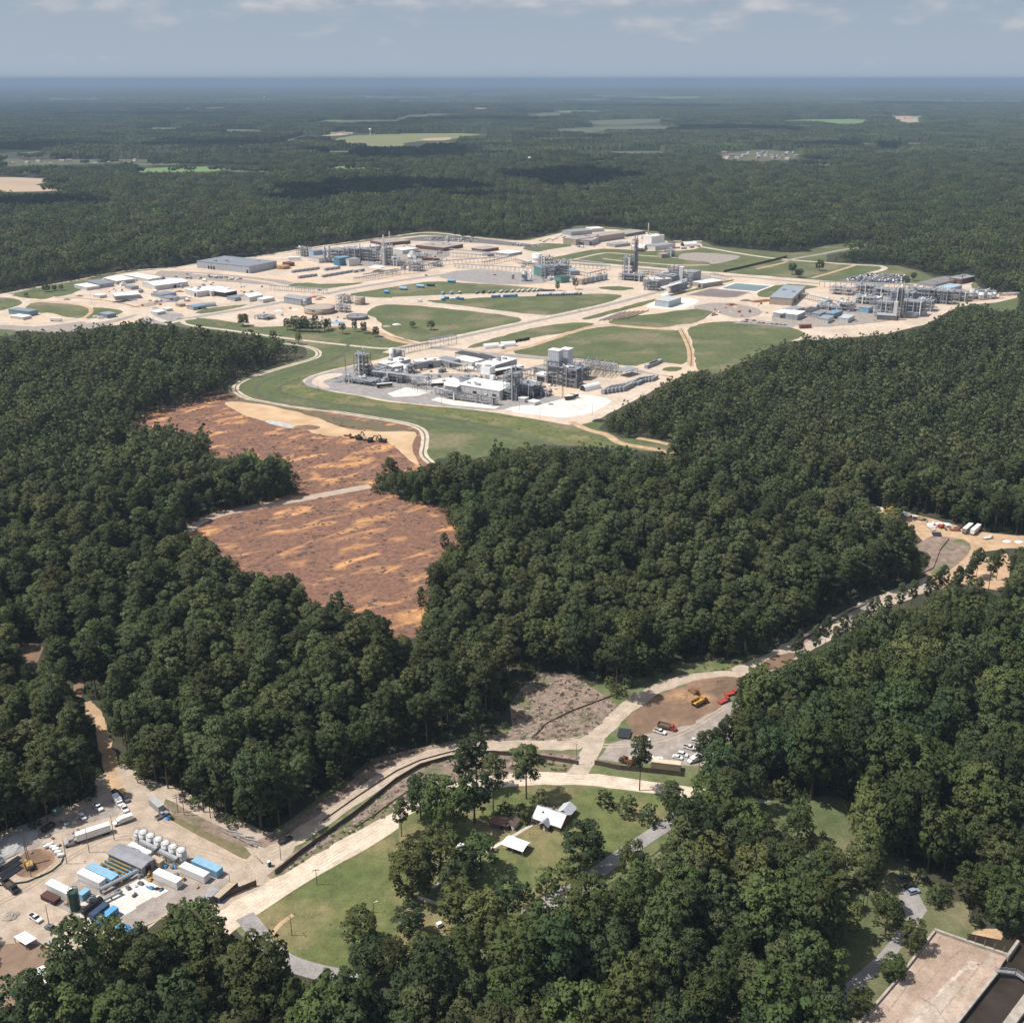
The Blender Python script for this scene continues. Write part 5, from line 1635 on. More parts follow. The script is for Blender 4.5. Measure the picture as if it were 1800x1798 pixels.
def mast(label,px,py,h,group=None):
 t=thing('lattice_mast',label,'mast',at(px,py),.3,group)
 b=MB()
 s=.55
 for x,y in((-s,-s),(s,-s),(s,s),(-s,s)):
  b.bar((x,y,0),(x*.4,y*.4,h),.14)
 k=0
 while k<h-3:
  q=1-.6*k/h
  q2=1-.6*(k+3)/h
  b.bar((-s*q,-s*q,k),(s*q2,-s*q2,k+3),.09)
  b.bar((s*q,s*q,k),(-s*q2,s*q2,k+3),.09)
  k+=3
 b.build('lattice',STEEL,t)
 MB().box(-.9,.9,-.2,.2,h-.02,h+.35).build('lamp_head',GALV,t)
 return t
def lump(label,px,py,r,h,m,name='debris_pile',cat='pile',seed=1,group=None,sx=1.0,rz=0.0,n=40):
 r_=random.Random(seed)
 o=MB()
 prof=[]
 vs,fs=[],[]
 rings=6
 for i in range(rings+1):
  q=i/rings
  for k in range(16):
   a=2*math.pi*k/16
   rr=r*(1-q)*(1+r_.uniform(-.14,.14))
   vs.append((rr*math.cos(a)*sx,rr*math.sin(a),h*math.sin(q*math.pi/2)*(1+r_.uniform(-.12,.12))if i else-.1))
 for i in range(rings):
  for k in range(16):
   k2=(k+1)%16
   fs.append((i*16+k,i*16+k2,(i+1)*16+k2,(i+1)*16+k))
 o.add(vs,fs)
 ob=o.build(name,m)
 ob.location=at(px,py)
 ob.rotation_euler=(0,0,rz)
 return tag(ob,label,cat,group)
YA=toward((72,1581),(173,1631))
YB=YA+math.pi/2
TX=[("white dome-topped tank at the upper left end of the row of seven",243,1477,1.25,4.0),("white dome-topped tank, second from the upper end of the row of seven",254,1481,1.7,4.9),("white dome-topped tank, third from the upper end of the row of seven",267,1487,1.7,4.9),("white dome-topped tank, middle one of the row of seven",280.5,1493.5,1.7,4.9),("white dome-topped tank, third from the lower end of the row of seven",293.5,1500,1.7,4.9),("white dome-topped tank, second from the lower end of the row of seven",306.5,1506.5,1.7,4.9),("white dome-topped tank at the lower right end of the row of seven",321,1513.5,1.8,5.1)]
for lab,px,py,r,h in TX:
 tank('storage_tank',lab,px,py,r,h,top='dome',m=mat('tank white',(0.68,0.68,0.67),0.45,(0.58,0.58,0.575),0.5,coord='obj'),group='white tanks in a row in the container yard')
def skid(label,px,py,rz,L,W,m,n=2,r=.9,name='tank_skid',fm=None):
 t=thing(name,label,'skid',at(px,py),rz)
 f=MB().box(-L/2,L/2,-W/2,W/2,.1,.45)
 for x in(-L/2+.1,0,L/2-.1):
  for y in(-W/2+.1,W/2-.1):
   f.bar((x,y,.4),(x,y,2.5),.14)
 for y in(-W/2+.1,W/2-.1):
  f.bar((-L/2,y,2.5),(L/2,y,2.5),.12)
 f.build('frame',fm or GALV,t)
 for k in range(n):
  y=-W/2+(k+.5)*W/n
  MB().hcyl((-L/2+1.1,y,.5+r),(L/2-1.1,y,.5+r),r).build('vessel',m,t)
 MB().tube((-L/2,-W/2-.1,1.9),(L/2,-W/2-.1,1.9),.12,n=6).build('pipe',PIPE,t)
 return t
skid("skid with two white horizontal vessels beside the row of tanks, upper one",239,1493,YA,8,3.4,WHITE,2,.75)
skid("skid with two white horizontal vessels beside the row of tanks, lower one",255,1501,YA,8,3.4,WHITE,2,.75)
pipe_rack("low pipe rack along the foot of the white tank row, upper part",(248,1489),(276,1503),2.6,2.0,3.5,3)
pipe_rack("low pipe rack along the foot of the white tank row, lower part",(281,1506),(312,1521),2.6,2.0,3.5,3)
shed('equipment_canopy',"long low building with grey metal roof among the blue skids",'canopy',(at(232,1518),YA,17,5.6),3.6,'gable',.5,WALLG,mat('grey sheet roof',(0.27,0.27,0.29),.6,(0.22,0.22,0.24),.3,coord='obj'),[('e',0,2.4,2.6)])
container("small tan box standing between grey canopy and white tanks",277,1520,YA,5.2,2.5,2.4,TANP)
def open_skid(label,px,py,rz,L,W):
 t=thing('gantry_skid',label,'skid',at(px,py),rz)
 b=MB().box(-L/2,L/2,-W/2,W/2,.15,.9)
 b.build('base',BLUE,t)
 for k in range(3):
  y=(k-1)*W*.3
  bb=MB()
  bb.bar((-L/2+1,y,2.2),(L/2-1,y,2.2),.5,.6)
  for x in(-L/2+1.2,0,L/2-1.2):
   bb.bar((x,y,.9),(x,y,2.2),.22)
  bb.build('beam',mat('ochre steel',(0.30,0.205,0.055),.6,(0.24,0.16,0.045),.5,coord='obj'),t)
 for k in range(4):
  x=-L/2+1.5+k*(L-3)/3
  MB().box(x-.7,x+.7,-W*.5,-W*.33,.95,2.0).build('pump',STEEL,t)
 return t
open_skid("blue base skid carrying ochre beams, left of the grey canopy",206,1530,YA,14,5.5)
container("light blue container between white container and ochre beams",181,1542,YA,13.5,3.4,2.6,BLUEL)
container("white container left of the light blue one, upper part of the yard",162,1551,YA,11.5,3.0,2.9,WHITE,roof=ROOFW)
container("white container right of the big white pad, nearer one of two",296,1551,YA,11.5,2.9,2.9,WHITE,roof=ROOFW)
container("white container beside the blue one at the right of the yard",343,1540,YA,12,2.9,2.9,WHITE,roof=ROOFW)
container("light blue container at the right end of the yard",365,1530,YA,12.5,3.2,2.8,BLUEL)
container("white container behind the dark green tower",106,1570,YA,11.0,2.9,2.9,WHITE,roof=ROOFW)
def green_tower():
 t=thing('filter_tower',"dark green tower tank standing at the left of the white pad",'tower',at(133,1598),YA)
 b=MB().lathe((0,0,0),[(1.6,0),(1.6,7.6),(1.5,7.8),(1.4,7.8),(1.4,7.4)],18)
 b.build('shell',GREEN,t,smooth=True)
 f=MB()
 for k in range(8):
  a=k*math.pi/4
  f.bar((1.75*math.cos(a),1.75*math.sin(a),0),(1.75*math.cos(a),1.75*math.sin(a),8.6),.14)
  c=a+math.pi/4
  for z in(2.6,5.2,7.7,8.6):
   f.bar((1.75*math.cos(a),1.75*math.sin(a),z),(1.75*math.cos(c),1.75*math.sin(c),z),.12)
 f.build('frame',GREEN,t)
 l=MB()
 for s in(-.25,.25):
  l.bar((s,-2.25,0),(s,-2.25,8.2),.07)
 for k in range(19):
  l.bar((-.25,-2.25,.4+k*.4),(.25,-2.25,.4+k*.4),.05)
 l.build('ladder',GALV,t)
green_tower()
container("dark red-brown open container at the left corner of the pads",90,1582,YA,7.0,3.0,1.6,mat('oxide brown',(0.10,0.045,0.038),.8,(0.075,0.036,0.03),.4,coord='obj'),door=False)
def htank(label,px,py,rz,L,r,m,z=.6,name='horizontal_tank'):
 t=thing(name,label,'tank',at(px,py),rz)
 MB().hcyl((-L/2+r*.3,0,z+r),(L/2-r*.3,0,z+r),r).build('vessel',m,t,smooth=True)
 for x in(-L*.3,L*.3):
  MB().box(x-.2,x+.2,-r*.8,r*.8,0,z+r*.5).build('saddle',CONCO,t)
 MB().tube((0,0,z+2*r-.1),(0,0,z+2*r+.5),.3,n=10).build('manway',m,t)
 return t
htank("black horizontal tank between green tower and blue container",163,1598,YB+math.pi,8.5,1.3,BLKP,.3)
container("black container standing close to the blue one at the front pad",176,1608,YB,7.0,2.4,2.5,NAVY)
container("blue container on the front corner of the pads",189,1617,YB,8.2,2.5,2.6,BLUE)
container("small blue cabin behind the green tower",149,1577,YB,3.6,2.4,2.4,BLUEL)
lump("bright blue tarpaulin heap at the front edge of the pads, left one",214,1633,2.6,1.7,BLUE,'tarpaulin_heap','tarpaulin',3,sx=1.3)
lump("bright blue tarpaulin heap partly under the trees, right one",236,1638,2.2,1.3,BLUE,'tarpaulin_heap','tarpaulin',4,sx=1.7)
lump("small blue tarpaulin at the foot of the dark fence",356,1586,1.5,1.2,BLUEL,'tarpaulin_heap','tarpaulin',5)
container("navy container with rusty pipes on top beside the dark fence",398,1572,YB,9.5,2.5,2.2,NAVY,roof=TANP)
container("grey open container left of the navy one by the fence",372,1578,YB,5.5,2.4,1.6,GALV,door=False)
for k,(px,py)in enumerate(((118,1590),(205,1541),(262,1540),(323,1546))):
 t=thing('pump_unit',["yellow pump unit beside the green tower","yellow pump unit at the end of the blue skid","yellow pump unit beside the white pad's upper corner","yellow pump unit between the two white containers at right"][k],'pump',at(px,py),YA+k)
 MB().box(-.9,.9,-.6,.6,.1,.5).build('base',STEEL,t)
 MB().hcyl((-.5,0,1.0),(.4,0,1.0),.45).build('motor',YELLOW,t)
 MB().tube((.6,0,.5),(.6,0,2.0),.16,n=8).build('pipe',YELLOW,t)
for k,(px,py)in enumerate(((276,1562),(283,1563))):
 lump(["left of two small black bundles on the white pad","right of two small black bundles on the white pad"][k],px,py,.9,.7,BLACK,'bundle','bundle',10+k,sx=1.4)
pipe_rack("hose rail along the lower edge of the big white pad",(178,1590),(214,1572),1.2,.8,3,2,name='hose_rail')
pipe_rack("pipe rail between the upper containers and the white pad",(178,1571),(250,1534),1.8,1.2,4,3,name='pipe_rail')
fence("dark screened fence at the yard entrance beside the navy container",[(372,1590),(400,1577),(451,1556)],2.6)
fence("low green silt fence curving round the soil by the crane",[(112,1508),(106,1520),(92,1532),(72,1541),(48,1551),(5,1557),(-20,1558)],.9,'silt_fence',mat('green silt cloth',(0.03,0.11,0.06),.9,(0.025,0.085,0.05),.5,coord='obj'),3)
fence("black silt fence along the front edge of the pads",[(155,1628),(172,1640),(190,1652),(205,1660)],.9,'silt_fence',None,3)
def crane():
 t=thing('crawler_crane',"yellow crawler crane with its lattice boom raised, on bare soil",'crane',at(52,1523),R(125))
 t.scale=(.82,.82,.9)
 for s in(-1,1):
  b=MB().prism([(-2.3,.0),(2.3,.0),(2.7,.45),(2.3,.95),(-2.3,.95),(-2.7,.45)],s*1.4-.35,s*1.4+.35,axis='y')
  b.build('track',BLACK,t)
 MB().box(-1.2,1.2,-1.05,1.05,.5,1.1).build('undercarriage',STEEL,t)
 MB().prism([(-3.0,1.1),(1.6,1.1),(1.6,2.2),(.4,2.5),(-3.0,2.6)],-1.35,1.35,axis='y').build('upper_body',YELLOW,t)
 MB().box(.3,1.9,.55,1.5,1.15,2.95).build('cab',YELLOW,t)
 MB().box(.5,1.93,.65,1.53,2.0,2.8).build('window',GLASS,t)
 b=MB()
 A,B=Vector((1.4,-.1,1.6)),Vector((5.0,-.1,15.5))
 for dy in(-.45,.45):
  for dx in(-.35,.35):
   b.bar(A+Vector((dx,dy,0)),B+Vector((dx*.4,dy*.5,0)),.24)
 for k in range(12):
  p,q=A.lerp(B,k/12),A.lerp(B,(k+1)/12)
  s=1-.5*k/12
  b.bar(p+Vector((-.3*s,-.45*s,0)),q+Vector((.3*s,.45*s,0)),.08)
  b.bar(p+Vector((.3*s,-.45*s,0)),q+Vector((-.3*s,.45*s,0)),.08)
 b.build('boom',STEEL,t)
 c=MB()
 c.bar((-2.4,0,2.6),(-1.8,0,5.2),.16)
 c.bar((-1.8,0,5.2),(5.0,-.1,15.4),.05)
 c.bar((5.2,-.1,15.4),(5.2,-.1,5.0),.05)
 c.build('cable',STEEL,t)
 MB().box(-3.5,-3.02,-1.3,1.3,1.2,2.5).build('counterweight',STEEL,t)
crane()
ST=mat('black steel pipe',(0.028,0.032,0.045),.5,(0.045,0.05,0.065),.6,coord='obj')
for k in range(3):
 t=thing('pipe_stack',["stack of dark pipes left of the crane, topmost row","stack of dark pipes left of the crane, middle row","stack of dark pipes left of the crane, bottom row"][k],'pipes',at(16+k*1.5,1519+k*9),YB)
 for i,(y,z)in enumerate(((-.75,.3),(0,.3),(.75,.3))):
  MB().tube((-4.6,y,z),(4.6,y,z),.29,n=10).build('pipe',ST,t)
 for x in(-3.5,3.5):
  MB().box(x-.15,x+.15,-1.3,1.3,0,.05).build('sleeper',WOOD,t)
for k,(px,py)in enumerate(((83,1489),(89,1487),(94,1491),(98,1495),(102,1500),(107,1505))):
 t=thing('sack_roll',"white wrapped roll in the row beside the crane soil",'roll',at(px,py),YA+(1.5 if k<2 else .8),'white wrapped rolls by the crane')
 MB().hcyl((-1.1,0,.75),(1.1,0,.75),.75,dome=.2).build('roll',WHITE,t,smooth=True)
 MB().tube((-1.35,0,.75),(1.35,0,.75),.12,n=8).build('core',DARK,t)
semi("white semi trailer with silver tractor parked above the yard",165,1471,toward((187,1462),(141,1477)),L=12.5,tractor=True)
G1=None
park('van',WHITE,209,1412,toward((203,1404),(218,1424)),"white box truck at the mouth of the dirt track, beside the wood")
park('pickup',WHITE,219,1423,toward((214,1416),(224,1430)),"white pickup in front of the white box truck")
park('pickup',WHITE,173,1421,toward((165,1413),(180,1428)),"white pickup parked at the wood edge left of the box truck")
park('sedan',SILV,114,1447,toward((107,1441),(121,1453)),"silver car at the wood edge, leftmost light car of that row")
park('sedan',WHITE,145,1437,toward((143,1433),(149,1441)),"small white car between silver car and white pickup at the wood edge")
park('suv',BLKP,205,1396,toward((198,1390),(212,1399)),"black car half under the trees at the dirt track")
park('suv',GREYP,222,1406,toward((216,1400),(226,1412)),"dark grey car beside the white box truck")
park('van',WHITE,215,1446,toward((230,1440),(203,1450)),"long white utility truck right of the semi trailer")
container("dark skid box at the wood edge left of the silver car",85,1457,YB,5.0,2.2,1.4,BLACK,door=False,name='skid_box',cat='box')
container("teal box half hidden at the wood edge",100,1431,YB,3.0,2.0,2.0,TEAL,name='skid_box',cat='box')
container("grey box trailer parked beside the scrub right of the dirt track",276,1420,toward((262,1407),(286,1428)),8.0,2.6,2.8,mat('dull grey paint',(0.40,0.40,0.405),.6,(0.34,0.34,0.345),.4,coord='obj'),name='box_trailer',cat='trailer')
park('pickup',SILV,285,1435,toward((278,1440),(292,1432)),"silver pickup below the grey box trailer")
lump("blue tarpaulin beside the silver pickup on the scrub",297,1438,1.6,.9,mat('bright blue sheet',(0.05,0.22,0.62),.6,(0.04,0.18,0.52),.4,coord='obj'),'tarpaulin_heap','tarpaulin',8)
park('pickup',WHITE,63,1616,toward((52,1610),(74,1624)),"white pickup on the sand left of the pads, upper of two")
park('pickup',GREYP,92,1634,toward((104,1640),(80,1628)),"pickup with dark load bed below the white one at the lower left")
park('sedan',SILV,96,1657,toward((88,1659),(104,1653)),"silver car alone on the sand at the lower left")
park('pickup',BLKP,502,1479,toward((492,1484),(512,1473)),"black pickup on the construction road by the wood corner")
def tipper(label,px,py,rz,cab,bed,L=8.0):
 t=thing('tipper_truck',label,'truck',at(px,py),rz)
 MB().prism([(L/2-2.4,.6),(L/2,.6),(L/2,1.6),(L/2-1.0,1.75),(L/2-1.3,2.75),(L/2-2.4,2.8)],-1.15,1.15,axis='y').build('cab',cab,t)
 MB().box(L/2-2.2,L/2-1.4,-1.18,1.18,1.8,2.5).build('window',GLASS,t)
 b=MB()
 b.box(-L/2,L/2-2.6,-1.25,1.25,1.0,1.3)
 for s in(-1,1):
  b.box(-L/2,L/2-2.6,s*1.25-.06,s*1.25+.06,1.31,2.5)
 b.box(L/2-2.72,L/2-2.6,-1.18,1.18,1.31,2.7)
 b.box(-L/2,-L/2+.12,-1.18,1.18,1.31,2.4)
 b.build('dump_bed',bed,t)
 MB().box(-L/2+.3,L/2-.3,-.5,.5,.6,.98).build('chassis',STEEL,t)
 wheels(t,[(-L/2+1,-1),(-L/2+1,1),(-L/2+2.2,-1),(-L/2+2.2,1),(L/2-1.2,-1),(L/2-1.2,1)],.52,.4)
 return t
tipper("dark dump truck at the left edge below the silt fence",20,1563,toward((10,1555),(30,1572)),BLKP,mat('muddy steel',(0.09,0.07,0.055),.9,(0.06,0.05,0.04),.5,coord='obj'))
def slab_roof(label,pts,z,name='flat_canopy',m=None):
 q=[P(p[0],p[1],z)for p in pts]
 o=np.mean(np.array(q),0)
 t=thing(name,label,'canopy',(o[0],o[1],0))
 b=MB()
 n=len(q)
 vs=[(p[0]-o[0],p[1]-o[1],z)for p in q]+[(p[0]-o[0],p[1]-o[1],z+.25)for p in q]
 b.add(vs,[tuple(range(n)),tuple(range(n,2*n))]+[(k,(k+1)%n,n+(k+1)%n,n+k)for k in range(n)])
 b.build('roof',m or ROOFW,t)
 for p in q:
  x,y=(p[0]-o[0])*.93,(p[1]-o[1])*.93
  MB().box(x-.1,x+.1,y-.1,y+.1,0,z).build('post',GALV,t)
 return t
slab_roof("white flat canopy on the sand at the left edge",[(24,1647),(44,1637),(65,1650),(45,1661)],2.2)
slab_roof("white roof half covered by the trees in the bottom left corner",[(58,1705),(76,1697),(100,1722),(82,1730)],2.6)
lump("heap of pale debris at the left edge above the white pickup",16,1610,2.6,1.5,CONCO,seed=21,sx=1.4)
lump("pile of white pipes near the silver car",118,1672,2.0,.8,WHITE,seed=22,sx=1.8)
lump("pale heap of broken concrete behind the crane soil",4,1495,7,1.6,mat('crushed stone grey',(0.42,0.41,0.40),.95,(0.34,0.33,0.32),.5),name='gravel_pile',seed=23,sx=2.3,rz=YB)
def scrap(label,px,py,rz):
 t=thing('scrap_heap',label,'scrap',at(px,py),rz)
 r_=random.Random(5)
 for k in range(9):
  x,y=r_.uniform(-4,4),r_.uniform(-1.4,1.4)
  MB().bar((x-r_.uniform(1,3),y,r_.uniform(.1,.5)),(x+r_.uniform(1,3),y+r_.uniform(-1,1),r_.uniform(.3,1.1)),r_.uniform(.15,.4)).build('beam',GALV,t)
scrap("heap of grey metal beams on the stripped bank left of the black pickup",410,1466,YA)
scrap("heap of grey metal pieces lower on the stripped bank",440,1480,YA)
def toilet(px,py):
 t=thing('portable_toilet',"green portable toilet with white roof at the road junction",'toilet',at(px,py),.5)
 MB().box(-.6,.6,-.6,.6,0,2.1).build('cabin',mat('green plastic',(0.03,0.15,0.07),.5,(0.025,0.12,0.06),.5,coord='obj'),t)
 MB().prism([(-.65,2.1),(.65,2.1),(.4,2.4),(-.4,2.4)],-.65,.65,axis='y').build('roof',WHITE,t)
 MB().box(-.45,.45,-.66,-.61,.1,1.95).build('door',GREEN,t)
toilet(474,1522)
for lab,px,py,h in(("lamp pole on the soil right of the white rolls",118,1518,11),("lamp pole in front of the semi trailer",157,1498,11),("lamp pole between semi trailer and white utility truck",201,1476,11),("lamp pole beside the two white pickups at lower left",87,1628,9),("lamp pole by the navy container at the fence",405,1560,6),("short pole by the silt fence",55,1541,6),("pole beside the black pickup",494,1511,6.5),("pole at the gap in the brown fence",1013,1344,10.5)):
 pole(lab,px,py,h)
for lab,px,py,h in(("left of two close utility poles on the stripped bank",313,1427,8.5),("right of two close utility poles on the stripped bank",324,1433,8.5),("pole on the gravel road's lower side at the meadow",557,1555,7),("pole in the left corner of the meadow",513,1644,8.0)):
 pole(lab,px,py,h,'utility_pole',1 if 'pole on'in lab or 'corner'in lab else 2,m=WOOD)
pole("white-headed lamp post behind the round trees on the meadow",657,1604,4.5,head=WHITE)
fence("long brown screened fence along the construction road",[(484,1537),(529,1501),(627,1430),(696,1374),(738,1349),(779,1337),(830,1327),(867,1326),(939,1332),(1017,1344)],2.2,post=5)
fence("black screened fence in front of the construction car park",[(1045,1344),(1089,1353),(1140,1358),(1203,1365)],2.5,post=5)
fence("low black silt fence crossing the stripped slope",[(936,1298),(961,1272),(1006,1250),(1078,1223),(1100,1212),(1150,1196)],.9,'silt_fence',None,4)
fence("low black silt fence on the wood side of the construction road",[(568,1443),(627,1401),(696,1356),(738,1337),(804,1319),(850,1312)],.8,'silt_fence',None,4)
fence("low black silt fence on the bank below the brown fence",[(625,1455),(660,1432),(700,1402),(740,1378),(790,1366)],.7,'silt_fence',None,4)
fence("silt fence along the grey slab in the right corridor",[(1390,1140),(1440,1108),(1490,1078),(1524,1062)],1.0,'silt_fence',None,4)
fence("silt fence winding over the grey rubble of the upper right yard",[(1622,1008),(1640,1000),(1646,985),(1652,968),(1668,948)],.9,'silt_fence',None,3)
def panels(label,px,py,rz,n=3):
 t=thing('solar_panel',label,'solar panel',at(px,py),rz)
 for k in range(n):
  y=(k-(n-1)/2)*2.1
  b=MB().add([(-2.8,y-.98,.7),(2.8,y-.98,.7),(2.8,y+.98,1.5),(-2.8,y+.98,1.5),(-2.8,y-.98,.78),(2.8,y-.98,.78),(2.8,y+.98,1.58),(-2.8,y+.98,1.58)],[(0,3,2,1),(4,5,6,7),(0,1,5,4),(1,2,6,5),(2,3,7,6),(3,0,4,7)])
  b.build('panel',mat('panel black',(0.03,0.034,0.042),.35),t)
  for x in(-2.2,2.2):
   MB().box(x-.06,x+.06,y-.06,y+.06,0,1.0).build('leg',GALV,t)
panels("dark panel array beside the construction road bend",1097,1292,R(-14))
panels("dark panel array on the rubble of the upper right yard",1646,941,R(-10),2)
tipper("red-cabbed truck with tan dump bed in the gravel car park",1172,1281,toward((1158,1277),(1186,1284)),RED,WOOD,8.5)
park('pickup',WHITE,1160,1288,toward((1150,1284),(1172,1291)),"white pickup beside the red-cabbed truck")
GW="white cars in the gravel construction car park"
for k,(kd,px,py,lab)in enumerate((('suv',1133,1301,"white car half behind the tall lone pine, upper one"),('sedan',1142,1335,"white car left of another, right behind the fence and lone pine"),('suv',1157,1337,"white car above the tan camper trailer"),('sedan',1191,1333,"white car at the right of the gravel car park, lower of a pair"),('suv',1200,1328,"white car at the right of the gravel car park, upper of a pair"),('pickup',1212,1316,"white pickup under the sparse pines at the gravel car park"),('suv',1224,1305,"white car deepest under the sparse pines"),('sedan',1134,1309,"white car half behind the tall lone pine, lower one"))):
 park(kd,WHITE,px,py,R(-25)if k not in(1,2)else R(35),lab,GW)
park('van',WHITE,1221,1338,R(-150),"white truck at the right end of the black fence")
t=container("tan camper trailer behind the black fence",1170,1350,toward((1145,1346),(1195,1352)),12.5,2.8,3.0,TANP,name='camper_trailer',cat='trailer',roof=mat('cream roof',(0.62,0.52,0.38),.6,(0.54,0.45,0.33),.3,coord='obj'))
tipper("brown truck behind the black fence left of the lone pine",1101,1341,R(150),mat('maroon paint',(0.12,0.05,0.04),.5,(0.09,0.04,0.032),.5,coord='obj'),RUST,6.5)
container("tan box behind the black fence at the lone pine",1113,1341,R(-10),4.0,2.2,2.2,TANP,name='site_box',cat='box')
def digger(label,px,py,rz,m,s=1.0,reach=(3.4,3.9),bucket=(5.3,.9),name='excavator'):
 t=thing(name,label,'excavator',at(px,py),rz)
 t.scale=(s,s,s)
 for k in(-1,1):
  MB().prism([(-1.9,0),(1.9,0),(2.25,.4),(1.9,.85),(-1.9,.85),(-2.25,.4)],k*1.15-.3,k*1.15+.3,axis='y').build('track',BLACK,t)
 MB().box(-1.0,1.0,-.85,.85,.4,.95).build('undercarriage',STEEL,t)
 MB().prism([(-2.5,1.0),(1.2,1.0),(1.2,1.7),(-2.2,2.2),(-2.5,2.0)],-1.25,1.25,axis='y').build('upper_body',m,t)
 MB().box(-.1,1.4,.3,1.25,1.05,2.75).build('cab',m,t)
 MB().box(.1,1.43,.4,1.28,1.9,2.6).build('window',GLASS,t)
 b=MB()
 b.bar((1.0,-.3,1.5),(reach[0]*.6,-.3,reach[1]),.35,.55)
 b.bar((reach[0]*.6,-.3,reach[1]),(reach[0],-.3,reach[1]*.95),.33,.5)
 b.build('boom',m,t)
 MB().bar((reach[0],-.3,reach[1]*.95),(bucket[0],-.3,bucket[1]+.6),.28,.4).build('stick',m,t)
 MB().prism([(bucket[0]-.6,bucket[1]+.7),(bucket[0]+.2,bucket[1]+.7),(bucket[0]-.1,bucket[1]-.5),(bucket[0]-.9,bucket[1]-.2)],-.8,.2,axis='y').build('bucket',STEEL,t)
 return t
digger("brown excavator with raised arm beside the yellow dump truck",1220,1222,R(-60),mat('dusty brown machine',(0.20,0.105,0.05),.8,(0.15,0.08,0.04),.5,coord='obj'),1.15)
def hauler(label,px,py,rz):
 t=thing('articulated_dumper',label,'dump truck',at(px,py),rz)
 MB().prism([(1.4,1.0),(4.2,1.0),(4.4,1.7),(3.2,2.2),(2.9,3.3),(1.5,3.4)],-1.3,1.3,axis='y').build('cab',YELLOW,t)
 MB().box(1.7,2.7,-1.34,1.34,2.35,3.1).build('window',GLASS,t)
 b=MB().prism([(-4.6,1.9),(-3.8,1.25),(.6,1.25),(1.2,1.9),(1.2,2.1),(.6,1.45),(-3.8,1.45),(-4.6,2.1)],-1.5,1.5,axis='y')
 for s in(-1,1):
  b.prism([(-4.5,2.12),(-3.8,1.46),(.6,1.46),(1.2,2.1),(1.2,2.9),(-4.2,2.7)],s*1.5-.08,s*1.5+.08,axis='y')
 b.build('dump_bed',YELLOW,t)
 MB().box(-3.2,1.3,-.5,.5,.7,1.2).build('chassis',STEEL,t)
 wheels(t,[(-3.2,-1.2),(-3.2,1.2),(-1.5,-1.2),(-1.5,1.2),(2.9,-1.2),(2.9,1.2)],.85,.6)
hauler("yellow articulated dump truck in the brown excavation",1230,1237,toward((1215,1242),(1246,1228)))
def loader(label,px,py,rz,m):
 t=thing('flat_machine',label,'machine',at(px,py),rz)
 MB().box(-3.2,3.2,-1.2,1.2,.7,1.1).build('deck',m,t)
 MB().prism([(1.6,1.1),(3.2,1.1),(3.2,1.7),(2.6,2.2),(1.6,2.2)],-1.1,1.1,axis='y').build('cab',m,t)
 wheels(t,[(-2.2,-1),(-2.2,1),(2.2,-1),(2.2,1)],.5,.4)
loader("red low machine at the right end of the excavation",1272,1234,toward((1262,1238),(1282,1229)),RED)
loader("second red machine half behind the trees at the excavation",1284,1221,toward((1275,1222),(1292,1218)),RED)
lump("brown spoil heap along the excavation's upper edge",1262,1204,8,2.2,MATS['dug soil'],'spoil_heap',seed=31,sx=2.0,rz=.2)
lump("brown spoil heap in the middle of the excavation",1205,1226,6,1.5,MATS['dug soil'],'spoil_heap',seed=32,sx=1.9,rz=.4)
def house():
 A,B=(934,1447),(974,1461)
 cen,rz,L,W=foot(A,B,(1002,1445))
 W=9.5
 a,b=np.array(P(*A)),np.array(P(*B))
 d=(b-a)/np.linalg.norm(b-a)
 n=np.array((-d[1],d[0]))
 L=13.0
 c=a+d*L/2+n*W/2
 t=thing('house',"brick house with a white metal roof on the lawn",'house',(c[0],c[1],0),math.atan2(d[1],d[0]))
 H=3.0
 t.scale=(.9,.9,.95)
 MB().prism([(-W/2,0),(W/2,0),(W/2,H),(0,H+2.55),(-W/2,H)],-L/2,L/2).build('wall',WALLB,t)
 roofm=mat('pale metal roof',(0.50,0.515,0.53),.45,(0.42,0.435,0.45),.5,coord='obj')
 rf=roof_gable(L,W,H,2.7,.6,.16).build('roof',roofm,t)
 MB().prism([(L/2-5.5,0),(L/2-.2,0),(L/2-.2,H-.1),(L/2-2.85,H+1.6),(L/2-5.5,H-.1)],W/2+.02,W/2+5,axis='y').build('wing_wall',WALLB,t)
 rw=roof_gable(6.2,5.7,H,1.8,.5,.16).build('wing_roof',roofm,t)
 rw.rotation_euler=(0,0,math.pi/2)
 rw.location=(L/2-2.85,W/2+2.3,0)
 MB().prism([(-2.2,0),(1.8,0),(1.8,2.6),(-.2,4.0),(-2.2,2.6)],-W/2-2.2,-W/2-.02,axis='y').build('porch',WALLB,t)
 rp=roof_gable(3.6,4.2,2.7,1.5,.3,.14).build('porch_roof',ROOFG,t)
 rp.rotation_euler=(0,0,math.pi/2)
 rp.location=(-.2,-W/2-.9,0)
 MB().box(-.45,.45,1.2,2.0,4.0,6.4).build('chimney',WALLB,rf)
 MB().box(-3.6,-3.0,-2.2,-1.7,3.9,5.2).build('vent',DARK,rf)
 for x in(-5.2,3.4,5.4):
  f=MB().box(x-.6,x+.6,-W/2-.08,-W/2+.02,1.0,2.3).build('window',WHITE,t)
  MB().box(x-.5,x+.5,-W/2-.11,-W/2-.085,1.1,2.2).build('pane',GLASS,f)
 MB().box(-.65,.25,-W/2-2.26,-W/2-2.2,.1,2.1).build('door',WHITE,t)
house()
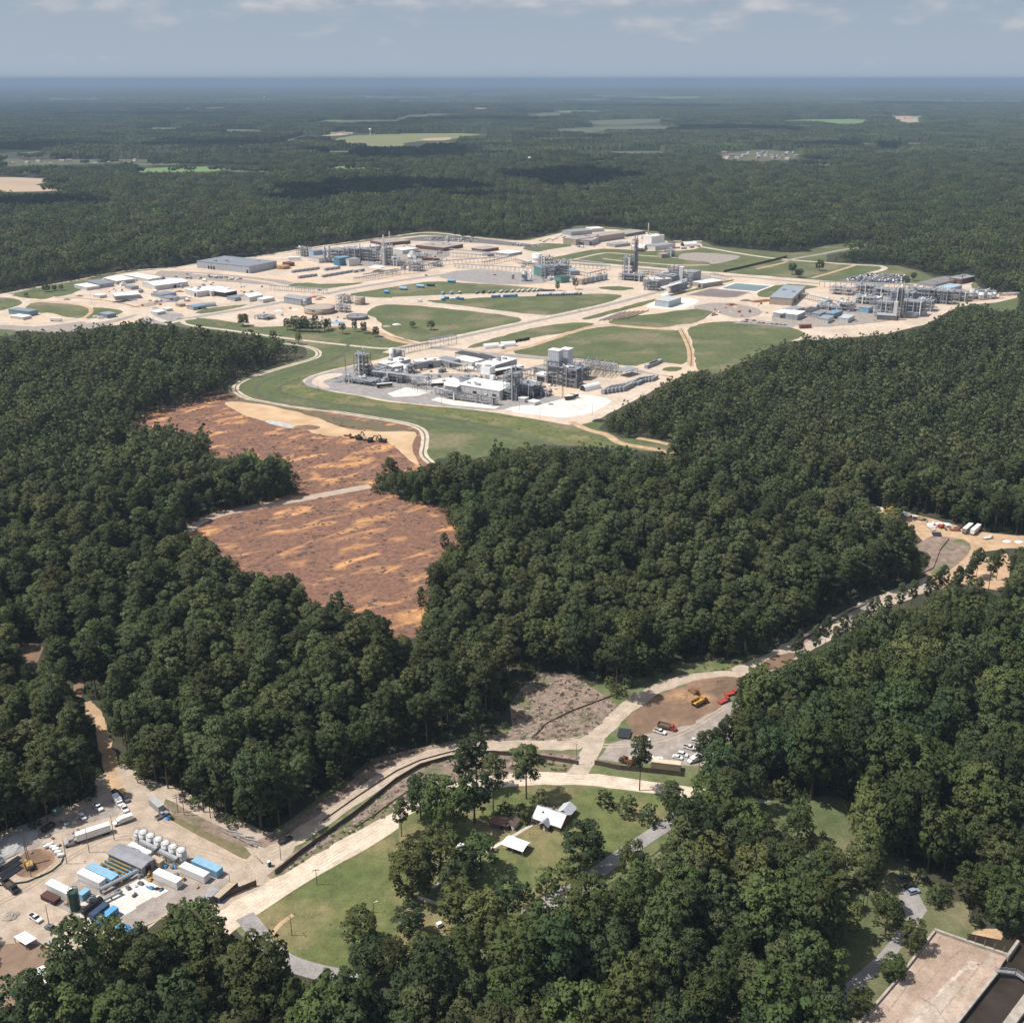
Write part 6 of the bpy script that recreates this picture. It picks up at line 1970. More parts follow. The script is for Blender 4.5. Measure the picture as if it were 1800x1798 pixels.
shed('garden_shed',"small shed with a rust-brown roof left of the white-roofed house",'shed',(at(880,1451),R(-15),6.5,4.0),2.3,'gable',1.1,GREYP,mat('rusty tin roof',(0.27,0.145,0.095),.8,(0.19,0.105,0.075),.6,coord='obj'),[('s',.3,1.0,1.9)],ribs=False)
shed('garden_shed',"small pale gabled shed beside the rust-roofed shed",'shed',(at(901,1452),R(60),4.5,3.6),2.4,'gable',1.3,WALLW,mat('brown shingle',(0.19,0.135,0.105),.9,(0.15,0.105,0.085),.6,coord='obj'),[('w',0,1.0,1.9)],ribs=False)
def carport():
 cen,rz=at(907,1492),toward((885,1488),(918,1500))
 t=thing('carport',"white sheet-roofed carport on the lawn in front of the house",'carport',cen,rz)
 n=8
 L,W,H=9.2,6.2,2.5
 for s in(0,):
  prof=[(-W/2+W*k/n,H+.75*math.sin(math.pi*k/n))for k in range(n+1)]
  prof2=[(y,z+.12)for y,z in prof[::-1]]
  MB().prism(prof+prof2,-L/2,L/2).build('roof',ROOFW,t)
 for x in(-4.3,0,4.3):
  for y in(-W/2+.1,W/2-.1):
   MB().box(x-.07,x+.07,y-.07,y+.07,0,H).build('post',GALV,t)
carport()
park('suv',NAVY,907,1493,toward((890,1490),(920,1499)),"dark car parked under the white carport")
htank("small white gas tank under the garden trees left of the carport",809,1489,.4,3.2,.55,WHITE,.3)
container("white cabinet at the meadow's right edge below the big oaks",772,1629,.6,1.8,1.2,1.5,WHITE,name='utility_cabinet',cat='cabinet',door=False)
container("small white sign box beside the asphalt lane at the bushes",1024,1539,.6,.9,.5,1.2,WHITE,name='letter_box',cat='box',door=False)
def dam():
 z=1.6
 q=[P(*p)for p in((1517,1800),(1580,1729),(1644,1645),(1769,1687),(1750,1716),(1683,1800),(1610,1890),(1440,1890))]
 t=thing('spillway',"wide stained concrete spillway apron in the bottom right corner",'dam',(0,0,0))
 n=len(q)
 b=MB().add([(p[0],p[1],0)for p in q]+[(p[0],p[1],z)for p in q],[tuple(range(n)),tuple(range(n,2*n))]+[(k,(k+1)%n,n+(k+1)%n,n+k)for k in range(n)])
 b.build('apron',M_apron,t)
 stain=mat('washed pale streak',(0.50,0.43,0.36),.85,(0.40,0.32,0.25),.3,detail=8,grain=.3)
 dark=mat('damp stain',(0.27,0.20,0.15),.85,(0.35,0.26,0.2),.4,detail=8,grain=.3)
 for k,(ln,w,m)in enumerate((([(1712,1698),(1690,1712),(1672,1728),(1650,1752),(1625,1782),(1590,1830)],1.3,stain),([(1700,1700),(1712,1697),(1722,1701),(1715,1708),(1702,1709)],1.1,stain),([(1652,1652),(1640,1680),(1600,1730),(1560,1785)],.5,dark),([(1735,1686),(1700,1730),(1650,1790)],.35,dark),([(1580,1745),(1640,1770),(1660,1800)],.4,dark),([(1700,1668),(1668,1690),(1620,1745),(1570,1810)],.35,dark))):
  c=resample(spline([P(*a)for a in ln],2),1.0,False)
  le,ri=ribbon_pts(c,w)
  le=[a+rng.uniform(-.3,.3,2)*w for a in le]
  ri=[a+rng.uniform(-.3,.3,2)*w for a in ri]
  nn_=len(le)
  MB().add([(a[0],a[1],z+.006+k*.004)for a in le+ri],[(i,nn_+i,nn_+i+1,i+1)for i in range(nn_-1)]).build('stain',m,t)
 def wall(pts,w,h,nm,m=CONCO):
  line=[np.array(P(*p))for p in pts]
  m_=MB()
  for a,c in zip(line[:-1],line[1:]):
   m_.bar((a[0],a[1],z+h/2-.3),(c[0],c[1],z+h/2-.3),w,h+.6)
  return m_.build(nm,m,t)
 wall([(1641,1643),(1700,1664),(1772,1688)],.9,1.1,'parapet')
 wall([(1505,1812),(1578,1727),(1641,1645)],.7,.9,'side_wall')
 wall([(1752,1714),(1684,1800),(1612,1888)],1.0,.5,'sill')
 for k,p in enumerate(((1698,1663),(1712,1667),(1728,1673),(1745,1679),(1762,1684))):
  x,y=P(*p)
  MB().box(x-.12,x+.12,y-.12,y+.12,z,z+3.4).build('post',STEEL,t)
 t2=thing('wing_wall',"pale concrete wall slanting out of the river beside the spillway",'wall',(0,0,0))
 a,c=P(1768,1690),P(1788,1662)
 MB().bar((a[0],a[1],1.2),(c[0],c[1],1.2),.9,2.4).build('wall',CONCO,t2)
 t3=thing('river_wall',"pale concrete wall beyond the lower pool at the bottom right corner",'wall',(0,0,0))
 a,c=P(1768,1812),P(1812,1752)
 MB().bar((a[0],a[1],1.0),(c[0],c[1],1.0),3.0,2.0).build('wall',CONCO,t3)
 a,c=P(1800,1830),P(1850,1770)
 MB().bar((a[0],a[1],.7),(c[0],c[1],.7),6.0,1.4).build('walkway',M_apron,t3)
 t4=thing('footbridge',"grey metal footbridge from the spillway edge over the pool",'bridge',(0,0,0))
 b=MB()
 pts=[P(1748,1715),P(1783,1719),P(1803,1733),P(1830,1745)]
 for a,c in zip(pts[:-1],pts[1:]):
  b.bar((a[0],a[1],2.3),(c[0],c[1],2.3),1.3,.18)
 b.build('deck',GALV,t4)
 for s in(-.6,.6):
  r_=MB()
  for a,c in zip(pts[:-1],pts[1:]):
   d=Vector((c[0]-a[0],c[1]-a[1],0)).normalized()
   nn=Vector((-d.y,d.x,0))*s
   for h in(2.9,3.4):
    r_.bar((a[0]+nn.x,a[1]+nn.y,h),(c[0]+nn.x,c[1]+nn.y,h),.08)
   for k in range(5):
    p=Vector(a).lerp(Vector(c),k/4)
    r_.bar((p.x+nn.x,p.y+nn.y,2.3),(p.x+nn.x,p.y+nn.y,3.4),.07)
  r_.build('railing',GALV,t4)
dam()
park('suv',BLKP,1600,1560,toward((1590,1563),(1611,1557)),"black car in the small car park at the dam")
park('suv',mat('pale blue car paint',(0.27,0.32,0.38),.35,(0.23,0.275,0.33),.5,coord='obj'),1606,1569,toward((1594,1572),(1617,1566)),"pale silver-blue car in front of the black one at the dam")
park('suv',TEAL,1588,1545,.3,"dark teal car under the trees at the dam car park")
semi("dull brown-grey box trailer at the upper right yard, left of the white one",1700,934,toward((1691,941),(1711,924)),mat('weathered trailer',(0.25,0.215,0.195),.7,(0.20,0.17,0.155),.5,coord='obj'),False,13)
semi("white box trailer at the upper right yard",1714,936,toward((1704,944),(1725,926)),WHITE,False,13)
loader("pale small tractor right of the white box trailer",1736,947,R(20),WALLW)
digger("red excavator in the upper right yard",1654,928,R(-70),RED,.95)
park('van',WHITE,1637,930,R(-80),"white truck left of the red excavator")
loader("rusty flat machine left of the box trailers",1678,933,R(-10),RUST)
loader("second rusty machine behind the first, left of the box trailers",1685,929,R(30),mat('dark rust',(0.12,0.06,0.04),.9,(0.09,0.045,0.03),.5,coord='obj'))
digger("yellow machine at the left end of the upper right yard",1566,899,R(10),YELLOW,1.1,(3.0,2.0),(4.4,.5))
slab_roof("white flat roof among the timber at the upper right yard",[(1578,905),(1586,899),(1599,902),(1592,908)],2.6)
loader("brown tractor driving down the sandy road at right",1686,1003,R(60),mat('dark maroon',(0.09,0.03,0.025),.6,(0.07,0.025,0.02),.5,coord='obj'))
container("white sign board on the gravel beside the sandy road",1659,1000,R(70),2.4,.3,1.4,WHITE,name='sign_board',cat='sign',door=False)
lump("white heap at the right edge of the upper right yard",1770,952,2.0,1.0,WHITE,seed=41,sx=1.6)
lump("second white heap at the right frame edge of the yard",1792,953,2.2,1.0,WHITE,seed=42,sx=1.5)
for k,(px,py,m)in enumerate(((1545,893,CONCO),(1605,908,WHITE),(1613,911,RUST),(1622,914,BLACK),(1532,888,WALLT),(1650,921,WHITE),(1664,922,WHITE))):
 lump(["pale rubble heap at the far end of the upper right yard","white heap behind the yellow machine's timber","rusty heap in the timber of the upper right yard","black heap in the timber of the upper right yard","tan heap at the very end of the upper right yard","white pipes heap behind the red excavator","white heap under the wood right of the red excavator"][k],px,py,2.4,1.1,m,seed=50+k,sx=1.6)
digger("dark excavator in the row on the upper clearing, second from right",652,777,R(20),mat('dark brown machine',(0.06,0.04,0.03),.8,(0.045,0.03,0.024),.5,coord='obj'),1.3)
digger("dark excavator at the right end of the row on the upper clearing",673,777,R(150),MATS['dark brown machine'],1.3)
digger("dark excavator with tall arm in the row on the upper clearing",632,772,R(70),MATS['dark brown machine'],1.35)
loader("brown flat machine at the left end of the row on the upper clearing",611,767,R(-10),RUST)
loader("dark flat machine second from left in the row on the upper clearing",621,770,R(0),MATS['dark brown machine'])
loader("dark flat machine behind the excavators on the upper clearing",644,774,R(10),MATS['dark brown machine'])
lump("brown heap beside the white ground on the upper clearing",538,752,7,2.0,MATS['dug soil'],'spoil_heap',seed=61,sx=1.8)
def F(A,B,C):
 return foot(A,B,C)
PU=process_unit
shed('process_hall',"white-roofed hall behind the left pipework of the front block",'building',F((664,652),(683,656),(712,643)),8,'flat',wall=WALLG,units=3,doors=[('s',0,5,4)])
shed('process_hall',"white-roofed hall with grey wall right of the twin white tanks",'building',F((727,645),(731,649),(769,640)),7,'flat',wall=WALLG,doors=[('e',.2,5,4),('s',.4,4,4)],units=2)
shed('process_hall',"small white-roofed hall among the left pipework",'building',F((677,655),(692,660),(705,653)),8,'flat',wall=GALV,units=1)
tank('storage_tank',"tall white tank with flat top, left of two behind the front block",690,637,3.2,14.5,'cone')
tank('storage_tank',"tall white tank in a steel frame, right of two behind the front block",699,636,4.2,12,'cone',m=GALV)
PU("steel frame around the right twin tank of the front block",699,636,U,2,2,2,5.2,5.2,5.5,11,0,0)
PU("dark steel tower at the left end of the front block",638,659,U,3,2,5,4.6,4.8,4.2,12,10,3)
PU("low tangle of pipework at the left front of the front block",634,672,U,8,3,1,4.6,4.6,4.0,13,16,5,density=1.5)
PU("open steel rack structure between tower and white hall",660,659,U,4,3,2,5,5,4.0,14,9,2)
PU("open pipework structure in front of the small white hall",690,668,U,6,3,2,5,4.6,3.8,15,12,3)
PU("pipework structure right of the small white hall",716,655,U,3,2,2,5,4.6,4,16,7,3)
tank('storage_tank',"slim white tank at the right end of the left pipework",714,658,2.4,9,'cone')
pipe_rack("long raised pipe bridge over the grey pavement of the front block",(655,667),(752,678),8,5,9,6)
pipe_rack("second raised pipe bridge beside the white pads of the front block",(720,673),(742,690),8,9,7,5)
pipe_rack("pipe bridge in front of the small grey hall",(725,677),(756,672),7.5,6,7,4)
pipe_rack("pipe rack along the sand behind the grey pavement",(721,655),(768,644),7,4,6,5)
pipe_rack("pipe rack crossing the middle of the front block",(768,643),(820,655),7,4,7,5)
pipe_rack("pipe rack running from the front block to the main street",(706,622),(755,612),6,5,7,4)
pipe_rack("tall gateway of pipe frames at the main street",(755,612),(798,604),9,9,9,5)
shed('process_hall',"grey hall with long low wall in the middle of the front block",'building',F((769,640),(795,646),(803,641)),6,'flat',wall=WALLG,rmat=ROOFG,doors=[('s',.8,3,4)])
shed('workshop',"white-walled building with dark flat roof at the back of the front block, left one",'building',F((800,628),(826,633),(836,629)),4.5,'flat',wall=WALLW,rmat=ROOFD)
shed('workshop',"building with dark flat roof at the back of the front block, right one",'building',F((832,634),(858,641),(866,636)),5.5,'flat',wall=WALLG,rmat=ROOFD)
shed('workshop',"white-roofed flat building left of the long twin-roofed hall",'building',F((797,640),(830,647),(842,640)),5.5,'flat',wall=WALLW,doors=[('s',-.9,3,4)])
shed('process_hall',"long white-roofed hall running up the middle of the front block",'building',F((838,654),(862,659),(908,645)),8,'flat',wall=WALLG,units=5)
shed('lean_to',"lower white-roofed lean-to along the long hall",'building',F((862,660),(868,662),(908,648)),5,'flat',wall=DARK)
shed('control_room',"small grey flat building in the yard before the long hall",'building',F((808,671),(830,676),(841,671)),5,'flat',wall=WALLG,rmat=GALV,units=2)
shed('process_hall',"big white flat-roofed hall at the front of the front block",'building',F((806,692),(878,704),(899,690)),8.5,'flat',wall=WALLW,units=4,doors=[('s',-.2,4,5),('s',.75,4,5)])
shed('process_hall',"white roof annex at the left of the big front hall",'building',F((783,692),(803,695),(812,687)),7.5,'flat',wall=GALV)
t=thing('cooling_tower',"white box-shaped cooling tower on a steel frame on the front hall",'tower',at(858,680),U)
MB().box(-5,5,-5,5,13,20).build('casing',WHITE,t)
f=MB()
for x in(-5,0,5):
 for y in(-5,5):
  f.bar((x,y,0),(x,y,13),.35)
  f.bar((-5,y,9 if x else 5),(5,y,9 if x else 5),.3)
f.build('frame',STEEL,t)
MB().lathe((0,0,20.02),[(3.6,0),(3.3,.8)],16).build('fan_ring',GALV,t)
container("white duct box standing on the front hall beside the cooling tower",866,684,U,4,4,4,WHITE,z=8.9,name='duct_box',cat='duct',door=False)
PU("dark steel tower at the right end of the big front hall",901,701,U,3,2,6,4.4,4.8,4.1,21,8,3)
PU("dark tangled pipework right of the dark tower",925,695,U,5,4,3,4.6,4.6,4.0,22,16,6,density=1.4)
PU("low pipework at the end of the dark tangle",950,693,U,4,2,1,4.6,4.4,4.0,23,9,3)
PU("row of pipe frames along the front hall's long wall",826,706,toward((780,700),(880,714)),11,1,2,5,4,3.4,24,10,4)
pipe_rack("pipe rack at the left of the front hall",(762,692),(800,702),6,4,5,5)
shed('cabin',"small white cabin in front of the dark tower, left of two",'cabin',F((911,706),(922,708),(929,705)),3.4,'flat',wall=WALLW)
shed('cabin',"low white cabin in front of the dark tower, right of two",'cabin',F((928,710),(940,713),(949,710)),2.6,'flat',wall=WALLW)
shed('boundary_shed',"long low shed with dark open side in the front block's sand yard",'shed',F((874,672),(886,675),(911,664)),5.5,'flat',wall=WALLT,rmat=ROOFT,doors=[('e',0,8,4.5)])
PU("pipework beside the long low shed",880,684,U,3,3,2,4.6,4.6,4,25,8,3)
def twin(label,px,py,L,W,z0,z1,rz):
 t=thing('drying_tower',label,'tower',at(px,py),rz)
 b=MB().box(-L/2,L/2,-W/2,W/2,z0,z1)
 for k in range(5):
  x=-L/2+(k+.5)*L/5
  b.box(x-.15,x+.15,-W/2-.2,-W/2+.1,z0,z1-.05)
 b.build('casing',mat('light cladding',(0.60,0.61,0.62),.6,(0.53,0.54,0.55),.2,coord='obj'),t)
 MB().box(-L/2-.2,L/2+.2,-W/2-.3,W/2+.3,z1+.01,z1+.5).build('roof',ROOFW,t)
 return t
twin("tall white tower block in the front block, left of a pair",976,671,11.5,9,9,31,U)
twin("tall white tower block in the front block, right of a pair",995,667,9.0,10,8,30,U)
PU("dark steel frame at the foot of the left tall white tower",972,673,U,3,2,5,4.8,5.0,4.2,31,8,2)
PU("dark steel structure in front of the right tall white tower",1003,678,U,4,3,4,4.6,4.8,4.4,32,14,5,density=1.3)
PU("dark pipework right of the tall white towers",1017,664,U,4,3,3,4.8,4.8,4.0,33,10,4)
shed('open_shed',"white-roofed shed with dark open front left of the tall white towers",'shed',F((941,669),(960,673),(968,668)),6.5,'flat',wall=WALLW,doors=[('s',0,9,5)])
shed('cabin',"small pale hall behind the open shed at the tall white towers",'building',F((938,657),(958,661),(968,655)),6.5,'flat',wall=WALLG,rmat=ROOFT)
for k in range(4):
 a=(1022+k*11,655+k*2.2)
 pipe_rack(["pipe frames right of the tall white towers, first row from the left","pipe frames right of the tall white towers, second row from the left","pipe frames right of the tall white towers, third row from the left","pipe frames right of the tall white towers, rightmost row"][k],(1025+k*14,661+k*1.2),(1036+k*15,645+k*1.5),9.5-k*.6,7,6,4,levels=2)
pipe_rack("pipe rack along the asphalt behind the pipe frames",(1010,645),(1085,655),8,4,6,5)
pipe_rack("pipe rack left of the tall white towers",(905,667),(960,652),6.5,4,6,4)
pipe_rack("pipe rack from the long hall to the open shed",(900,655),(940,662),6,4,6,4)
cen,rz,L,W=F((1082,660),(1100,664),(1115,656))
t=thing('open_canopy',"grey sheet canopy on posts right of the pipe frames",'canopy',cen,rz)
MB().box(-L/2,L/2,-W/2,W/2,5.5,6.0).build('roof',GALV,t)
for x in(-L/2+.5,0,L/2-.5):
 for y in(-W/2+.5,0,W/2-.5):
  MB().box(x-.15,x+.15,y-.15,y+.15,0,5.5).build('post',STEEL,t)
quonset('fabric_shelter',"white arched shelter on the sand right of the tall white towers",F((1019,686),(1029,689),(1050,681)),5.5,flip=True)
quonset('fabric_shelter',"white arched shelter in the field beside the main street, left one",F((848,611),(853,614),(881,613)),5.0)
quonset('fabric_shelter',"white arched shelter in the field beside the main street, right one",F((878,608),(882,611),(907,609)),5.2)
shed('cabin',"small white cabin between the two arched shelters in the field",'cabin',F((876,613),(882,614),(885,612)),3,'flat',ribs=False)
for k,(px,py)in enumerate(((906,602),(914,600),(921,599),(927,597.5))):
 container("black skip box in the row in the field behind the arched shelters",px,py,V,6,2.6,2.2,BLACK,group='black skip boxes in the field',name='skip_box',cat='skip',door=False)
MODR=mat('pale module roof',(0.36,0.365,0.37),.5,(0.30,0.305,0.31),.3,coord='obj')
def modules(p0,p1,n,rz,label,group,L=14,W=3.4,H=3.2,m=None):
 for k in range(n):
  q=k/max(1,n-1)
  container(label,p0[0]+(p1[0]-p0[0])*q,p0[1]+(p1[1]-p0[1])*q,rz,L,W,H,m or WALLG,name='office_module',cat='module',group=group,roof=MODR)
modules((1068,689),(1102,684),6,V,"grey office module in the large block of six at the front block's right end","grey modules in the block of six",L=20,H=4.2)
modules((1102,679),(1124,675),4,V,"blue-grey office module in the block of four behind the block of six","blue-grey modules in the block of four",m=BLUEG)
modules((1120,672),(1149,668),6,V,"grey office module in the rear block near the round grass bed","grey modules in the rear block")
modules((1142,645),(1155,640),3,V,"grey office module beside the grass bed on the sand loop","grey modules on the sand loop",L=18)
mast("tall lattice mast beside the white concrete yard",989,700,31)
mast("lattice mast in front of the left tall white tower",981,677,13)
mast("tall lattice mast at the left end of the front block",609,675,27)
for lab,px,py,h in(("lamp mast on the sand at the front edge below the white yard",949,737,11),("lamp mast at the front hall's white strip",913,722,13),("lamp mast at the sand edge right of the white yard",1041,730,10),("lamp mast on the pavement right of the left pads",776,712,10),("lamp mast at the far left end of the front pavement",560,690,9),("lamp mast on the sand left of the dark tower",705,692,12)):
 pole(lab,px,py,h,'lamp_mast')
lump("dark heap on the pavement at the left end of the front block",594,672,3.2,1.5,STEEL,seed=71,sx=1.6)
lump("second dark heap on the pavement at the left end of the front block",590,666,2.6,1.3,STEEL,seed=72,sx=1.6)
container("blue box on the pavement at the left pipework",658,677,U,2.5,2.5,2.2,BLUE,name='skid_box',cat='box',door=False)
semi("flatbed trailer on the pavement before the left pads",676,681,R(20),mat('olive load',(0.11,0.09,0.065),.8,(0.08,0.065,0.05),.5,coord='obj'),False,15)
semi("dark trailer on the pavement left of the front hall",769,680,R(12),MATS['olive load'],False,12)
for k,(px,py)in enumerate(((1003,701),(1009,700),(1000,703))):
 semi("low loaded trailer at the foot of the tall lattice mast",px,py,R(20),MATS['olive load'],False,8,group='low trailers at the lattice mast')
lump("small timber heap on the white concrete yard",968,711,1.6,.9,WOOD,seed=75,sx=2.0)
for k,(px,py)in enumerate(((774,655),(781,654))):
 tank('process_vessel',["left dark round vessel behind the white pad","right dark round vessel behind the white pad"][k],px,py,2.0,3.4,'dome',m=STEEL,rail=False)
lump("dark heap in the small grass corner at the front sand road",1052,740,4,1.8,BLACK,seed=76,sx=1.5)
shed('works_office',"blue-grey long building at the far left edge behind a white shed",'building',F((16,552),(52,556.5),(59,552)),5.5,'flat',wall=BLUEG,rmat=mat('blue-grey roof',(0.22,0.275,0.30),.5,(0.18,0.23,0.26),.15,coord='obj'))
shed('workshop',"low white shed in front of the blue-grey building at the far left",'shed',F((19,560),(41,563),(50,559)),3.2,'flat')
semi("white trailer standing alone at the far left pavement",99,565,U+.35,WHITE,False,15)
shed('cabin',"grey cabin group on the far left grass edge",'cabin',F((176,557),(189,560),(199,556)),4.5,'flat',wall=BLUEG,rmat=GALV)
for k,(px,py)in enumerate(((170,558.5),(178,560))):
 park('van',WHITE,px,py,R(30),["white van at the far left grass, left of two","white van at the far left grass, right of two"][k])
small_things=[((131,506),(153,511),(163,505),4,WALLW,ROOFW,"low white shed at the left end of the laydown yard"),((152,501),(176,507),(186,500),5,WALLG,ROOFG,"grey-roofed shed behind the low white shed at the left"),((183,495),(206,501),(222,493),5,WALLG,ROOFW,"pale-roofed hall at the left wood edge"),((219,489),(262,497),(270,491),4.5,WALLW,ROOFW,"long low white hall nearest the wood at the left"),((220,507),(231,510),(236,506),4,WALLG,GALV,"small grey cabin on the sand of the left yard"),((266,521),(284,524),(303,518),3.4,WALLG,ROOFG,"grey flat shed left of the white hall in the left yard"),((281,527),(298,530),(306,525),3.4,WALLW,ROOFG,"second grey flat shed beside the earth rows"),((399,527),(413,530),(424,525),4,WALLG,ROOFG,"low grey-roofed shed left of the gabled white hall"),((309,538),(316,540),(321,537),3,WALLT,ROOFT,"small flat hut at the end of the earth rows"),((164,523),(176,525),(183,522),3.6,WALLW,ROOFW,"white cabin on the earth rows' upper end"),((287,546),(293,548),(299,545),3,WALLW,ROOFW,"small white flat hut at the lower left yard"),((266,552),(277,554),(285,550),3,WALLW,ROOFW,"white flat shed near the wood at the lower left yard"),]
for A,B,C,H,w,r,lab in small_things:
 shed('workshop',lab,'building',F(A,B,C),H,'flat',wall=w,rmat=r)
shed('workshop',"long narrow white-roofed shed in the middle of the left yard",'building',F((199,523),(203,528),(244,521)),5,'flat',wall=WALLG)
shed('warehouse',"large grey warehouse with a wide grey roof",'warehouse',F((347,471),(439,481),(486,471)),10,'flat',wall=mat('pale grey cladding',(0.43,0.445,0.47),.6,(0.38,0.395,0.42),.2,coord='obj'),rmat=ROOFG,units=4,doors=[('s',-.55,3,5),('s',-.45,3,5),('s',-.35,3,5),('s',.92,3,5)])
shed('warehouse',"white-roofed gabled hall left of the L-shaped white hall",'warehouse',F((251,505),(273,511),(318,500)),6.5,'gable',2.0,WALLW,ROOFW,[('e',-.2,5,5),('s',.2,4,4)])
shed('warehouse',"large white-roofed hall in the left yard, left part",'warehouse',F((327,518),(347,523),(372,513)),7,'flat',wall=WALLW,doors=[('s',.7,4,5)],units=2)
shed('warehouse',"large white-roofed hall in the left yard, right part",'warehouse',F((352,517),(372,521),(386,512)),6.4,'flat',wall=WALLW,doors=[('s',0,3,4)])
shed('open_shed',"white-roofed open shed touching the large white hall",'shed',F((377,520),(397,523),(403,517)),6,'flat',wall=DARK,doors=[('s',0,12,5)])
shed('warehouse',"white hall with a steep gable in the left yard near the street",'warehouse',F((421,528),(439,531),(460,526)),6,'gable',3.0,WALLW,ROOFW,[('s',.2,4,4)])
shed('workshop',"small white flat building at the end of the gabled white hall",'building',F((452,531),(463,533),(476,528)),4.5,'flat',wall=WALLW)
shed('workshop',"small blue-grey roofed gabled building at the left street corner",'building',F((328,543),(340,546),(352,540)),4,'gable',1.5,WALLG,BLUEG,[('s',0,3,3)])
quonset('fabric_shelter',"grey arched shelter open at its left end, by the left street corner",F((353,538.5),(357,541),(376,536)),5,m=GALV,flip=True)
for k in range(5):
 path('berm',[(228+k*7,541-k*.2),(270+k*11,530.5-k*1.0),(300+k*10,526-k*.2)],2.2,M_soil,hard=False)
path('berm',[(96,523),(140,524),(200,530),(245,541)],3.0,M_soil,hard=False)
for k,(px,py,m,r)in enumerate(((210,531,BLACK,5),(222,529,BLACK,5),(234,528,STEEL,4),(323,524,STEEL,6),(270,542,GALV,4),(140,521,RUST,3),(316,513,RUST,4),(302,530,STEEL,5),(330,530,RUST,3),(118,527,WOOD,3))):
 lump("heap of stored material in the left yard, "+["black, leftmost on the earth rows","black, second on the earth rows","dark grey on the earth rows","dark grey left of the L-shaped hall","pale grey near the wood","rusty at the upper left sand","rusty behind the grey sheds","dark grey behind the grey sheds","rusty in front of the L-shaped hall","wooden at the left earth bank"][k],px,py,r,1.6,m,'material_heap',seed=80+k,sx=1.8)
CARM=[WHITE,WHITE,SILV,BLKP,GREYP,WHITE,NAVY,RED,SILV,BLKP]
CN={'white paint':'white','silver paint':'silver','black car paint':'black','grey car paint':'dark grey','navy paint':'navy','red paint':'red'}
def lot(poly,rows,n,rz,where,group,fill=.8,seed=3,mm=None):
 r_=random.Random(seed)
 for a,b in rows:
  A,B=np.array(P(*a)),np.array(P(*b))
  k=int(np.linalg.norm(B-A)/n)
  for i in range(k):
   if r_.random()>fill:
    continue
   p=A+(B-A)*(i+.5)/k
   m=r_.choice(mm or CARM)
   small_car(m,p[0]+r_.uniform(-.3,.3),p[1]+r_.uniform(-.4,.4),rz+r_.uniform(-.06,.06)+(math.pi if r_.random()<.4 else 0),CN[m.name]+" car parked in "+where,CN[m.name]+' '+group)
lot(None,[((350,483),(425,491)),((360,486.5),(418,493)),((300,486),(338,491))],4.2,V,"the lot before the large grey warehouse","cars before the warehouse",.55,4)
lot(None,[((735,417.5),(840,424.5)),((760,418),(842,423)),((742,421),(830,426.5)),((900,431),(944,434.5)),((908,429.8),(948,432.8))],4.6,V+.1,"the dark far car park behind the brown flat building","cars in the far car park",.62,5)
rows=[]
for k in range(7):
 q=k/6
 rows.append(((1480+46*q,493.3-11.8*q),(1592+6*q*0,497.5-12.5*q)))
lot(None,rows,3.6,V,"the crowded dark car park at the right of the works","cars in the crowded car park",.78,6,[WHITE,SILV,BLKP,GREYP,WHITE,SILV,BLKP,NAVY])
lot(None,[((1300,565.5),(1392,573)),((1308,563),(1330,564.5))],5.0,U+.4,"the front row beside the grass at the right works","cars in the front row at the right works",.8,7,[WHITE,WHITE,RED,SILV,RED,WHITE,GREYP])
lot(None,[((1240,555),(1268,549)),((1246,557),(1262,553.5))],5.5,R(20),"the sandy corner beside the red materials in mid works","vehicles on the sandy corner",.8,8,[RED,WHITE,BLKP,SILV])
for k,(px,py)in enumerate(((562,511),(749,485),(870,484),(1018,546),(330,483),(240,494))):
 small_car([RED,BLKP,GREYP,WHITE,RED,GREYP][k],*P(px,py),U,["red car at the street crossing left of the treatment yard","black car on the street above the trailer field","grey car on the dark apron","white truck-like car on the main street","red car at the warehouse lot's left end","grey car on the left yard sand"][k],None)
t=tank('round_basin',"rust-orange round basin at the right end of the grey warehouse",498,472,10,4,'flat',m=mat('orange primer',(0.42,0.24,0.09),.8,(0.34,0.19,0.07),.3,coord='obj'),cat='basin')
shed('cabin',"brick-red flat hut behind the rust-orange basin",'cabin',F((497,467),(506,469),(511,466)),5,'flat',wall=WALLB,rmat=WALLB)
htank("long white horizontal vessel right of the warehouse roof",518,458,.15,20,2.6,WHITE,1.5)
modules((518,479),(556,474),6,V,"grey office module in the long row behind the warehouse lot","grey modules in the long row",L=12)
modules((529,489),(552,486),5,V,"grey office module in the short row at the scrub","grey modules in the short row at the scrub",L=11)
modules((571,487),(617,479),6,V,"grey office module in the slanting row beside the sand","grey modules in the slanting row",L=12)
modules((576,475),(592,473),3,V,"grey office module in the upper trio","grey modules in the upper trio",L=13)
modules((625,479),(636,477),2,V,"grey office module in the pair at the row's right end","grey modules in the pair",L=10)
shed('works_hall',"pale blue cube-shaped hall behind white walls",'building',F((543,455),(552,457.5),(565,453)),14,'flat',wall=mat('pale blue cladding',(0.33,0.42,0.53),.6,(0.28,0.37,0.48),.2,coord='obj'),rmat=GALV)
shed('works_hall',"white-walled hall in front of the pale blue cube",'building',F((542,459),(561,463),(573,458)),7,'flat',wall=WALLW,rmat=ROOFT)
shed('works_hall',"dark blue cube-shaped hall right of the twin grey silos",'building',F((587,466),(597,468),(604,463)),12,'flat',wall=mat('strong blue cladding',(0.10,0.21,0.31),.6,(0.08,0.175,0.265),.2,coord='obj'),rmat=BLUEG)
shed('works_hall',"white block hall right of the dark blue cube",'building',F((605,466),(614,468.5),(624,464)),10,'flat',wall=WALLW,rmat=GALV)
stack_col("tall grey silo, left of the twin silos",571,462,2.3,25,GALV,'tall_silo',cat='silo')
stack_col("tall grey silo, right of the twin silos",579,461,2.4,26,PIPE,'tall_silo',cat='silo')
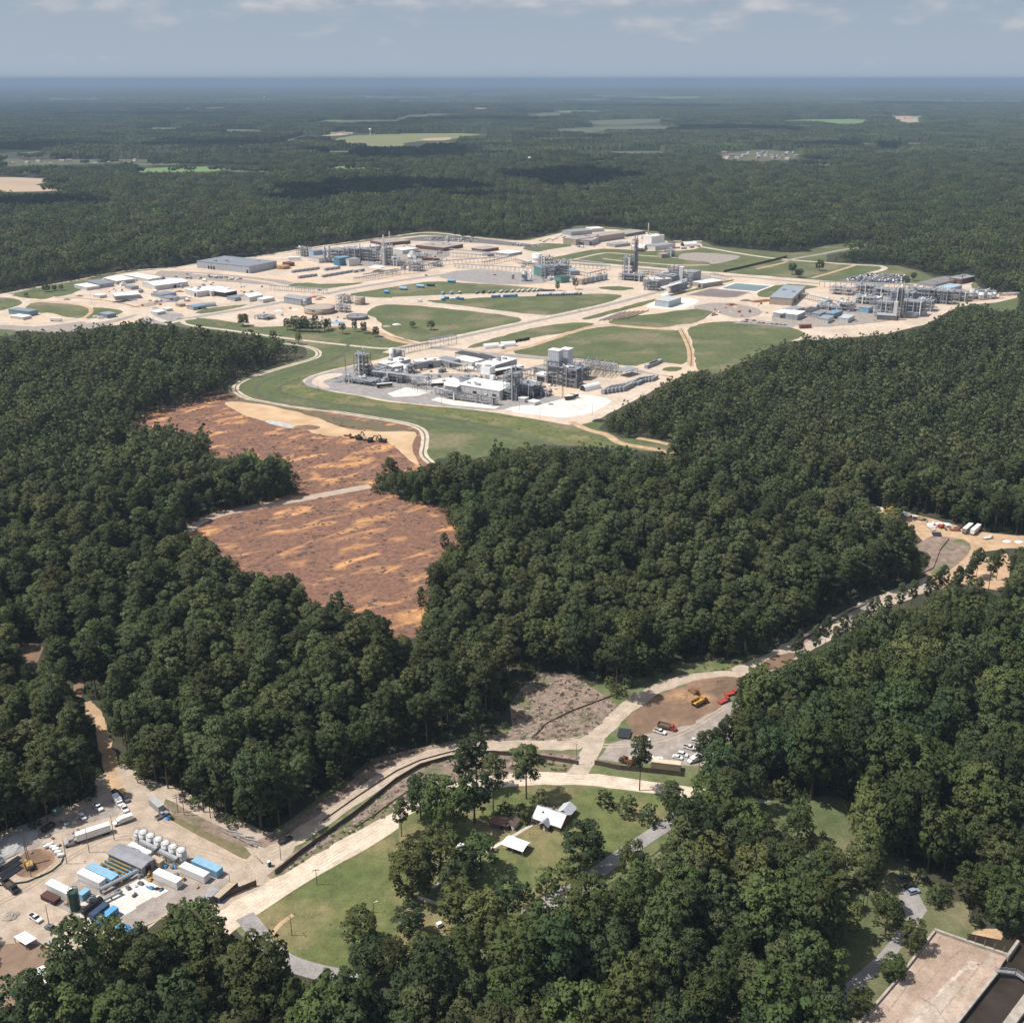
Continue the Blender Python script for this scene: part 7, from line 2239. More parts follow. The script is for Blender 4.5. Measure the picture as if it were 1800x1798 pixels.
PU("steel structure left of the pale blue cube",535,450,U,4,3,3,5,5,4.5,41,8,3,fm=GALV)
PU("grey steel structure behind the dark blue cube",595,453,U,6,4,3,5.5,5,4.5,42,14,6,fm=GALV,density=1.3)
PU("grey pipework structure behind the white block hall",622,456,U,6,4,4,5.5,5,4.5,43,14,6,fm=GALV,density=1.3)
PU("grey pipework structure left of the tall dark columns",650,458,U,5,3,4,5,5,4.5,44,12,6,fm=GALV,density=1.3)
PU("tall dark columned structure behind the white canopy",679,465,U,3,3,6,4.6,4.6,4.8,45,10,5,ht=1.35)
PU("low process structure right of the tall dark columns",700,467,U,4,3,2,5,5,4.5,46,12,4,fm=GALV)
PU("pipework structure at the sand edge left of the main street",733,476,U,4,3,3,4.6,4.6,4.4,47,12,4,fm=GALV)
PU("low pipework on the sand right of the red containers",766,468,U,4,2,1,5,5,5,48,10,3,fm=GALV)
PU("low pipework behind the red containers",738,453,U,7,3,1,5,5,5,49,12,4,fm=GALV)
slab_roof("white canopy on posts before the tall dark columns",[(647,470),(664,472.5),(677,468.5),(660,466)],6.5)
tank('storage_tank',"white tank right of the tall dark columns",691,462,4.2,9,'cone')
tank('storage_tank',"white round tank behind the low pipework",722,454,5,6,'cone')
for k in range(7):
 stack_col("slim column in the far left process area, "+["leftmost","second from left","third from left","fourth, middle","third from right","second from right","rightmost by the white roof"][k],606+k*14+(k%2)*4,455+(k%3)*4,.9,20+(k*5)%13,[GALV,PIPE,STEEL][k%3],'process_column',cat='column')
shed('works_hall',"long pale-roofed hall nearest the wood in the back left",'building',F((596,442),(612,446),(650,435)),7,'flat',wall=WALLG,rmat=mat('pale pink roof',(0.60,0.54,0.49),.6,(0.53,0.475,0.43),.1,coord='obj'))
shed('works_hall',"white-roofed hall at the back left before the brown flat building",'building',F((690,444),(708,447),(727,442)),6,'flat')
shed('works_hall',"brown flat-roofed building at the back left wood edge",'building',F((651,428),(676,433),(705,425)),5,'flat',wall=WALLB,rmat=ROOFT)
shed('works_hall',"large brown flat-roofed building with a grey chimney behind",'building',F((731,437),(780,442),(812,435)),5.5,'flat',wall=WALLB,rmat=ROOFT,units=3)
stack_col("thick grey chimney behind the large brown flat building",787,432,2.3,17,WALLG,'chimney',cat='chimney')
shed('works_hall',"smaller brown flat building right of the large brown one",'building',F((829,441),(849,444),(856,437)),4.5,'flat',wall=WALLB,rmat=ROOFT)
shed('works_hall',"long white-roofed low building before the far car park",'building',F((871,448),(895,451),(910,446)),4,'flat',wall=WALLG)
shed('cabin',"small grey cabin between brown and white low buildings",'cabin',F((848,450),(857,451.5),(864,449)),3.4,'flat',wall=WALLG,rmat=GALV)
container("rust-red container on the sand, leftmost of three",747,458,.3,9,3,3,RUST)
container("rust-red container on the sand, middle of three",757,457.5,.3,9,3,3,RED)
container("rust-red container on the sand, rightmost of three",767,458,.3,10,3,3,RUST)
for k,(a,b)in enumerate((((624,497),(700,484)),((681,484),(735,480)),((736,477),(776,466)),((776,466),(875,459)),((850,468),(905,456)),((800,471),(905,477)),((905,477),(935,479)),((770,450),(850,455)),((790,444),(880,453)),((990,470),(1072,474)),((1008,482),(1035,488)),((1035,488),(1064,481)),((476,510),(575,517)),((905,462),(935,470)),((640,490),(700,480)),((1000,463),(1060,470)))):
 pipe_rack(["pipe rack along the grass at the left street","pipe rack on the sand left of the main process street","pipe rack along the orange sand strip","long pipe rack behind the dark apron","pipe rack slanting across the middle sand","long pipe rack along the dark apron's edge","short pipe rack at the grey silos","pipe rack before the large brown building","pipe rack on the sand below the far car park","pipe rack on the sand left of the high dark tower","short pipe rack right of the teal buildings","pipe rack behind the grey box row","row of pipe frames beside the street left of the treatment yard","short pipe rack at the big white tank","second pipe rack along the left street grass","pipe rack on the sand before the back grass"][k],a,b,6,4.5,6.5,3)
shed('treatment_house',"grey gabled treatment house left of a silver tank",'building',F((500,533),(530,538),(541,533)),8,'gable',2,WALLG,GALV)
tank('storage_tank',"silver tank at the right end of the treatment house",539,539,4.6,11,'cone',m=GALV)
tank('round_basin',"very wide low grey basin behind the dark grove",562,549,19,6.5,'flat',m=WALLT,cat='basin')
tank('storage_tank',"wide tan tank standing alone at the street by the treatment yard",633,535,6.8,9,'flat',m=WALLT)
def clarifier(px,py,r):
 t=thing('clarifier',"round clarifier with grey water right of the dark grove",'basin',at(px,py))
 b=MB().lathe((0,0,0),[(r,0),(r,3.6),(r-.5,3.6),(r-.5,2.9)],32)
 b.build('wall',mat('dark basin wall',(0.16,0.15,0.135),.8,(0.12,0.112,0.10),.4,coord='obj'),t)
 MB().lathe((0,0,2.92),[(r-.55,0),(r-.55,.05)],32).build('water',GALV,t)
 MB().box(-r,r,-.6,.6,3.7,4.2).build('bridge',GALV,t)
 MB().lathe((0,0,3),[(1.4,0),(1.4,2)],12).build('centre_well',PIPE,t)
clarifier(628,560,13)
lump("bright blue covered heap beside the dark grove",592,567,6,1.6,BLUEL,'tarpaulin_heap','tarpaulin',90,sx=1.8)
PU("pipework tower between treatment house and tan tank",606,532,U,4,2,2,5,5,4.5,51,8,3,fm=GALV)
PU("pump pipework at the left end of the treatment yard",466,560,U,4,3,1,5,5,4,52,8,3,fm=GALV)
PU("low pipework between tan tank and clarifier",602,548,U,4,2,2,4.5,4.5,4,53,7,3,fm=GALV)
for k,(px,py,m)in enumerate(((551,523,RED),(560,527,WOOD),(566,524,WOOD),(430,556,RUST),(490,547,WHITE),(520,545,WHITE),(697,571,WHITE),(680,574,WALLT))):
 lump("heap in the treatment yard area, "+["red, behind the treatment house","wooden, behind the treatment house","wooden, right of the red one","rusty, at the left sand","white, in front of the treatment house","white, beside the wide basin","white, on the middle field's sandy patch","tan, on the middle field's sandy patch"][k],px,py,3.5,1.6,m,'material_heap',seed=95+k,sx=1.6)
def tanker(label,px,py,rz,m,group,L=11,r=1.1):
 t=thing('tank_trailer',label,'tank trailer',at(px,py),rz,group)
 MB().hcyl((-L/2+.5,0,2.3),(L/2-.5,0,2.3),r,n=10).build('tank',m,t,smooth=True)
 MB().box(-L/2,L/2,-.9,.9,.5,.9).build('chassis',STEEL,t)
 MB().box(-L/2,-L/2+2.6,-1.1,1.1,.05,.49).build('wheel',BLACK,t)
 return t
for k in range(17):
 tanker("white tank trailer in the close-parked row on the lower side of the trailer track",946+k*4.6,519.8-k*.14,V+.15,WHITE if k%5 else SILV,'white tank trailers in the close-parked row')
for k,(px,m)in enumerate(((839,GALV),(850,BLACK),(861,SILV),(868,GALV),(881,WHITE),(890,SILV),(900,WHITE),(911,WHITE),(919,WHITE),(929,WHITE),(938,WHITE),(945,WHITE))):
 tanker(("dark"if m is BLACK else "grey"if m in(GALV,SILV)else "white")+" tank trailer in the loose row on the upper side of the trailer track",px,516-k*.35,V+.25,m,("dark"if m is BLACK else "grey"if m in(GALV,SILV)else "white")+' trailers on the upper side of the track')
for k,(px,py)in enumerate(((778,518),(793,517.5))):
 container(["light blue box end-on in the grass, left of two above the trailer track","light blue box end-on in the grass, right of two above the trailer track"][k],px,py,V+.3,9,2.8,3.2,BLUEL)
container("dark box with white top in the grass above the trailer track",808,516.5,V,5,2.8,2.6,STEEL,roof=ROOFW)
for k,(px,py,m)in enumerate(((779,528.5,BLUE),(785,526,BLUE),(796,528,WHITE),(804,526,BLUEL),(811,527.5,BLUE),(868,523.5,BLUE),(876,523,BLUE),(889,522.5,BLUE),(898,522,BLUEL),(906,521.5,BLUE))):
 container(["blue","blue","white","light blue","blue","blue","blue","blue","light blue","blue"][k]+" container beside the trailer track, lower side, "+["first from the left","second from the left","third from the left","fourth from the left","fifth from the left","sixth from the left","seventh from the left","eighth from the left","second from the right end","at the right end"][k],px,py,R(5)if k%3 else V,7,2.6,2.8,m)
for k,(px,py,m)in enumerate(((680,516,BLUE),(709,510,BLUEL),(739,506,BLUEL),(757,503.5,GREEN),(794,497,BLUE))):
 htank(["blue vessel lying in the grass field, leftmost of the five","pale blue vessel in the grass field, second from left","pale blue vessel in the grass field, third from left","dark green vessel in the grass field, fourth from left","blue vessel at the top of the grass field, rightmost of the five"][k],px,py,R(-20),12 if k else 7,2.2,m,.3)
container("long flat navy trailer beside the two conifers on the trailer track",963,512,R(8),20,3,1.6,NAVY,door=False,name='flat_trailer',cat='trailer')
container("small white hut at the fork of the trailer track",738,531,R(-10),5,4,3,WHITE,name='gate_hut',cat='hut')
tank('storage_tank',"big plain white tank standing tall behind the teal halls",944,467,8.0,17.5,'cone',rail=False)
tank('round_basin',"low white round basin left of the big white tank",926,464,8.5,5,'flat',m=WALLW,cat='basin')
shed('works_hall',"teal hall in the centre complex right of the grey silo",'building',F((938,483),(951,487),(962,481)),13,'flat',wall=TEAL,rmat=BLUEG)
shed('works_hall',"dark green hall in front of the centre complex",'building',F((975,495),(986,498),(992,494)),8,'flat',wall=TEAL,rmat=mat('green roof',(0.05,0.13,0.10),.6,(0.04,0.105,0.082),.2,coord='obj'))
shed('works_hall',"pale blue roofed hall at the right of the centre complex",'building',F((992,482),(1003,485),(1010,481)),6,'flat',wall=WALLG,rmat=BLUEG)
stack_col("stout grey silo at the left end of the centre complex",922,494,4.2,14,GALV,'grey_silo',cat='silo')
stack_col("slim white silo right of the stout grey one",933,492,1.4,15,WHITE,'slim_silo',cat='silo')
PU("dark steel structure above the teal hall",960,473,U,3,3,4,5,5,4.5,61,10,4)
PU("dark pipework structure in the middle of the centre complex",966,489,U,4,3,4,5,5,4.5,62,14,5,fm=GALV,density=1.3)
PU("pipework structure behind the dark green hall",985,487,U,4,3,4,5,5,4.5,63,14,5,fm=GALV,density=1.3)
PU("rear pipework structure of the centre complex",985,474,U,5,3,3,5,5,4.5,64,12,4)
for k in range(6):
 container("tall grey tank box in the row right of the two conifers",1022+k*8,500-k*1.6,V,8,6.5,7.5,[WALLT,WALLT,GALV,WALLG,GALV,WALLG][k],group='tall grey boxes in a row',name='tank_box',cat='tank',door=False)
PU("very tall dark steel tower in the middle of the works",1114,489,U,1,1,11,7.0,7.0,4.9,71,12,2,ht=1.0)
t=thing('process_column',"pale column inside the very tall dark tower",'column',at(1116,488.5),0)
MB().lathe((0,0,0),[(1.5,0),(1.3,50),(.6,53)],12).build('shaft',PIPE,t)
PU("dark steel block left of the very tall tower",1103,489,U,2,2,6,6,6,4.8,72,14,3)
PU("low dark pipework at the foot of the very tall tower",1112,492,U,7,4,2,5,5,4.2,73,18,6,density=1.4)
pipe_rack("double pipe rack from the very tall tower to the right",(1122,481),(1180,487),8,6,6,5,levels=2)
pipe_rack("second pipe rack from the very tall tower to the right",(1124,487),(1176,492),8,5,6,5,levels=2)
shed('works_hall',"grey hall with pale flat roof left of the silo row",'building',F((1130,503),(1141,507),(1162,498)),11,'flat',wall=GALV,rmat=mat('cream flat roof',(0.62,0.58,0.53),.6,(0.55,0.51,0.47),.15,coord='obj'),units=2)
PU("steel structure in front of the pale-roofed grey hall",1146,510,U,4,2,3,5,5,4.3,81,12,4,density=1.3)
PU("steel structure behind the silo row",1170,500,U,6,3,3,5,5,4.5,82,14,5,fm=GALV,density=1.3)
PU("steel structure left of the grey block hall",1186,492,U,4,3,4,5,5,4.5,83,12,4,fm=GALV)
htank("white horizontal vessel on the right-centre complex",1169,494,.6,12,2.0,WHITE,10)
shed('works_hall',"grey block hall at the right end of the right-centre complex",'building',F((1200,494),(1218,496),(1224,491)),13,'flat',wall=WALLG,rmat=GALV)
t=thing('silo_tower',"square white tower standing out of the right-centre complex",'tower',at(1197,500),U)
MB().box(-2.8,2.8,-2.8,2.8,0,24).build('shaft',mat('pale tower panel',(0.60,0.61,0.62),.5,(0.54,0.55,0.56),.2,coord='obj'),t)
MB().box(-3,3,-3,3,24.02,24.6).build('roof',ROOFW,t)
PU("pipework around the square white tower",1205,500,U,4,2,3,5,5,4.5,84,10,3)
for k in range(8):
 stack_col("tall grey silo in the row of eight beside the street",1178+k*3.9,515-k*1.25,2.3,13,GALV if k%2 else WALLG,'row_silo','grey silos in the row of eight','silo')
slab_roof("long pale canopy over the upper end of the silo row",[(1160,505),(1166,507),(1200,497),(1195,495)],12,m=mat('cream flat roof',(0.62,0.58,0.53)))
slab_roof("small white canopy at the street corner below the silo row",[(1159,519),(1167,521),(1177,516.5),(1169,515)],6)
shed('works_hall',"white-roofed shed beside the ponds",'shed',F((1217,503),(1235,506.5),(1258,499)),6,'flat',wall=WALLT,doors=[('s',.4,4,4)])
pipe_rack("pipe frames between the white-roofed shed and the sand street",(1252,489),(1282,496),7,8,6,3)
shed('works_hall',"light grey hall alone on the white concrete pad",'building',F((1151,538),(1175,541),(1200,534)),7.5,'flat',wall=mat('light blue-grey cladding',(0.42,0.47,0.49),.5,(0.37,0.42,0.44),.2,coord='obj'),rmat=mat('light roof',(0.47,0.52,0.53),.5,(0.42,0.47,0.48),.15,coord='obj'))
for k in range(7):
 x0,y0=1052+k*8,564.5-k*.5
 x1,y1=x0+40,y0-15
 a,b=P(x0,y0),P(x1,y1)
 t=thing('pipe_string',"long pipe string lying in the field beside the main street",'pipe',(a[0],a[1],0),math.atan2(b[1]-a[1],b[0]-a[0]),'pipe strings in the field')
 L=math.hypot(b[0]-a[0],b[1]-a[1])
 mm=WHITE if k==0 else TANP
 MB().tube((0,0,.9),(L,0,.9),.9 if k==0 else .6,n=8).build('pipe',mm,t)
 for q in(.1,.5,.9):
  MB().box(L*q-.3,L*q+.3,-1.2,1.2,0,.3).build('sleeper',WOOD,t)
for k,(px,py,m)in enumerate(((1330,531,RUST),(1340,530,RUST),(1347,529,RED),(1311,529,WOOD),(1295,540,TANP),(1285,536,WOOD))):
 lump("heap of stored material between ponds and right works, "+["rusty, leftmost of three","rusty, middle of three","red, right of three","wooden, beside the drained pond","tan, at the sandy crossing","wooden, at the sandy crossing"][k],px,py,5,2.2,m,'material_heap',seed=110+k,sx=1.7)
fence("dark screened fence line running through the back right field",[(1272,479),(1300,473),(1330,466),(1383,453)],3.5,thick=.4)
shed('works_hall',"brown flat-roofed hall at the very back of the works",'building',F((990,429),(1012,432),(1062,415)),10,'flat',wall=WALLT,rmat=ROOFT,units=4)
shed('works_hall',"grey front wing of the brown hall at the back",'building',F((1013,431),(1040,432.5),(1048,427)),9,'flat',wall=WALLG,rmat=ROOFT,doors=[('s',-.4,10,5),('s',.85,4,7)])
stack_col("pale stack at the right end of the grey wing at the back",1046,429,1.8,11,WALLW,'flue_stack')
stack_col("pale stack on the brown hall at the back",1068,420,2.2,10,WALLW,'flue_stack')
shed('works_hall',"grey-roofed hall at the back wood edge left of the brown hall",'building',F((988,412),(1004,415),(1020,408)),7,'flat',wall=WALLG,rmat=GALV)
shed('works_hall',"small white building nearest the wood at the back",'building',F((1029,406),(1040,408.5),(1048,404)),6,'flat')
shed('works_hall',"low grey building right of the brown hall's stacks",'building',F((1066,433),(1081,435.5),(1094,430)),4.5,'flat',wall=WALLG,rmat=GALV)
shed('works_hall',"long dark low building at the back wood edge",'building',F((1072,414),(1100,417),(1125,410)),5,'flat',wall=STEEL,rmat=ROOFT)
shed('boiler_house',"white boiler house with a thin stack at the back wood edge",'building',F((1130,430),(1145,432),(1154,427)),15,'flat',wall=WHITE,units=2)
stack_col("thin pale stack rising from the white boiler house",1139,426,1.1,33,WALLT,'flue_stack')
slab_roof("white canopy left of the white boiler house",[(1109,434),(1127,436),(1136,431),(1118,429)],7)
shed('works_hall',"grey hall with white wall below the white boiler house",'building',F((1133,438),(1152,441),(1170,434)),7,'flat',wall=WALLW,rmat=GALV)
PU("steel structure behind the white boiler house",1156,429,U,2,2,2,5,5,5,91,5,2,fm=GALV)
container("pale trailer at the back right wood edge, left of two",1180,428,.3,14,3,3.2,WALLT,name='office_trailer',cat='trailer')
container("pale trailer at the back right wood edge, right of two",1191,427,.3,14,3,3.2,WALLW,name='office_trailer',cat='trailer')
quonset('fabric_shelter',"white arched shelter at the back right wood edge",F((1196,432),(1203,434),(1216,430)),7,flip=True)
container("white trailer right of the arched shelter at the back",1226,428,.05,16,3.4,3.6,WHITE,name='office_trailer',cat='trailer')
for k,(px,py)in enumerate(((1190,437),(1202,438),(1216,436),(1228,434))):
 container("grey box stored on the sand below the arched shelter",px,py,.4*k,10,3,2.4,GALV,group='grey boxes below the arched shelter at the back',door=False,name='storage_box',cat='box')
shed('field_plant',"dark green and grey shed alone in the back grass",'building',F((1155,452),(1163,454),(1169,451)),6,'flat',wall=WALLT,rmat=WALLT)
PU("dark steel structure beside the grey shed in the back grass",1177,451,U,3,2,3,5,5,4.5,92,6,2)
for k in range(14):
 q=k/13
 small_car([SILV,BLKP,WHITE,GREYP][k%4],*P(950+40*q+(k%3)*3,424-10*q+(k%2)*3),U+k*.3,CN[[SILV,BLKP,WHITE,GREYP][k%4].name]+" car on the sand left of the brown hall at the back",'cars on the sand at the back, '+CN[[SILV,BLKP,WHITE,GREYP][k%4].name])
RB=mat('blue-grey sheet roof',(0.29,0.325,0.36),.5,(0.25,0.285,0.32),.12,coord='obj')
shed('works_hall',"large blue-grey roofed hall at the left of the right works",'warehouse',F((1352,535),(1391,538),(1447,518)),9,'flat',wall=WALLT,rmat=RB,doors=[('e',-.5,10,5),('e',.1,14,6)],units=2)
shed('works_hall',"white-roofed building at the front of the right works, left one",'building',F((1359,557),(1375,559.5),(1392,554)),5.5,'flat',wall=WALLG,doors=[('s',.8,3,4)])
shed('works_hall',"white-roofed building at the front of the right works, right one",'building',F((1380,561),(1401,563.5),(1415,557)),6.5,'flat',wall=WALLG)
shed('works_hall',"flat pale-roofed building behind the two white front ones",'building',F((1375,550),(1392,553),(1408,547)),5,'flat',wall=WALLG,rmat=GALV)
shed('works_hall',"dark-roofed building right of the white front ones",'building',F((1408,554),(1424,556),(1440,549)),5,'flat',wall=WALLG,rmat=ROOFD)
shed('works_hall',"second dark-roofed building of the right works front",'building',F((1425,558),(1440,560),(1450,555)),5,'flat',wall=WALLG,rmat=ROOFG)
shed('works_hall',"grey-blue building in the front middle of the right works",'building',F((1450,559),(1464,561),(1480,555)),6,'flat',wall=BLUEG,rmat=BLUEG)
shed('works_hall',"pale flat building before the grey-blue one",'building',F((1437,567),(1455,569),(1463,563)),5,'flat',wall=WALLW,rmat=GALV)
shed('works_hall',"pale flat building right of the grey-blue one",'building',F((1473,566),(1490,568),(1503,562)),5,'flat',wall=WALLW,rmat=mat('light roof',(0.5,0.5,0.5)))
shed('works_hall',"light blue building before the pipework of the right works",'building',F((1509,549),(1526,551),(1533,547)),6,'flat',wall=BLUEL,rmat=GALV)
shed('works_hall',"low white-roofed building on the right works' gravel",'building',F((1437,535),(1450,537),(1458,533)),5,'flat',wall=WALLW,rmat=mat('light roof',(0.5,0.5,0.5)))
container("rust-red open container at the wood edge before the right works",1415,577,.2,14,4,4,RUST)
PU("low pipework on the gravel of the right works",1460,543,U,6,4,1,5,5,5,101,14,5,fm=GALV)
PU("dark pipework structure on the gravel of the right works",1487,545,U,4,3,2,5,5,4.5,102,12,4)
PU("upper left pipework of the right works near the street",1478,517,U,5,3,2,5.5,5,4.5,103,10,4,fm=GALV)
PU("upper pipework of the right works behind the white equipment",1525,518,U,6,4,3,5.5,5,4.5,104,16,6,fm=GALV,density=1.3)
PU("white equipment structure in the middle of the right works",1520,533,U,5,3,2,5,5,4.5,105,18,4,fm=WHITE,density=1.5)
PU("dark steel structure left of the tall dark block",1554,556,U,4,3,4,5,5,4.5,106,16,5,density=1.3)
PU("tall dark steel block at the front of the right works",1576,558,U,2,2,8,5,5,4.4,107,10,3,clad=(mat('dark cladding',(0.10,0.105,0.12),.6,(0.08,0.085,0.10),.3,coord='obj'),.3,.9,18,33))
t=thing('panel_tower',"pale flat-sided tower in front of the tall dark block",'tower',at(1572,562),U)
MB().box(-2.2,2.2,-2.2,2.2,0,22).build('shaft',WALLW,t)
shed('works_hall',"low dark building with white roof end at the wood edge of the right works",'building',F((1541,562),(1574,564),(1584,560)),5.5,'flat',wall=STEEL,rmat=WALLG)
PU("pipework structure right of the tall dark block",1602,553,U,5,4,4,5,5,4.3,108,18,6,fm=GALV,density=1.4)
PU("pipework structure behind the tall dark block",1585,536,U,6,4,4,5,5,4.4,109,18,7,fm=GALV,density=1.4)
PU("grey pipework structure in the upper middle of the right works",1560,525,U,7,4,3,5,5,4.4,110,18,6,fm=GALV,density=1.4)
PU("grey pipework structure under the grey-roofed offices",1618,530,U,7,4,4,5,5,4.4,111,18,7,fm=GALV,density=1.4)
PU("grey pipework structure near the orange bank of the right works",1648,532,U,7,3,4,5,5,4.2,112,18,7,fm=GALV,density=1.4)
PU("grey pipework structure at the right of the right works",1675,527,U,7,3,3,5,5,4.2,113,16,6,fm=GALV,density=1.4)
PU("front pipework near the light blue roof of the right works",1625,545,U,4,3,3,5,5,4.2,114,14,5,fm=GALV,density=1.4)
for k in range(5):
 shed('works_hall',"white flat equipment house among the right works' pipework, "+["leftmost","second from left","middle","second from right","rightmost"][k],'building',F((1498+k*27,527+(k%2)*6),(1510+k*27,529+(k%2)*6),(1517+k*27,525+(k%2)*6)),5+k%2*2,'flat',wall=WALLW,rmat=ROOFW if k%2 else GALV)
shed('works_hall',"blue-roofed flat building before the tall dark block's right side",'building',F((1590,557),(1606,559.5),(1618,551)),5,'flat',wall=WALLW,rmat=mat('pale blue-green roof',(0.40,0.47,0.48),.5,(0.35,0.42,0.43),.2,coord='obj'))
tank('storage_tank',"tall pale tank at the left of the far right tank group",1707,526,4.2,13,'flat',m=WALLW)
for k,(px,py,r,h)in enumerate(((1716,525,2.2,10),(1724,527,3.6,9),(1732,525,2.2,12),(1739,526,3.2,8),(1747,525,2.4,8),(1688,525,2.6,9),(1660,527,2.4,11))):
 tank('storage_tank',"pale tank of the far right tank group, "+["second from left","wide, in the middle","slim, right of the wide one","second from right","rightmost","left of the tall pale tank","farthest left, in the pipework"][k],px,py,r,h,'cone',m=[WALLW,WHITE,GALV][k%3],rail=False)
PU("pipework among the far right tank group",1728,522,U,6,2,2,5,4.5,4.5,115,12,5,fm=GALV,density=1.3)
for k in range(0,8,2):
 stack_col("slim column of the right works, "+["leftmost","","second from left","","third from left","","rightmost"][k],1548+k*17+(k*5)%9,540-(k*7)%18,1.0,17+(k*7)%12,[GALV,PIPE,WHITE][k%3],'process_column',cat='column')
pipe_rack("long pipe rack through the middle of the right works",(1530,541),(1700,529),8,6,7,6,levels=2)
pipe_rack("pipe rack along the car park edge of the right works",(1440,505),(1600,511),8,5,7,5)
pipe_rack("pipe rack across the gravel of the right works",(1410,525),(1500,545),6.5,4,7,4)
pipe_rack("pipe rack at the right end of the right works",(1690,531),(1760,524),6,4,6,4)
shed('works_hall',"grey-roofed office hall behind the right works' pipework",'building',F((1611,504),(1640,508),(1669,494)),5,'flat',wall=WALLT,rmat=mat('brown-grey roof',(0.21,0.205,0.21),.7,(0.18,0.175,0.18),.12,coord='obj'),units=3)
shed('works_hall',"dark brick office at the back right corner of the works",'building',F((1667,497),(1688,500),(1701,493)),7,'flat',wall=WALLB,rmat=GALV,units=2)
shed('works_hall',"light blue roofed hall between grey office and pipework",'building',F((1642,513),(1664,516),(1684,508)),5.5,'flat',wall=WALLG,rmat=mat('light blue roof',(0.36,0.47,0.56),.5,(0.31,0.42,0.51),.15,coord='obj'))
mast("lamp mast at the back right office",1690,502,15)
for k,(px,py)in enumerate(((1764,520),(1774,519.5),(1783,519))):
 container("white trailer in the row at the far right tip of the works",px,py,.05,13,3,3.2,WHITE,group='white trailers at the far right tip',name='office_trailer',cat='trailer')
for lab,px,py,h in(("lamp mast on the sand street left of the crowded car park",1468,507,15),("lamp mast in the right works' front yard",1467,559,16),("lamp mast left of the warehouse street",422,500,12),("lamp mast at the left laydown yard",161,533,14),("lamp mast by the far left cabins",207,558,12),("lamp mast at the treatment yard",498,556,12)):
 pole(lab,px,py,h,'lamp_mast')
def far_house(px,py,rz,roofm,wallm,label,group,s=1.0):
 L,W,H=15*s,9*s,4.5
 t=thing('house',label,'house',at(px,py),rz,group)
 MB().prism([(-W/2,0),(W/2,0),(W/2,H),(0,H+3),(-W/2,H)],-L/2,L/2).build('wall',wallm,t)
 roof_gable(L,W,H,3.1,.5,.2).build('roof',roofm,t)
 return t
hr=random.Random(77)
RS=[mat('tile roof',(0.30,0.19,0.15),.8,(0.24,0.15,0.12),.2,coord='obj'),ROOFG,ROOFT,WALLT]
for k in range(26):
 px,py=1272+hr.random()*134,269+hr.random()*12
 far_house(px,py,hr.uniform(0,3),hr.choice(RS),hr.choice([WALLW,WALLT,WHITE]),"small house in the settlement cleared in the forest at upper right",'houses of the forest settlement',1.25)
for k in range(13):
 px,py=4+k*20+hr.uniform(-6,6),286+hr.uniform(-3,4)
 far_house(px,py,hr.uniform(0,3),hr.choice(RS),hr.choice([WALLW,WHITE]),"house in the row behind the tan field at the far left",'houses behind the tan field',1.2)
for k in range(8):
 px,py=562+k*8,236+hr.uniform(-3,2)
 far_house(px,py,hr.uniform(0,3),hr.choice(RS),WALLW,"farm building at the edge of the large far field",'farm buildings at the large far field',1.7)
for k in range(5):
 far_house(1568+k*11,210+hr.uniform(-2,4),hr.uniform(0,3),hr.choice(RS),WALLW,"farm building on the pale far clearing at right",'farm buildings on the pale far clearing',2.2)
def water_tower(px,py,h,r,label):
 t=thing('water_tower',label,'water tower',at(px,py),0)
 MB().lathe((0,0,0),[(r*.45,0),(r*.22,h*.2),(r*.2,h*.7)],14).build('stem',WHITE,t)
 MB().lathe((0,0,h*.62),[(r*.25,0),(r*.85,h*.12),(r,h*.2),(r*.9,h*.29),(r*.5,h*.36),(.2,h*.38)],18).build('bowl',WHITE,t,smooth=True)
water_tower(465,177,50,12,"white water tower far out in the blue forest")
water_tower(651,238,34,8,"white water tower beside the large far field")
water_tower(931,290,26,5,"pale tower standing in the forest left of the cloud shadow")
def clutter(poly,n,label,group,seed,mats_,smax=4.0,nm='equipment_box',cat='equipment'):
 r_=random.Random(seed)
 q=np.array([P(*a)for a in poly])
 tri=[(q[0],q[k],q[k+1])for k in range(1,len(q)-1)]
 ar=[abs(np.cross(b-a,c-a))for a,b,c in tri]
 ms=[]
 for m in mats_:
  for v in range(2):
   b=MB()
   s=r_.uniform(.45,1)*smax
   if v==0:
    b.box(-s/2,s/2,-s*.3,s*.3,.15,s*.42)
    b.box(-s/2-.1,s/2+.1,-s*.3-.1,s*.3+.1,0,.13)
    b.box(-s*.2,s*.3,-s*.2,s*.15,s*.43,s*.62)
   else:
    b.hcyl((-s*.4,0,s*.3),(s*.4,0,s*.3),s*.25)
    for x in(-.3,.3):
     b.box(s*x-.15,s*x+.15,-s*.25,s*.25,0,s*.12)
    b.tube((s*.1,0,s*.5),(s*.1,0,s*.85),s*.05,n=6)
   ms.append(b.mesh(nm,m))
 for k in range(n):
  a,b,c=r_.choices(tri,ar)[0]
  u,v=r_.random(),r_.random()
  if u+v>1:
   u,v=1-u,1-v
  p=a+(b-a)*u+(c-a)*v
  o=link(nm,r_.choice(ms))
  o.location=(p[0],p[1],0)
  o.rotation_euler=(0,0,r_.choice((U,V))+r_.uniform(-.3,.3))
  tag(o,label,cat,group)
CM=[GALV,WHITE,WALLG,RUST,STEEL,BLUEL,TANP]
clutter([(170,512),(330,486),(480,500),(460,520),(330,535),(250,540)],46,"small piece of equipment standing in the left yard of the works",'equipment in the left yard',1,CM)
clutter([(570,455),(690,430),(800,446),(780,468),(690,478)],44,"small piece of equipment among the far left process area",'equipment in the far left process area',2,CM)
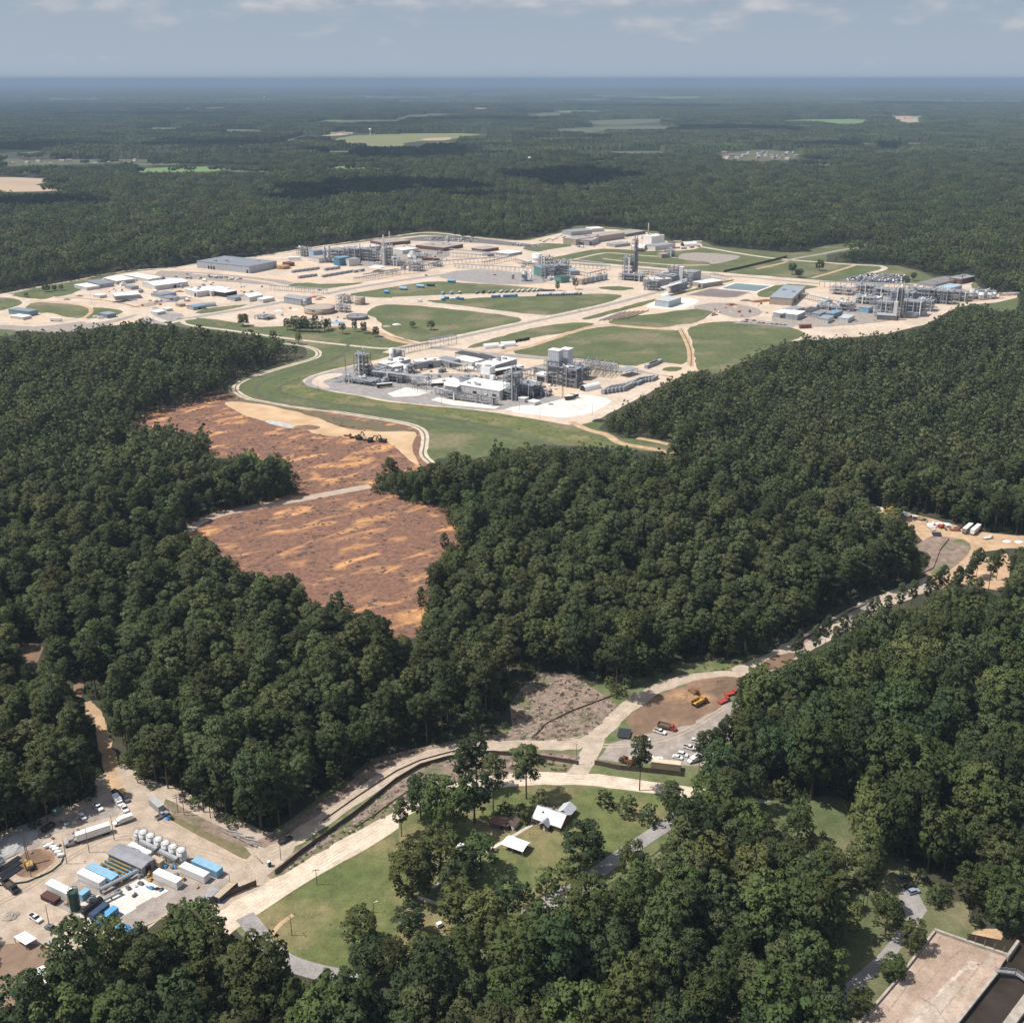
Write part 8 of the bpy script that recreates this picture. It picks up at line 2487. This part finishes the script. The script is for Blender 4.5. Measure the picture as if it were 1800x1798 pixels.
clutter([(905,465),(1010,468),(1080,480),(1060,500),(960,498)],30,"small piece of equipment on the sand of the centre complex",'equipment in the centre complex',3,CM)
clutter([(1125,500),(1200,482),(1240,500),(1180,515)],18,"small piece of equipment in the right-centre complex",'equipment in the right-centre complex',4,CM)
clutter([(1400,545),(1500,515),(1680,520),(1640,545),(1570,565),(1440,568)],80,"small piece of equipment on the gravel of the right works",'equipment in the right works',5,CM)
clutter([(600,672),(650,650),(800,640),(930,655),(1000,690),(900,690),(760,675)],50,"small piece of equipment on the pavement of the front block",'equipment in the front block',6,[GALV,STEEL,GALV,WHITE,STEEL])
clutter([(985,420),(1060,408),(1200,430),(1180,440),(1020,436)],26,"small piece of equipment at the back of the works",'equipment at the back of the works',7,CM)
clutter([(455,560),(500,540),(610,540),(650,555),(560,572)],20,"small piece of equipment in the treatment yard",'equipment in the treatment yard',8,CM)
clutter([(1225,545),(1340,530),(1350,552),(1300,560)],14,"piece of stored material on the sand between ponds and right works",'materials between ponds and right works',9,[RUST,WOOD,WHITE,RED,TANP])
clutter([(120,1590),(250,1500),(390,1545),(360,1560),(290,1540),(180,1590)],36,"small pump or crate among the containers of the near yard",'small gear in the near yard',10,[GALV,YELLOW,STEEL,BLUE,WHITE],2.3)
clutter([(1540,893),(1640,918),(1680,930),(1640,930),(1600,915)],22,"small heap or part in the timber of the upper right yard",'scrap in the upper right yard',11,[WHITE,RUST,WOOD,CONCO,STEEL],3.0)
clutter([(10,1490),(60,1480),(200,1440),(190,1460),(60,1510)],10,"small crate on the gravel by the crane and trailer",'crates on the crane gravel',12,[GALV,WOOD,STEEL,TANP],1.5)
HM=[WHITE,WALLW,WALLG,WHITE,GALV]
for pl,n,wh,sd in(([(170,508),(320,486),(400,500),(460,520),(330,535),(250,540)],16,'left yard',21),([(570,458),(690,432),(800,446),(780,468),(690,478)],22,'far left process area',22),([(1400,545),(1500,512),(1680,520),(1640,545),(1570,565),(1440,568)],30,'right works',23),([(905,465),(1010,468),(1080,480),(1060,500),(960,498)],12,'centre complex',24),([(600,672),(650,650),(800,640),(930,655),(1000,690),(900,690),(760,675)],14,'front block',25),([(985,420),(1060,408),(1200,430),(1180,440),(1020,436)],12,'back of the works',26),([(1125,500),(1200,482),(1240,500),(1180,515)],10,'right-centre complex',27)):
 clutter(pl,n,'low pale equipment hut standing in the '+wh,'equipment huts in the '+wh,sd,HM,9.0,'equipment_hut','hut')
